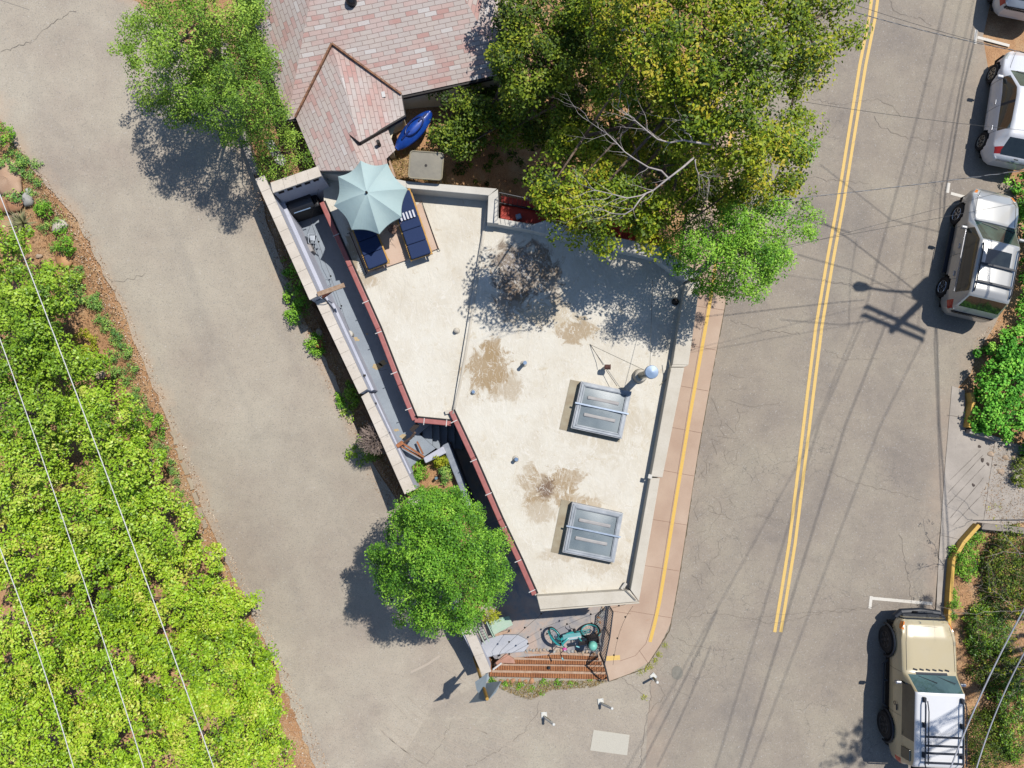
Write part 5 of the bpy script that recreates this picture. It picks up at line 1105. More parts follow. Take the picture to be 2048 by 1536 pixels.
def car(name, label, loc, head, p):
    t = thing(name, label, p['cat'], loc, head)
    I = lambda k, y: float(np.interp(y, p[k][0], p[k][1])); L = p['L']
    ys = sorted(set([round(v, 3) for v in list(np.linspace(-L/2, L/2, 84))+p['ws']+p['rg']+p['sg']+[-L/2+.04, -L/2+.1, L/2-.04, L/2-.1]+list(p.get('sr', []))]))
    NL = 9; prof = [(-.07, 0), (-.03, .08), (-.008, .2), (0, .34), (0, .5), (-.004, .64), (-.012, .78), (-.026, .9), (-.05, 1.0)]
    secs = []
    for y in ys:
        hw, zl, zb, wt, zt, cr = (I(k, y) for k in ('hw', 'zl', 'zb', 'wt', 'zt', 'cr')); r = [(hw+dx, zl+f*(zb-zl)) for dx, f in prof]; b = r[-1]
        for k in (.07, .5, .93): r.append((b[0]+(wt-b[0])*k+ .02*math.sin(math.pi*k), b[1]+(zt-b[1])*k))
        r += [(wt, zt), (wt-.05, zt+min(.03, cr)), (wt*.62, zt+cr*.72), (wt*.32, zt+cr*.93), (0, zt+cr)]; secs.append(r)
    K = len(secs[0]); V = []
    for y, r in zip(ys, secs):
        V.append([Vector((-x, y, z)) for x, z in r]+[Vector((x, y, z)) for x, z in r[-2::-1]])
    W = 2*K-1; arch = p['arch']; wc = [(p['wf'], p['wr_']), (p['wb_'], p['wr_'])]
    def ins(v): return any((v.y-yc)**2+(v.z-zc)**2 < arch**2 for yc, zc in wc)
    parts = {}; side = lambda j: min(j, W-2-j)
    kill = set()
    for i in range(len(ys)-1):
        for j in range(W-1):
            c = (V[i][j]+V[i+1][j+1]+V[i+1][j]+V[i][j+1])/4
            if side(j) < NL-1 and ins(c): kill.add((i, j))
    for i in range(len(ys)):
        for j in range(W):
            jj = min(j, W-1-j)
            if jj < NL-1:
                v = V[i][j]
                if ins(v) and any((a, b) not in kill for a in (i-1, i) for b in (j-1, j) if 0 <= a < len(ys)-1 and 0 <= b < W-1):
                    for yc, zc in wc:
                        d = math.hypot(v.y-yc, v.z-zc)
                        if d < arch and d > .01: V[i][j] = Vector((v.x, yc+(v.y-yc)*arch/d, zc+(v.z-zc)*arch/d))
    def cls(i, j):
        y = (ys[i]+ys[i+1])/2; s_ = side(j); top = s_ >= K-4
        if p['sg'][0] < y < p['sg'][1] and NL <= s_ < NL+2:
            return 'pillar' if any(abs(y-q) < .05 for q in p.get('pil', [])) else 'side_window'
        if p['ws'][0] < y < p['ws'][1] and top: return 'windscreen'
        if p['rg'][0] < y < p['rg'][1] and top: return 'rear_window'
        if 'sr' in p and p['sr'][0] < y < p['sr'][1] and s_ >= K-3: return 'sunroof'
        for nm, y0, y1, s0, s1 in p['lamps']:
            if y0 < y < y1 and s0 <= s_ < s1: return nm
        if p.get('white_roof') and s_ >= NL+2 and y < p['ws'][0]: return 'roof'
        return 'body'
    for i in range(len(ys)-1):
        for j in range(W-1):
            if (i, j) in kill: continue
            cn = cls(i, j); cn += ('#L' if j < W//2 else '#R') if cn in ('side_window', 'tail_light', 'head_light', 'indicator', 'pillar', 'sill') else ''; m = parts.setdefault(cn, ({}, MB())); d, mb = m; f = []
            for a, b in ((i, j), (i+1, j), (i+1, j+1), (i, j+1)):
                if (a, b) not in d: d[(a, b)] = len(mb.v); mb.v.append(tuple(V[a][b]))
                f.append(d[(a, b)])
            mb.f.append(tuple(f[::-1]))
    bm = parts['body'][1]; b = len(bm.v); bm.v += [tuple(v) for v in V[0]]; bm.f.append(tuple(b+k for k in range(W-1, -1, -1))); b = len(bm.v); bm.v += [tuple(v) for v in V[-1]]; bm.f.append(tuple(b+k for k in range(W)))
    mats = {'body': p['paint'], 'pillar': TRIM, 'side_window': CGL, 'windscreen': CGG, 'rear_window': CGL, 'sunroof': CGL, 'roof': p.get('roofpaint'), 'tail_light': REDL, 'head_light': LENS, 'indicator': AMB, 'bumper': p.get('bumpmat', TRIM), 'bumper_step': TRIM, 'sill': TRIM, 'cowl': TRIM}
    for nm, (d, mb) in parts.items(): nm = nm.split('#')[0]; mb.build(nm, mats[nm], t, local=True, smooth=True)
    hw = p['hwm']; w0 = hw-.12
    m = MB(); m.box((0, 0, .42), (2*hw-.2, L-.5, .4)); m.build('underbody', UNDER, t, local=True)
    R, tw = p['R'], p['tw']
    for yc in (p['wf'], p['wb_']):
        for s_ in (-1, 1):
            xo = s_*p['wx']; wl = MB(); wl.lathe((xo, yc, R), [(R*.60, -.0), (R*.64, .005), (R*.93, .01), (R, -.03), (R, -tw+.03), (R*.93, -tw), (R*.5, -tw)], 36, Matrix.Rotation(s_*math.pi/2, 3, 'Y')); o = wl.build('wheel', TYR, t, local=True)
            o['label'] = 'wheel'; del o['label']
            m = MB(); c = Vector((xo+s_*.004, yc, R)); ar = Matrix.Rotation(s_*math.pi/2, 3, 'Y')
            m.ring(c, R*.6, .012, (1, 0, 0), 32, 6); ns = p['spokes']
            for k in range(ns):
                a = 2*math.pi*k/ns+.2; dv = Vector((0, math.cos(a), math.sin(a))); m.bar(c-Vector((s_*.02, 0, 0)), c+dv*R*.6-Vector((s_*.012, 0, 0)), .055 if ns < 8 else .035, .025, up=(1, 0, 0))
            m.cyl(c-Vector((s_*.02, 0, 0)), c+Vector((s_*.012, 0, 0)), R*.16, R*.14, 14); m.build('rim', p['rimmat'], o, local=True)
            MB().lathe(c-Vector((s_*.05, 0, 0)), [(.01, 0), (R*.6, .001), (R*.6, .002)], 24, ar).build('brake_disc', UNDER, o, local=True)
            m = MB(); m.tube([Vector((xo-s_*.05, yc+arch*math.cos(a), R+arch*math.sin(a))) for a in np.linspace(-.1, math.pi+.1, 20)], .03, 6, False) if False else None
            MB().lathe((s_*(w0-.2), yc, R), [(arch+.01, .17), (arch+.01, -.1), (.05, -.1)], 24, ar).build('wheel_well', UNDER, t, local=True)
    for s_ in (-1, 1):
        my = p['ws'][1]-.28; mz = I('zb', my)+.06; mx = I('hw', my); o = MB().box((s_*(mx+.09), my, mz), (.20, .10, .14)).build('mirror', p.get('mirmat', p['paint']), t, local=True, bevel=.035)
        MB().box((s_*(mx-.0), my, mz-.03), (.08, .05, .05)).build('mirror_arm', TRIM, o, local=True)
        for hy in p['handles']:
            MB().bar((s_*(I('hw', hy)+.012), hy-.09, I('zb', hy)-.13), (s_*(I('hw', hy)+.012), hy+.09, I('zb', hy)-.13), .035, .03).build('door_handle', p.get('hanmat', CHR), t, local=True, bevel=.01)
    wy = p['ws'][1]; mw = MB()
    for x0 in (-.45, .12): mw.bar((x0, wy-.03, I('zt', wy)+I('cr', wy)*.8+.03), (x0+.48, wy-.16, I('zt', wy-.16)+I('cr', wy-.16)*.85+.035), .022, .015)
    mw.build('wiper', TRIM, t, local=True)
    # shut lines
    m = MB()
    for y in p['shut']:
        for s_ in (-1, 1):
            pts = [Vector((s_*(I('hw', y)+dx+.0015), y, I('zl', y)+f*(I('zb', y)-I('zl', y)))) for dx, f in prof]; m.tube(pts[1:], .005, 4)
    yh = p['hood']; m.tube([Vector((x*(I('wt', yh)-.04), yh-.05*abs(x), I('zt', yh)+I('cr', yh)*(1-abs(x)**2)*.98+.004)) for x in np.linspace(-1, 1, 14)], .006, 4)
    for s_ in (-1, 1): m.tube([Vector((s_*(I('wt', y)-.05), y, I('zt', y)+min(.03, I('cr', y))+.002)) for y in np.linspace(p['ws'][1]+.1, yh, 12)], .006, 4)
    m.build('shut_lines', TRIM, t, local=True)
    return t, I
def place(hf, hr, z, wx, wf, wb_):
    a = P(*hf, z); b = P(*hr, z); d = (a-b); d.z = 0; d.normalize(); head = math.atan2(d.y, d.x)-math.pi/2
    # hubs given are of the left side
    right = Vector((d.y, -d.x, 0)); mid = (a+b)/2; o = mid+right*wx-d*((wf+wb_)/2); o.z = G(o); return Vector((o.x, o.y, 0.018)), head
# tan SUV with white roof
FW = 2.69; wf, wb_ = 1.38, -1.31
loc, hd = place((1770, 1277), (1767, 1449), .42, .97, wf, wb_)
pF = dict(cat='car', L=4.44, hwm=.93, paint=paint('tan_paint', S(206, 190, 150)), roofpaint=paint('white_roof_paint', S(250, 250, 250, .95)), white_roof=True, R=.42, tw=.29, wx=.975, wf=wf, wb_=wb_, wr_=.44, arch=.50, spokes=6, rimmat=plain('dark_rim', S(74, 72, 70), rough=.5, sp=0),
    hw=([-2.22, -2.14, -1.95, 1.6, 2.0, 2.16, 2.22], [.80, .87, .92, .92, .84, .76, .70]), zl=([-2.22, -1.8, 1.8, 2.22], [.62, .5, .5, .62]), zb=([-2.22, -1.9, .55, 1.9, 2.14, 2.22], [1.1, 1.2, 1.2, 1.12, 1.02, .92]),
    wt=([-2.22, -2.1, -1.9, .20, .62, .70, 1.6, 2.05, 2.22], [.72, .73, .76, .75, .80, .81, .80, .72, .62]), zt=([-2.22, -2.17, -2.04, -1.85, .20, .62, .70, 1.7, 2.08, 2.22], [1.12, 1.2, 1.70, 1.79, 1.79, 1.29, 1.26, 1.17, 1.06, .9]), cr=([-2.22, -2.05, -1.9, .3, .7, 2.22], [.01, .04, .06, .05, .05, .03]),
    ws=[.22, .60], rg=[-2.14, -2.06], sg=[-1.28, .36], pil=[], lamps=[('tail_light', -2.22, -2.0, 5, 9), ('indicator', 1.90, 2.14, 6, 11), ('cowl', .60, .68, 14, 20), ('bumper', 2.19, 2.3, 0, 30)], handles=[-.52], shut=[.62, -.72], hood=2.02, mirmat=CHR, hanmat=TRIM)
fj, I_ = car('parked_suv', 'boxy tan four-wheel drive with a white roof, black roof rack and big off-road tyres', loc, hd, pF)
fj['category'] = 'car'
m = MB()
for x in (-.56, .60):
    m.tube([(x, .05, 1.9), (x, -.1, 1.98), (x, -1.85, 1.98), (x*.9, -1.98, 1.95)], .02, 6); m.tube([(x+.1, .0, 1.9), (x+.12, -.3, 1.94), (x+.12, -1.85, 1.94)], .016, 6)
    for y in (.03, -.72, -1.6, ): m.box((x+.02, y, 1.86), (.07, .14, .12))
for y in (-1.02, -1.28, -1.5, -1.78): m.bar((-.56, y, 1.98), (.6, y, 1.98), .055, .03)
m.tube([(-.5, -1.98, 1.95), (.54, -1.98, 1.95)], .02, 6); m.build('roof_rack', TRIM, fj, local=True)
m = MB(); m.tube([(-.78, 2.16, .62), (-.62, 2.34, .66), (0, 2.40, .66), (.62, 2.34, .66), (.78, 2.16, .62)], .1, 8); m.tube([(-.3, 2.36, .7), (-.24, 2.42, .95), (.24, 2.42, .95), (.3, 2.36, .7)], .03, 6); m.box((0, 2.28, .68), (1.2, .16, .12)); m.build('bull_bar', TRIM, fj, local=True, bevel=.01)
for s_ in (-1, 1): 
    m = MB(); m.tube([(s_*.9, .75, .48), (s_*1.02, .62, .44), (s_*1.02, -.62, .44), (s_*.9, -.75, .48)], .03, 6); m.tube([(s_*.9, .1, .48), (s_*1.02, .1, .44)], .025, 6); m.build('side_step', TRIM, fj, local=True)
    MB().tube([Vector((s_*.955, wf+.51*math.cos(a), .44+.51*math.sin(a))) for a in np.linspace(-.2, math.pi+.2, 18)], .035, 6).build('wheel_flare', TRIM, fj, local=True); MB().tube([Vector((s_*.955, wb_+.51*math.cos(a), .44+.51*math.sin(a))) for a in np.linspace(-.2, math.pi+.2, 18)], .035, 6).build('wheel_flare', TRIM, fj, local=True)
MB().lathe((.05, -2.40, .95), [(.1, .02), (.36, .0), (.38, -.04), (.38, -.16), (.34, -.2), (.1, -.2)], 26, Matrix.Rotation(-math.pi/2, 3, 'X')).build('spare_wheel', TYR, fj, local=True)
m = MB()
for k in range(6): m.box((-.56+.2*k+.06, .74, I_('zt', .74)+.055), (.13, .05, .01), -.25)
m.build('hood_vent', TRIM, fj, local=True, bevel=.004)
m = MB(); m.ring((-.945, -.42, .98), .055, .008, (1, 0, 0), 16, 5); m.build('door_badge', TRIM, fj, local=True)
MB().box((-.86, -1.75, 1.47), (.03, .34, .36), 0, Matrix.Rotation(math.radians(12), 3, 'Y')).build('quarter_window', CGL, fj, local=True, bevel=.03)
# silver SUV
wf, wb_ = 1.28, -1.26; loc, hd = place((1914, 426), (1884, 577), .34, .83, wf, wb_)
SIL = paint('silver_paint', S(198, 197, 192), .35, .3)
pS = dict(cat='car', L=4.34, hwm=.86, paint=SIL, R=.35, tw=.22, wx=.855, wf=wf, wb_=wb_, wr_=.36, arch=.41, spokes=6, rimmat=CHR,
    hw=([-2.17, -2.05, -1.8, 1.4, 1.85, 2.08, 2.17], [.66, .80, .87, .87, .80, .66, .50]), zl=([-2.17, -1.8, 1.8, 2.17], [.42, .34, .34, .42]), zb=([-2.17, -1.8, .6, 1.7, 2.05, 2.17], [.92, 1.04, 1.02, .94, .80, .66]),
    wt=([-2.17, -2.0, -1.72, .12, .86, .95, 1.7, 2.05, 2.17], [.62, .70, .66, .64, .72, .74, .70, .54, .40]), zt=([-2.17, -2.1, -2.02, -1.70, -1.5, .12, .86, .95, 1.7, 2.02, 2.17], [.80, .92, 1.06, 1.54, 1.60, 1.60, 1.09, 1.05, .97, .82, .64]), cr=([-2.17, -2.0, -1.6, .2, .9, 2.17], [.01, .02, .05, .05, .06, .03]),
    ws=[.15, .86], rg=[-2.0, -1.73], sg=[-1.58, .60], pil=[], sr=(-.62, -.14), lamps=[('tail_light', -2.08, -1.82, 5, 9), ('indicator', 1.93, 2.05, 8, 11), ('head_light', 1.86, 2.1, 7, 13), ('cowl', .86, .94, 13, 30), ('bumper_step', -2.17, -2.10, 6, 30)], handles=[.02, -.92], shut=[.75, -.25, -1.1], hood=1.98)
sv, I_ = car('parked_suv', 'silver sport utility vehicle with a sunroof and dark roof rails, partly under the ivy bank', loc, hd, pS)
m = MB()
for x in (-.58, .58):
    m.tube([(x, .0, 1.66), (x, -.12, 1.70), (x, -1.45, 1.70), (x, -1.6, 1.64)], .022, 6)
for y in (-.68, -1.26): m.bar((-.58, y, 1.71), (.58, y, 1.71), .07, .025)
m.build('roof_rack', TRIM, sv, local=True, bevel=.006)
for s_ in (-1, 1): MB().bar((s_*.90, .78, .36), (s_*.90, -.78, .36), .14, .05).build('running_board', TRIM, sv, local=True, bevel=.015)
for s_ in (-1, 1): MB().bar((s_*.848, .55, 1.035), (s_*.848, -1.55, 1.045), .02, .022).build('belt_trim', CHR, sv, local=True)
m = MB()
for k in range(9): m.box((0, -.66-.0, 1.655), (.004, .01, .004))
# white hatchback
wf, wb_ = 1.22, -1.20; loc, hd = place((1984, 147), (1962, 284), .31, .80, wf, wb_)
WHP = paint('white_paint_car', S(246, 247, 250, .95))
pW = dict(cat='car', L=3.98, hwm=.83, paint=WHP, R=.315, tw=.2, wx=.815, wf=wf, wb_=wb_, wr_=.325, arch=.365, spokes=7, rimmat=plain('pale_rim', S(196, 186, 168), rough=.3, metal=.5, sp=0),
    hw=([-1.99, -1.88, -1.6, 1.1, 1.6, 1.88, 1.99], [.58, .74, .83, .84, .76, .58, .40]), zl=([-1.99, -1.6, 1.6, 1.99], [.38, .28, .28, .36]), zb=([-1.99, -1.7, .2, 1.3, 1.8, 1.99], [.84, .99, .94, .84, .70, .56]),
    wt=([-1.99, -1.75, -1.4, -.2, .25, 1.05, 1.2, 1.7, 1.99], [.52, .62, .56, .56, .57, .68, .66, .50, .30]), zt=([-1.99, -1.9, -1.72, -1.34, -.8, .0, .25, 1.05, 1.2, 1.7, 1.99], [.76, .92, 1.06, 1.34, 1.42, 1.46, 1.43, .94, .89, .76, .52]), cr=([-1.99, -1.7, -1.2, .2, 1.0, 1.99], [.01, .03, .05, .05, .08, .04]),
    ws=[.28, 1.03], rg=[-1.86, -1.40], sg=[-1.12, .80], pil=[-.2], lamps=[('tail_light', -1.84, -1.66, 8, 13), ('head_light', 1.5, 1.8, 6, 10)], handles=[-.05, -.95], shut=[.75, -.22, -1.1], hood=1.86)
car('parked_hatchback', 'white hatchback with dark rear glass, second vehicle from the top of the right edge', loc, hd, pW)
m = MB(); wc_ = D.objects['parked_hatchback']; m.box((.08, -1.975, .80), (.34, .03, .1), 0, Matrix.Rotation(.5, 3, 'X')); m.build('number_plate', plain('plate_green', S(96, 120, 110), sp=0), wc_, local=True, bevel=.008)
MB().box((.05, -1.93, .94), (.12, .03, .03), 0, Matrix.Rotation(.5, 3, 'X')).build('badge', TRIM, wc_, local=True)
d = Vector((-math.sin(hd), math.cos(hd), 0)); right = Vector((d.y, -d.x, 0)); l2 = P(2010, 22, .5); l2 = Vector((l2.x, l2.y, .02))+right*.42+d*2.0
p4 = dict(pS); p4['paint'] = paint('pale_silver_paint', S(226, 228, 232), .1, .3)
car('parked_suv', 'pale vehicle cut off by the top right corner, only its rear corner showing', l2, hd, p4)
# ================================================================== VEGETATION
def leafmat(name, cols, trans=.3, rough=.55, spec=.22, kb=1.45):
    t = NT(name, rough, 0, spec); a = t.n('Attribute', None, attribute_name='tint', attribute_type='GEOMETRY')
    c = t.ramp(a.outputs['Fac'], [(i/(len(cols)-1), tuple(x*kb for x in c[:3])) for i, c in enumerate(cols)]); t.col(c)
    tr = t.n('BsdfTranslucent', {'Color': t.mix(.5, c, S(160, 200, 40))}); mx = t.n('MixShader', {0: trans, 1: t.b.outputs[0], 2: tr.outputs[0]})
    t.t.links.new(mx.outputs[0], t.t.nodes['Material Output'].inputs[0]); return t.m
def leaves(C, Nn, size, tint, asp=.55):
    """C centres (n,3), Nn normals (n,3), size (n,), tint (n,) -> arrays for one mesh of diamond leaves, folded on the midrib"""
    n = len(C); r = RNG.normal(size=(n, 3)); u = np.cross(Nn, r); u /= np.linalg.norm(u, axis=1)[:, None]+1e-9; v = np.cross(Nn, u)
    s = size[:, None]; w = s*asp*.5; lift = Nn*s*.10
    V = np.stack([C-u*s*.5, C+v*w-u*s*.05+lift, C+u*s*.5, C-v*w-u*s*.05+lift], 1).reshape(-1, 3); return V, n
def leafobj(name, mat, C, Nn, size, tint, parent=None, asp=.55):
    V, n = leaves(C, Nn, size, tint, asp); o = ORG.get(parent.name, Vector()) if parent else Vector()
    V = V-np.array(o); me = D.meshes.new(name); me.vertices.add(4*n); me.vertices.foreach_set('co', V.astype(np.float32).ravel())
    me.loops.add(4*n); me.loops.foreach_set('vertex_index', np.arange(4*n, dtype=np.int32)); me.polygons.add(n); me.polygons.foreach_set('loop_start', np.arange(0, 4*n, 4, dtype=np.int32))
    me.polygons.foreach_set('loop_total', np.full(n, 4, np.int32)); me.update(); at = me.attributes.new('tint', 'FLOAT', 'FACE'); at.data.foreach_set('value', np.clip(tint, 0, 1).astype(np.float32))
    me.materials.append(mat); ob = D.objects.new(name, me); COL.objects.link(ob)
    if parent: ob.parent = parent; ORG[ob.name] = o
    return ob
def rag(poly, amp=9, step=14):
    rr_ = random.Random(int(poly[0][0]*3+len(poly))); q = dens(list(poly)+[poly[0]], step)[:-1]; k = 0; out = []; a = 0
    for p in q: a = .35*a+rr_.uniform(-amp, amp); out.append((p[0]+a, p[1]+rr_.uniform(-amp, amp)*.8))
    return out
def clumps_in(poly, n, zlo, zhi, dome=60., lower=.25, ground=True):
    """picture outline -> clump centres in the crown: mostly its upper shell, some inside"""
    P2 = np.array(poly, float); lo, hi = P2.min(0), P2.max(0); out = []
    A, B = P2, np.roll(P2, -1, 0)
    while len(out) < n:
        q = RNG.uniform(lo, hi)
        if not inpoly(q[:1], q[1:], poly)[0]: continue
        ab = B-A; tt = np.clip(((q-A)*ab).sum(1)/(ab**2).sum(1), 0, 1); d = np.linalg.norm(A+ab*tt[:, None]-q, axis=1).min()
        h = math.sqrt(min(1, d/dome)); top = zlo+(zhi-zlo)*h; dz = 0
        dz = -RNG.exponential(.18)*(zhi-zlo) if RNG.random() > lower else -RNG.uniform(.2, .95)*(top-zlo+.3)
        nz = .12*(zhi-zlo)*math.sin(q[0]*.045+1)*math.cos(q[1]*.05)
        z = top+dz+nz; base = 0.0
        p = P(q[0], q[1], z)
        if ground: p = P(q[0], q[1], z+G(p)); p = P(q[0], q[1], z+G(p))
        out.append((p.x, p.y, p.z, d))
    return np.array(out)
def crown(mat, K, per, cr, leaf, parent, name='crown', flat=.6, up=.9, tvar=.22, tb=.5, asp=.55):
    n = len(K)*per; ctr = np.repeat(K[:, :3], per, 0); d = RNG.normal(size=(n, 3)); d /= np.linalg.norm(d, axis=1)[:, None]; rad = RNG.uniform(.25, 1, n)**.6
    crr = np.repeat(cr*RNG.uniform(.6, 1.35, len(K)), per); C = ctr+d*rad[:, None]*crr[:, None]*np.array([1, 1, flat])
    N_ = d*.7+RNG.normal(size=(n, 3))*.55+np.array([0.15, 0.15, up]); N_ /= np.linalg.norm(N_, axis=1)[:, None]
    ct = np.repeat(RNG.normal(tb, tvar, len(K)), per); tint = ct+RNG.normal(0, .16, n)
    return leafobj(name, mat, C, N_, leaf*RNG.uniform(.6, 1.25, n), tint, parent, asp)
BARK = plain('bark', S(150, 128, 108), S(104, 86, 72), scale=14, rough=.95, bump=.4); BARK2 = plain('pale_bark', S(196, 184, 172), S(150, 138, 128), scale=14, rough=.9)
def trunk(parent, base, K, nl, r0, mat=BARK, name='trunk'):
    m = MB(); mid = K[:, :3].mean(0); b = Vector(base); fork = Vector((b.x+(mid[0]-b.x)*.3, b.y+(mid[1]-b.y)*.3, b.z+(mid[2]-b.z)*.38)); m.tube([b-Vector((0, 0, .2)), b.lerp(fork, .5)+Vector((.05, -.03, 0)), fork], [r0*1.25, r0, r0*.85], 9)
    idx = RNG.choice(len(K), min(nl, len(K)), replace=False)
    for i in idx:
        e = Vector(K[i, :3]); q = [fork]; L = (e-fork).length
        for k in (1, 2, 3, 4): f = k/4; q.append(fork.lerp(e, f)+Vector((random.uniform(-1, 1), random.uniform(-1, 1), .8*math.sin(math.pi*f)))*L*.07*(1 if k < 4 else 0))
        rr = r0*random.uniform(.35, .6); m.tube(q, [rr, rr*.7, rr*.45, rr*.28, rr*.1], 6)
        for _ in range(2):
            j = RNG.integers(len(K)); e2 = Vector(K[j, :3]); s_ = q[random.choice((2, 3))]
            if (e2-s_).length < L*.8: m.tube([s_, s_.lerp(e2, .5)+Vector((0, 0, .1)), e2], [rr*.3, rr*.2, rr*.06], 5)
    return m.build(name, mat, parent, smooth=True)
def tree(name, label, cat, polys, base, mat, per, cr, leaf, r0=.14, nl=14, group=None, bark=BARK, **k):
    """polys: list of (outline, clumps, zlo, zhi, dome)"""
    lw = k.pop('lower', .25); K = np.concatenate([clumps_in(rag(pl, 13 if dm > 35 else 5), n, zl, zh, dm, lw) for pl, n, zl, zh, dm in polys]); b = PG(*base); t = thing(name, label, cat, b, group=group)
    trunk(t, b, K, nl, r0, bark); crown(mat, K, per, cr, leaf, t, **k); return t, K
def ell(u, v, a, b=None, rot=0, n=16, j=.12, rnd=random):
    b = b or a; o = []
    for k in range(n):
        q = 2*math.pi*k/n; f = 1+rnd.uniform(-j, j); x, y = a*f*math.cos(q), b*f*math.sin(q); o.append((u+x*math.cos(rot)-y*math.sin(rot), v+x*math.sin(rot)+y*math.cos(rot)))
    return o
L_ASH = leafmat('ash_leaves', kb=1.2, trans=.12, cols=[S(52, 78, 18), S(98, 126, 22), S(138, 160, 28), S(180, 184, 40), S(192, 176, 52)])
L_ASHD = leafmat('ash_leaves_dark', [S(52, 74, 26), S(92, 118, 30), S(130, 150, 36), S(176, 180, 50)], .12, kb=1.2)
L_GRN = leafmat('maple_leaves', [S(58, 104, 28), S(96, 150, 38), S(132, 184, 52), S(168, 212, 76)], .18, kb=1.4)
L_ELM = leafmat('elm_leaves', [S(66, 98, 32), S(108, 146, 48), S(142, 178, 58), S(176, 204, 84)], .2, kb=1.4)
L_OAK = leafmat('oak_leaves', [S(80, 114, 28), S(130, 170, 34), S(164, 204, 42), S(190, 218, 62), S(206, 206, 90)], .14, .45, .3, kb=1.25)
L_OAKM = leafmat('oak_leaves_mid', [S(76, 112, 28), S(124, 164, 36), S(158, 200, 46), S(186, 216, 68), S(198, 206, 86)], .14, .45, .3, kb=1.25)
L_OAKD = leafmat('oak_leaves_deep', [S(70, 108, 30), S(118, 158, 38), S(156, 194, 50), S(188, 214, 76)], .14, .45, .3, kb=1.25)
L_BLU = leafmat('bluegreen_leaves', [S(70, 112, 62), S(102, 146, 72), S(136, 176, 80), S(172, 196, 90)], .2, kb=1.7)
L_IVY = leafmat('ivy_leaves', [S(50, 106, 34), S(84, 150, 48), S(116, 184, 62), S(164, 212, 84)], .2, .6, .15, kb=1.7)
L_YEL = leafmat('yellow_leaves', [S(120, 140, 30), S(176, 184, 46), S(206, 200, 60)], .3)
# --- big trees over the house and the road
tree('ash_tree', 'huge yellow-green tree over the top of the road, with bare grey dead limbs', 'tree', [
    ([(1180, -80), (1480, -100), (1740, -80), (1722, -5), (1700, 20), (1640, 60), (1690, 62), (1735, 62), (1700, 90), (1660, 120), (1690, 128), (1700, 140), (1640, 150), (1600, 210), (1625, 250), (1612, 320), (1590, 380), (1540, 400), (1470, 395), (1400, 340), (1330, 330), (1290, 250), (1230, 240), (1190, 190), (1200, 90), (1150, 40)], 520, 6.0, 9.5, 110),
    ([(1058, 350), (1112, 322), (1180, 345), (1240, 330), (1300, 345), (1345, 380), (1340, 430), (1322, 470), (1290, 488), (1262, 460), (1235, 452), (1222, 500), (1195, 508), (1180, 470), (1140, 470), (1118, 480), (1098, 462), (1100, 430), (1070, 400)], 84, 6.0, 7.6, 50),
    ([(1330, 320), (1400, 340), (1480, 395), (1470, 420), (1400, 430), (1350, 420)], 56, 3.4, 6.0, 40),
    ([(1120, 250), (1230, 235), (1300, 260), (1330, 330), (1260, 330), (1180, 320), (1110, 310)], 120, 3.5, 6.0, 40),
    ([(1262, 425), (1330, 405), (1345, 450), (1330, 492), (1290, 490)], 12, 6.0, 7.0, 30)],
    (1330, 235), L_ASH, 104, .37, .10, .3, 26, tb=.45, tvar=.24, lower=.2)
tree('ash_tree', 'dark green tree beside the shingled house, shading the yard', 'tree', [
    ([(985, -70), (1240, -80), (1262, 60), (1240, 150), (1190, 235), (1120, 255), (1050, 215), (1000, 175), (968, 130), (990, 60)], 340, 3.2, 5.6, 80),
    ([(870, 178), (905, 162), (940, 172), (1010, 170), (1080, 220), (1120, 250), (1090, 290), (1010, 300), (985, 270), (940, 290), (900, 312), (862, 292), (858, 262), (895, 240), (905, 210)], 150, .9, 2.6, 50)],
    (1150, 190), L_ASHD, 88, .32, .10, .28, 20, tb=.42, tvar=.2)
tree('maple_tree', 'fresh green tree at the pavement corner, overhanging the roof parapet', 'tree', [
    ([(1322, 500), (1350, 450), (1400, 425), (1440, 400), (1500, 385), (1560, 398), (1600, 412), (1632, 440), (1615, 462), (1580, 478), (1575, 520), (1560, 560), (1535, 575), (1520, 600), (1490, 605), (1450, 585), (1415, 595), (1385, 575), (1372, 560), (1345, 545)], 210, 4.8, 7.2, 60),
    ([(1585, 240), (1615, 270), (1645, 290), (1610, 330), (1590, 330)], 10, 3.5, 4.5, 30)],
    (1440, 500), L_GRN, 110, .27, .066, .12, 18, tb=.62, lower=.1)
tree('elm_tree', 'bright green fine-leaved tree at the top left, casting its shadow on the lane', 'tree', [
    ([(235, 75), (262, 40), (300, -20), (330, -70), (500, -80), (512, 20), (490, 70), (440, 110), (405, 160), (350, 190), (300, 218), (278, 200), (262, 185), (275, 140), (240, 110)], 200, 2.4, 4.4, 70)],
    (440, 80), L_ELM, 110, .30, .065, .11, 16, tb=.58)
tree('elm_tree', 'looser grey-green tree below the top left one, between the lane and the house', 'tree', [
    ([(300, 200), (360, 170), (420, 120), (480, 50), (522, 75), (548, 130), (545, 180), (568, 230), (535, 262), (500, 290), (455, 285), (420, 262), (380, 250), (330, 235)], 200, 1.8, 4.4, 70)],
    (510, 170), L_ELM, 105, .28, .062, .09, 16, tb=.36, tvar=.24)
tree('elm_tree', 'narrow dark bush put in as shade between the top left trees and the house gutter', 'tree', [([(470, -60), (496, -40), (520, 60), (548, 130), (525, 150), (505, 70)], 45, 1.2, 2.8, 40)], (525, 40), L_ELM, 70, .28, .06, .06, 8, tb=.22)  # dark-tinted leaves fill what is only a shaded gap between the crowns
tree('elm_sapling', 'light green sapling above the end wall of the side deck', 'tree', [([(500, 285), (560, 255), (600, 262), (628, 300), (612, 330), (570, 352), (530, 355), (512, 330)], 60, .8, 1.9, 40)], (560, 310), L_ELM, 60, .24, .055, .05, 8, tb=.55)
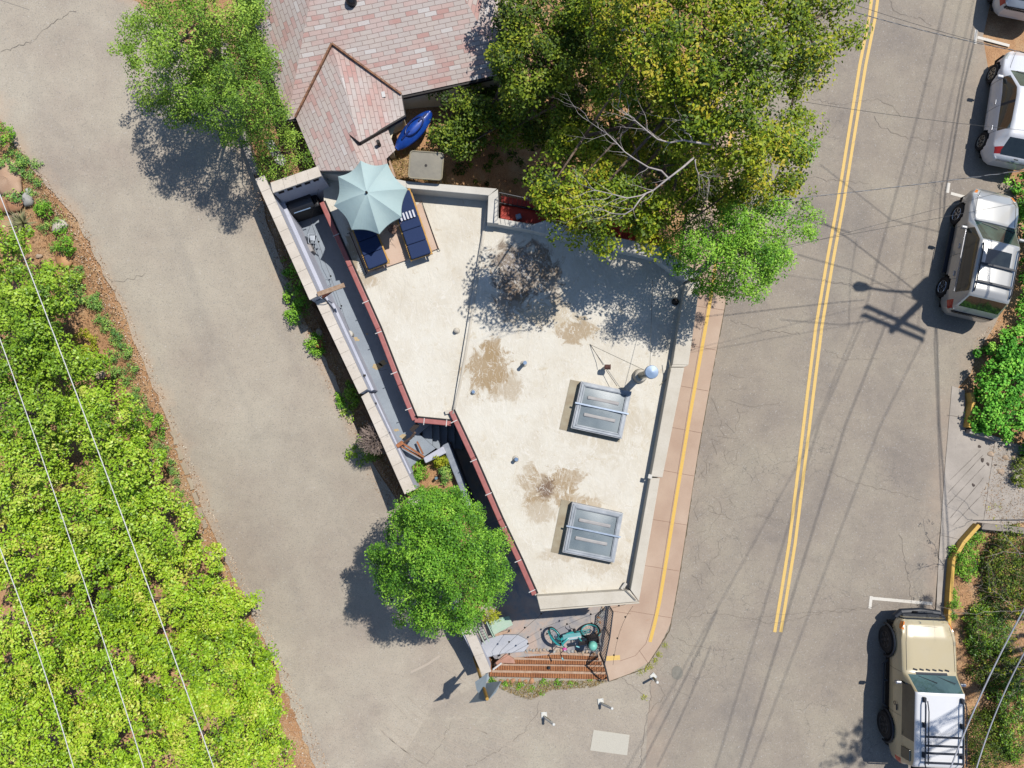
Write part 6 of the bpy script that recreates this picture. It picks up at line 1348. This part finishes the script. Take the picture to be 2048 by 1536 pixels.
tree('street_tree', 'round bright green tree standing between the lane and the front patio', 'tree', [
    ([(800, 992), (835, 980), (875, 990), (905, 978), (945, 1002), (975, 1035), (1000, 1070), (1015, 1120), (1012, 1170), (985, 1205), (960, 1235), (940, 1262), (905, 1272), (880, 1262), (850, 1262), (812, 1245), (790, 1215), (765, 1190), (748, 1150), (748, 1105), (765, 1075), (778, 1030)], 400, 3.2, 6.3, 90)],
    (915, 1085), L_GRN, 140, .27, .062, .13, 22, tb=.4, lower=.2)
# dead grey limbs of the big tree
DEADW = plain('dead_wood', S(214, 206, 200), S(186, 174, 170), scale=10, rough=.9, sp=.03); par = D.objects['ash_tree']; m = MB()
def limb(pts, z, r, side=1.0):
    q = [P(u, v, z) for u, v in resamp(pts, 9)]; q = [p+Vector((random.uniform(-.04, .04), random.uniform(-.04, .04), .1*math.sin(i*1.3))) for i, p in enumerate(q)]; r *= .52; m.tube(q, [r*(1-.8*i/8) for i in range(9)], 6)
    for i in range(2, 9):
        for s_ in (-1, 1):
            if random.random() < .8:
                d = (q[i]-q[i-1]).normalized(); a = s_*random.uniform(.35, .9); dv = Vector((d.x*math.cos(a)-d.y*math.sin(a), d.x*math.sin(a)+d.y*math.cos(a), random.uniform(-.2, .35))); L = random.uniform(.12, .6)*side; pts = [q[i]]; hd_ = Vector(dv)
                for _ in range(6):
                    hd_ = (hd_+d*.12+Vector((random.uniform(-.4, .4), random.uniform(-.4, .4), random.uniform(-.25, .25)))).normalized(); pts.append(pts[-1]+hd_*L*.3)
                m.tube(pts, [r*.26*(1-.85*k/6) for k in range(7)], 5)
                for k in (2, 3, 4, 5):
                    if random.random() < .6:
                        a2 = random.choice((-1, 1))*random.uniform(.5, 1.1); h3 = Vector((hd_.x*math.cos(a2)-hd_.y*math.sin(a2), hd_.x*math.sin(a2)+hd_.y*math.cos(a2), random.uniform(-.2, .3))); e1_ = pts[k]+h3*L*.3; m.tube([pts[k], e1_, e1_+(h3+hd_*.5)*L*.2], [r*.11, r*.07, r*.03], 4)
limb([(1388, 318), (1345, 352), (1295, 385), (1255, 398), (1215, 390), (1160, 368)], 8.6, .05); limb([(1290, 388), (1265, 420), (1235, 430), (1170, 410)], 8.5, .035); limb([(1340, 358), (1290, 330), (1250, 300), (1175, 240)], 8.5, .04)
limb([(1420, 286), (1370, 286), (1330, 278), (1280, 255), (1235, 210)], 8.7, .05); limb([(1385, 285), (1370, 260), (1358, 235)], 8.9, .03); limb([(1388, 320), (1400, 350), (1420, 370)], 8.6, .03); limb([(1240, 62), (1330, 68), (1390, 70)], 8.6, .05)
m.build('dead_limb', DEADW, par, smooth=True)
# --- oak thicket on the left slope
oaks = [('deep green scrub oak at the left edge beside the yucca', 4, 486, 48, 50, L_OAKD), ('deep green scrub oak below the yucca, under the upper pale wire', 52, 592, 76, 72, L_OAKD), ('large deep green scrub oak at the left edge level with the lumber bracket', 20, 690, 100, 95, L_OAKD),
        ('deep green scrub oak whose right side stands over the leaf litter bank', 128, 716, 66, 52, L_OAKD), ('deep green scrub oak in the thicket between the two upper pale wires', 60, 830, 95, 85, L_OAKD), ('mid-green scrub oak with its edge near the two white stones', 190, 850, 85, 75, L_OAKM),
        ('mid-green scrub oak at the left edge above the third pale wire', 30, 960, 95, 90, L_OAKM), ('mid-green scrub oak reaching toward the broken kerb strip', 246, 955, 78, 74, L_OAKM), ('yellow-green scrub oak in the middle of the thicket, crossed by the rightmost pale wire', 190, 1040, 110, 90, L_OAKM),
        ('yellow-green scrub oak at the narrow dirt strip beside the broken kerb', 314, 1062, 74, 80, L_OAKM), ('yellow-green scrub oak at the left edge where the third pale wire starts', 40, 1110, 110, 90, L_OAK), ('wide yellow-green scrub oak with bare twigs showing at its centre', 180, 1180, 110, 90, L_OAK),
        ('yellow-green scrub oak with a crooked bare branch on its lane side', 360, 1180, 115, 90, L_OAK), ('scrub oak whose round lobe reaches out beside the lane', 445, 1215, 62, 60, L_OAK), ('yellow-green scrub oak at the left edge, lower half of the picture', 40, 1290, 115, 100, L_OAK),
        ('yellow-green scrub oak between the middle and rightmost pale wires', 230, 1330, 110, 95, L_OAK), ('yellow-green scrub oak bordering the lane level with the timber steps', 410, 1330, 120, 95, L_OAK), ('bottom left corner scrub oak', 50, 1470, 125, 110, L_OAK),
        ('scrub oak at the bottom edge with pale ground showing through its twigs', 230, 1490, 115, 100, L_OAK), ('scrub oak at the bottom edge nearest the lane', 440, 1480, 130, 110, L_OAK)]
for lb, u, v, a, b, mt in oaks:
    rr = random.Random(u*3+v); n = int(a*b/92)
    tree('scrub_oak', lb, 'oak', [(ell(u, v, a*1.0, b*1.02, 0, 20, .22, rr), n, 1.5, 3.0, 45)], (u, v), mt, 92, .27, .084, .05, 12, group='scrub oaks of the left thicket', tb=.54+rr.uniform(-.1, .06), tvar=.17, asp=.62, bark=plain('grey_bark', S(150, 138, 130), S(110, 98, 92), scale=14, rough=.95))
rr = random.Random(5)
tree('scrub_oak', 'small outlying scrub oak twig fringe right at the lane near the bottom', 'oak', [([(470, 1300), (520, 1290), (548, 1320), (562, 1400), (570, 1450), (540, 1530), (500, 1530), (490, 1400)], 70, .8, 2.0, 30)], (510, 1400), L_OAK, 60, .22, .09, .04, 10, group='scrub oaks of the left thicket', asp=.62)
# --- shrubs and weeds: (label, u, v, rx, ry, height, material, clumps, leaf)
def shrub(name, label, u, v, rx, ry, h, mat, n, leaf=.06, cat='shrub', group=None, per=34, cr=.13, poly=None, tb=.5):
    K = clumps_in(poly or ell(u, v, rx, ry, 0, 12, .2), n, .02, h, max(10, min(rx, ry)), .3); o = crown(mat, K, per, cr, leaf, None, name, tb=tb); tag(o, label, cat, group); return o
sh = [('green shrub crossed by nothing, on the bank just right of the yucca', 96, 418, 26, 16, .5, L_GRN, 26), ('dense round green shrub beside the orange boulder', 124, 482, 26, 26, .7, L_GRN, 34), ('yellow-green round shrub on the leaf litter bank', 164, 702, 34, 40, .9, L_YEL, 46),
      ('broad green shrub at the left edge near the top of the bank', 8, 270, 24, 30, .7, L_GRN, 24), ('blue-green spreading weed patch above the pale boulder', 22, 330, 36, 26, .4, L_BLU, 34), ('blue-green plant just above the yucca', 28, 392, 26, 16, .35, L_BLU, 22),
      ('green shrub on the bank at the start of the broken kerb', 300, 856, 30, 28, .6, L_GRN, 36), ('green shrub with pale stems below the orange boulder', 130, 590, 40, 24, .6, L_BLU, 36), ('dark green shrub beside the leaf litter, under the rightmost wire', 135, 560, 34, 26, .6, L_OAKD, 30),
      ('large dark bush in the wall shadow below the upper boundary wall', 592, 560, 26, 66, .7, L_GRN, 70), ('sunlit green bush at the foot of the middle boundary wall', 592, 628, 22, 24, .5, L_GRN, 30), ('round green bush on the lane side of the terracotta pot', 632, 688, 18, 24, .45, L_GRN, 30),
      ('dark green creeping plant in the wall shadow above the dry shrub', 700, 800, 18, 42, .4, L_OAKD, 36), ('dark green shrub under the dry round shrub', 724, 900, 30, 30, .6, L_OAKD, 44), ('small green weed at the edge of the wall shadow, upper of two', 676, 795, 8, 8, .25, L_GRN, 8), ('small green weed at the edge of the wall shadow, lower of two', 683, 808, 7, 6, .2, L_GRN, 7)]
sh[0] = ('small bright green shrub on the bank just right of the yucca',)+sh[0][1:]
for lb, u, v, rx, ry, h, mt, n in sh: shrub('shrub', lb, u, v, rx, ry, h, mt, n)
def zshrub(label, u, v, rx, ry, z, h, mat, n, leaf=.055, per=30, cr=.1):
    K = []; pl = ell(u, v, rx, ry, 0, 12, .15)
    while len(K) < n:
        q = (u+random.uniform(-rx, rx), v+random.uniform(-ry, ry))
        if ((q[0]-u)/rx)**2+((q[1]-v)/ry)**2 > 1: continue
        zz = z+random.uniform(.2, 1)*h*math.sqrt(max(.05, 1-((q[0]-u)/rx)**2-((q[1]-v)/ry)**2)); p = P(*q, zz); K.append((p.x, p.y, p.z, 0))
    tag(crown(mat, np.array(K), per, cr, leaf, None, 'shrub', asp=.45), label, 'shrub')
zshrub('green flowering shrub in the planted bed, against the boundary wall', 838, 942, 16, 22, 2.0, .5, L_GRN, 34); zshrub('yellow-leaved shrub behind the white planter wall', 880, 920, 18, 14, 2.0, .7, L_YEL, 34, .06)
zshrub('darker green shrub in the bed beside the grey planter wall', 890, 948, 12, 18, 2.0, .5, L_BLU, 26); zshrub('low green ground plant in the bed above the round tree', 850, 985, 34, 12, 1.9, .35, L_GRN, 34); zshrub('grassy yellow-brown tuft at the right edge of the round tree, by the green bench', 982, 1232, 22, 12, 1.0, .6, L_YEL, 26)
# weeds of the verge
def weeds(label, spots, mat, group, leaf=.045):
    for (u, v, r, h) in spots: r *= 1.15; shrub('weed', label, u, v, r, r*.85, h, mat, max(6, int(r*r*.075)), leaf, 'weed', group, 30, .11)
rw = random.Random(9)
weeds('low blue-green weed clump on the dirt verge left of the lane', [(22, 300, 12, .25), (45, 318, 12, .25), (72, 330, 10, .2), (60, 352, 12, .2), (75, 365, 9, .2), (62, 385, 8, .2), (84, 402, 9, .2), (115, 440, 12, .3), (92, 455, 12, .25), (140, 555, 14, .3), (158, 545, 12, .3), (185, 600, 15, .3), (190, 608, 16, .3), (205, 640, 14, .3), (215, 655, 12, .3), (230, 672, 12, .3), (238, 690, 11, .25), (250, 705, 12, .3), (225, 712, 12, .3), (232, 748, 14, .3), (255, 762, 10, .25), (262, 738, 12, .3), (276, 800, 13, .3), (285, 815, 12, .3), (270, 785, 10, .25), (318, 888, 14, .3), (330, 905, 12, .3), (338, 925, 11, .25), (345, 945, 10, .25), (352, 965, 9, .2), (358, 985, 8, .2), (375, 1015, 9, .2), (385, 1045, 10, .25), (396, 1075, 9, .2), (404, 1105, 8, .2), (120, 455, 12, .25), (108, 500, 9, .2)], L_BLU, 'weeds on the left verge')
weeds('small green weed in the thin grass below the timber steps', [(1012, 1368, 8, .15), (1040, 1372, 8, .15), (1060, 1376, 7, .12), (1090, 1366, 9, .15), (1115, 1366, 8, .15), (1145, 1364, 8, .12), (1180, 1362, 6, .1), (985, 1364, 9, .2), (1083, 1386, 4, .1)], L_GRN, 'weeds below the steps')
weeds('tiny weed growing in the joint of the pavement corner', [(1291, 1338, 5, .06), (1300, 1332, 5, .06), (1309, 1322, 4, .05), (1318, 1308, 3, .05), (1330, 1290, 3, .05), (1288, 1395, 3, .04), (1280, 1345, 3, .05)], L_YEL, 'weeds in the pavement joint', .03)
# dry grass
def grass(name, label, pts, n, mat, h, kind='stuff'):
    C = []; lo = np.min(pts, 0); hi = np.max(pts, 0)
    while len(C) < n:
        q = RNG.uniform(lo, hi)
        if inpoly(q[:1], q[1:], pts)[0]: p = PG(q[0], q[1]); C.append((p.x, p.y, p.z+RNG.uniform(.01, h)))
    C = np.array(C); N_ = RNG.normal(size=C.shape); N_[:, 2] += .8; N_ /= np.linalg.norm(N_, axis=1)[:, None]
    tag(leafobj(name, mat, C, N_, RNG.uniform(.05, .14, n), RNG.uniform(0, 1, n), None, .12), label, name.replace('_', ' '), kind=kind)
STRAW = leafmat('straw', kb=1.0, cols=[S(150, 116, 70), S(206, 168, 106), S(226, 200, 140), S(150, 150, 70)], trans=.2, rough=.8, spec=.1); LITT = leafmat('litter', kb=1.0, cols=[S(132, 92, 64), S(206, 156, 108), S(232, 198, 146), S(168, 130, 96)], trans=.1, rough=.8, spec=.1)
grass('dry_grass', 'thin dry yellow grass below the timber steps', [(980, 1362), (1215, 1360), (1190, 1372), (1100, 1380), (1060, 1400), (1010, 1380)], 2200, STRAW, .08)
grass('dry_grass', 'straw and dead leaves around the umbrella end of the yard', [(775, 310), (800, 300), (840, 296), (880, 300), (900, 380), (830, 372), (790, 360)], 2600, STRAW, .05)
grass('leaf_litter', 'brown leaf litter and straw on the bank left of the lane', [(0, 290), (30, 300), (90, 370), (150, 460), (220, 600), (270, 720), (320, 850), (360, 1000), (430, 1130), (440, 1180), (360, 1080), (300, 940), (200, 830), (100, 640), (60, 500), (0, 420)], 9000, LITT, .04)
grass('leaf_litter', 'straw and dead leaves along the foot of the boundary wall', [(545, 430), (575, 560), (600, 640), (655, 720), (720, 860), (790, 990), (815, 1000), (760, 890), (700, 780), (640, 640), (590, 540)], 4200, LITT, .04)
grass('leaf_litter', 'dead leaves among the planted bed and upper garden strip', [(560, 260), (600, 250), (640, 330), (600, 345), (560, 340)], 1200, LITT, .04)
shrub('shrub', 'dark undergrowth added to deepen the shade beneath the two big trees', 1120, 330, 200, 90, .5, L_ASHD, 260, .08, poly=[(930, 250), (1200, 180), (1380, 200), (1390, 420), (1330, 500), (1080, 400), (1010, 385), (905, 370)], tb=.2)  # added low plants with dark tint, to darken the yard ground under the crowns
# dry round shrub, yucca, twiggy plants
b = PG(752, 895); t = thing('dry_shrub', 'round leafless grey shrub of fine twigs leaning on the third wall section', 'shrub', b); m = MB(); GT = plain('grey_twig', S(196, 176, 164), S(160, 142, 132), rough=.95, sp=0)
c = P(748, 878, b.z+1.25); o = c+Vector((.05, -.03, -.25))
for k in range(620):
    a = random.uniform(0, 6.28); e = random.uniform(-.25, 1); r = .48*random.uniform(.75, 1.1); d = Vector((math.cos(a)*math.sqrt(max(0, 1-e*e)), math.sin(a)*math.sqrt(max(0, 1-e*e)), e)); en = c+d*r; s_ = o.lerp(en, random.uniform(.25, .6)); md = s_.lerp(en, .55)+Vector([random.uniform(-.06, .06) for _ in range(3)]); m.tube([s_, md, en], [.009, .007, .004], 3, False)
m.tube([b, o], [.04, .03], 6); m.build('twigs', GT, t)
b = PG(50, 448); m = MB()
for k in range(90):
    a = random.uniform(0, 6.28); e = random.uniform(.1, 1.2); L = random.uniform(.3, .62); d = Vector((math.cos(a)*math.cos(e), math.sin(a)*math.cos(e), math.sin(e))); s_ = Vector((-math.sin(a), math.cos(a), 0))*.012; q = b+Vector((0, 0, .05)); m.add([q-s_, q+d*L*.5-s_*1.3+Vector((0, 0, .03)), q+d*L, q+d*L*.5+s_*1.3+Vector((0, 0, .03)), q+s_], [(0, 1, 2, 3, 4)])
tag(m.build('yucca', plain('yucca_leaf', S(190, 184, 136), S(156, 160, 112), rough=.7, sp=0)), 'pale spiky yucca rosette on the bank beside the upper pale wire', 'yucca')
# --- right side
tree('ivy_bank', 'dense large-leaved green vines covering the bank right of the road', 'vines', [([(2070, 620), (2012, 650), (1985, 672), (1962, 700), (1945, 735), (1940, 762), (1955, 790), (1950, 830), (1960, 850), (1985, 860), (1998, 880), (2030, 900), (2080, 915), (2140, 900), (2140, 620)], 210, .2, .9, 40)], (2030, 780), L_IVY, 80, .24, .095, .05, 8, asp=.8, tb=.5)
tree('ivy_bank', 'green vines behind the silver vehicle, between it and the white hatchback', 'vines', [([(2085, 330), (2040, 342), (2012, 360), (2020, 380), (2038, 420), (2045, 480), (2050, 560), (2030, 640), (2100, 650), (2140, 500), (2130, 330)], 130, .2, .9, 30)], (2080, 450), L_IVY, 44, .22, .11, .05, 6, tb=.45)
shrub('shrub', 'green vines spilling over the short yellow kerb', 1953, 838, 22, 26, .5, L_IVY, 34, .08)
shrub('shrub', 'bright green ground plant inside the bend of the long yellow kerb', 1932, 1120, 30, 45, .4, L_GRN, 110); shrub('shrub', 'bright green ground plant below the grey edging wall', 1955, 1072, 14, 14, .4, L_GRN, 16); shrub('shrub', 'strip of green plants between the yellow kerb and the tan vehicle', 1906, 1212, 10, 34, .35, L_GRN, 30)
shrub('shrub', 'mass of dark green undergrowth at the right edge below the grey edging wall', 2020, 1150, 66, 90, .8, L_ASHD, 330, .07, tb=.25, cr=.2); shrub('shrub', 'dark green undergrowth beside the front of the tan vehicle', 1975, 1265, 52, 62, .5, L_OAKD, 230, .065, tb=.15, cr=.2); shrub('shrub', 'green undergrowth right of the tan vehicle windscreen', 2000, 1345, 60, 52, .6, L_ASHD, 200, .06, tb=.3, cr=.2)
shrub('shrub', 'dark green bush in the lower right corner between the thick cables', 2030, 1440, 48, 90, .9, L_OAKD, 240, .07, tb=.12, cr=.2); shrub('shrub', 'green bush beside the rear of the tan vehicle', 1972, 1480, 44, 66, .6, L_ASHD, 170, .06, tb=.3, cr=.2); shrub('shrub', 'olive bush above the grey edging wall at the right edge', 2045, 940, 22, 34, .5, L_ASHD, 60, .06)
def gravel(name, label, pts, n, mat, smin, smax):
    C = []; lo = np.min(pts, 0); hi = np.max(pts, 0)
    while len(C) < n:
        q = RNG.uniform(lo, hi)
        if inpoly(q[:1], q[1:], pts)[0]: p = PG(q[0], q[1]); C.append((p.x, p.y, p.z+.018))
    C = np.array(C); N_ = RNG.normal(size=C.shape)*.3; N_[:, 2] += 1; N_ /= np.linalg.norm(N_, axis=1)[:, None]
    tag(leafobj(name, mat, C, N_, RNG.uniform(smin, smax, n)*RNG.uniform(.5, 1, n), RNG.uniform(0, 1, n), None, .9), label, 'gravel', kind='stuff')
GRAV = leafmat('gravel', kb=1.0, cols=[S(120, 92, 70), S(190, 156, 124), S(222, 194, 164), S(238, 226, 208)], trans=0.0, rough=.9, spec=.1)
gravel('gravel', 'loose grit and small stones along the left edge of the lane', [(0, 236), (70, 330), (165, 436), (250, 604), (318, 760), (368, 884), (420, 1004), (462, 1104), (516, 1206), (580, 1350), (620, 1440), (660, 1536), (560, 1536), (520, 1345), (460, 1200), (400, 1090), (350, 960), (290, 800), (210, 630), (120, 460), (30, 330), (0, 290)], 7000, GRAV, .02, .06)
gravel('gravel', 'loose grit and small stones along the foot of the boundary wall', [(500, 360), (530, 480), (580, 620), (630, 720), (690, 850), (750, 980), (840, 1080), (830, 1010), (770, 900), (700, 780), (640, 650), (580, 520), (530, 400)], 3500, GRAV, .02, .05)
gravel('gravel', 'grit at the right edge of the main road', [(1950, 680), (1975, 655), (2000, 640), (2010, 660), (1960, 720), (1945, 770), (1930, 770)], 500, GRAV, .02, .05)
grass('leaf_litter', 'dead leaves and twigs over the stony ground right of the driveway apron', [(1975, 890), (2060, 890), (2090, 1050), (1975, 1045), (1960, 985), (1985, 940)], 2600, LITT, .04)
gravel('gravel', 'stony gravel over the right part of the driveway apron', [(1955, 880), (2070, 885), (2090, 1050), (1965, 1045), (1950, 990)], 2200, leafmat('stony', kb=1.0, cols=[S(96, 82, 74), S(150, 134, 120), S(196, 182, 166), S(216, 204, 190)], trans=0.0, rough=.9, spec=.1), .02, .07)
for (u_, v_, r_) in [(1981, 908, .11), (1964, 920, .08), (2002, 944, .12), (1958, 893, .07), (1975, 928, .07), (1990, 930, .06), (2010, 915, .1), (2030, 912, .11), (2044, 918, .1), (1982, 905, .05), (1946, 970, .07)]:
    rock('apron_stone', 'rough brown stone lying on the driveway apron below the vines', u_, v_, .03, r_, ST[0] if r_ > .08 else plain('dark_rock', S(110, 96, 86), S(80, 70, 64)), 'stones on the driveway apron', .5, 'stone', gnd=True)
def bare(label, base, limbs, z, r=.03, buds=None):
    global m
    b = PG(*base); t = thing('bare_shrub', label, 'shrub', b, group='leafless shrubs right of the road'); m = MB(); q0 = P(*limbs[0][0], z); m.tube([b, q0], [r*1.6, r], 6)
    for l in limbs: limb(l, z, r, 1.1)
    o = m.build('branches', BARK2, t, smooth=True)
    if buds:
        K = []
        for l in limbs:
            for q in resamp(l, 12)[3:]: p = P(q[0]+random.uniform(-12, 12), q[1]+random.uniform(-12, 12), z+random.uniform(-.1, .2)); K.append((p.x, p.y, p.z, 0))
        crown(L_YEL, np.array(K), 9, .08, .05, t, 'buds')
bare('leafless pale shrub with yellow buds at the right edge, above the thick cables', (2060, 1240), [[(2060, 1215), (2000, 1222), (1945, 1228), (1915, 1225)], [(2030, 1218), (2005, 1195), (1970, 1170)], [(2048, 1216), (2035, 1260), (2010, 1290)], [(2060, 1110), (2025, 1105), (1985, 1108), (1960, 1118)], [(2040, 1112), (2010, 1070), (1985, 1005)]], 2.2, .022, True)
bare('leafless shrub beside the driveway apron, its shadow on the concrete', (2075, 1040), [[(2080, 1010), (2040, 990), (2005, 960)], [(2080, 1010), (2040, 1030), (2000, 1040)], [(2090, 1000), (2050, 960), (2020, 930)], [(2090, 1020), (2060, 1060), (2020, 1080)]], 2.0, .014, False)
bare('small leafless shrub at the right edge under the lower cables', (2080, 1330), [[(2075, 1330), (2030, 1335), (1990, 1350)], [(2075, 1330), (2040, 1370), (2010, 1400)], [(2075, 1330), (2045, 1300), (2015, 1280)]], 1.8, .018, True)
# tall tree right of the frame: its shadow dapples the tan vehicle and the road bottom
K = []
for (u, v, r, n) in [(1712, 1500, .75, 26), (1735, 1475, .4, 8), (1862, 1290, .35, 5), (1905, 1330, .3, 4), (1880, 1420, .45, 7), (1900, 1480, .35, 5), (1850, 1205, .25, 3)]:
    for _ in range(n): q = SH(u, v, 12.0+random.uniform(-.8, .8)); K.append((q.x+random.gauss(0, r*.6), q.y+random.gauss(0, r*.6), q.z, 0))
K = np.array(K); b = PG(2330, 1180); t = thing('tall_tree', 'tall tree beyond the right edge, shading the tan vehicle and the road', 'tree', b); trunk(t, b, K, 10, .2); crown(L_GRN, K, 34, .2, .10, t)
grass('leaf_litter', 'dead leaves and straw on the bank right of the road', [(1900, 1130), (1950, 1060), (2060, 1070), (2200, 1300), (2100, 1560), (1940, 1560), (1925, 1400), (1915, 1240)], 9000, LITT, .05)
# --- rocks
for (lb, u, v, r, f, mt, asp) in [('large pale tan boulder at the left edge above the yucca', 18, 358, .42, .35, plain('tan_rock', S(214, 180, 150), S(196, 158, 128), scale=2), 1.5), ('sandy boulder at the left edge beside the yucca', 18, 408, .32, .5, ST[2], 1.3), ('grey-white rock standing just above the yucca', 56, 400, .2, .8, ST[1], .8), ('small whitish rock above the grey-white one', 57, 383, .1, .7, ST[1], 1), ('white rock beside the lane, right of the yucca', 119, 452, .2, .6, plain('white_rock', S(238, 226, 210), S(214, 200, 184), scale=4), 1.1),
                              ('orange sandstone boulder on the bank', 126, 517, .22, .5, plain('orange_rock', S(222, 172, 120), S(200, 146, 96), scale=4), 1.5), ('pinkish rock near the yellow-green bank shrub', 199, 750, .19, .5, ST[0], .8), ('small white stone on the bare dirt', 261, 841, .08, .5, plain('white_rock', S(238, 226, 210)), 1.3), ('small pale stone beside the white one on the bare dirt', 265, 852, .12, .4, ST[0], 1.1), ('pale stone among the verge weeds, lowest of the bank stones', 302, 925, .12, .45, ST[0], 1.1),
                              ('tan pebble of the bank near the leaf litter', 78, 512, .08, .4, ST[0], 1.2), ('round pale rock beside the yucca leaves', 30, 438, .15, .6, ST[0], 1.2)]:
    rock('boulder', lb, u, v, 0, r, mt, None, f, 'rock', asp, gnd=True)
for k in range(16):
    rock('pebble', 'small pale pebble scattered on the lane edge near the bottom of the verge', 440+random.uniform(-18, 20)+k*3, 1135+k*22+random.uniform(-8, 8), 0, random.uniform(.02, .045), ST[0], 'pebbles on the verge', gnd=True)
# broken concrete strip along the lane
t = thing('broken_kerb_strip', 'broken strip of old pale concrete kerb in the dirt beside the lane', 'kerb', PG(380, 950)); OC = m_conc('old_concrete', S(206, 190, 166), S(184, 166, 142), .3)
pts = [(346, 862), (356, 895), (366, 925), (377, 955), (388, 985), (398, 1015), (406, 1040), (413, 1060)]
for i, (a, b) in enumerate(zip(pts, pts[1:])):
    A_, B_ = PG(*a), PG(*b); d = (B_-A_); n_ = Vector((-d.y, d.x, 0)).normalized(); wv = [random.uniform(.03, .10) for _ in range(8)]; L = [A_.lerp(B_, k/5) for k in range(5)]; q = [p+n_*wv[k] for k, p in enumerate(L)]+[p-n_*wv[7-k] for k, p in enumerate(reversed(L))]
    MB().prism([(p.x, p.y) for p in q], [p.z-.1 for p in q], [G(p)+.03 for p in q]).build('kerb_piece', OC, t)
A_ = PG(430, 1118); MB().prism([(A_.x+.16*math.cos(a)*random.uniform(.6, 1)-.12*math.sin(a), A_.y+.3*math.sin(a)) for a in np.linspace(0, 6.28, 9)[:-1]], G(A_)-.1, G(A_)+.04).build('kerb_piece', OC, t)
# terracotta pot by the wall
b = P(637, 687, G(PG(637, 687))+.25); MB().lathe(b, [(.1, -.25), (.13, 0), (.135, .01), (.12, .012), (.115, -.03), (.01, -.03)], 8); o = MB().lathe(b, [(.09, -.25), (.13, -.02), (.14, 0), (.12, .005), (.11, -.02), (.01, -.02)], 6).build('terracotta_pot', plain('terracotta', S(204, 126, 76), S(184, 104, 60)), bevel=.01); tag(o, 'square terracotta pot at the foot of the middle wall section', 'pot')
rock('boulder', 'pale rough rock beside the terracotta pot', 638, 665, 0, .12, ST[0], None, .5, 'rock', 1.0, gnd=True)
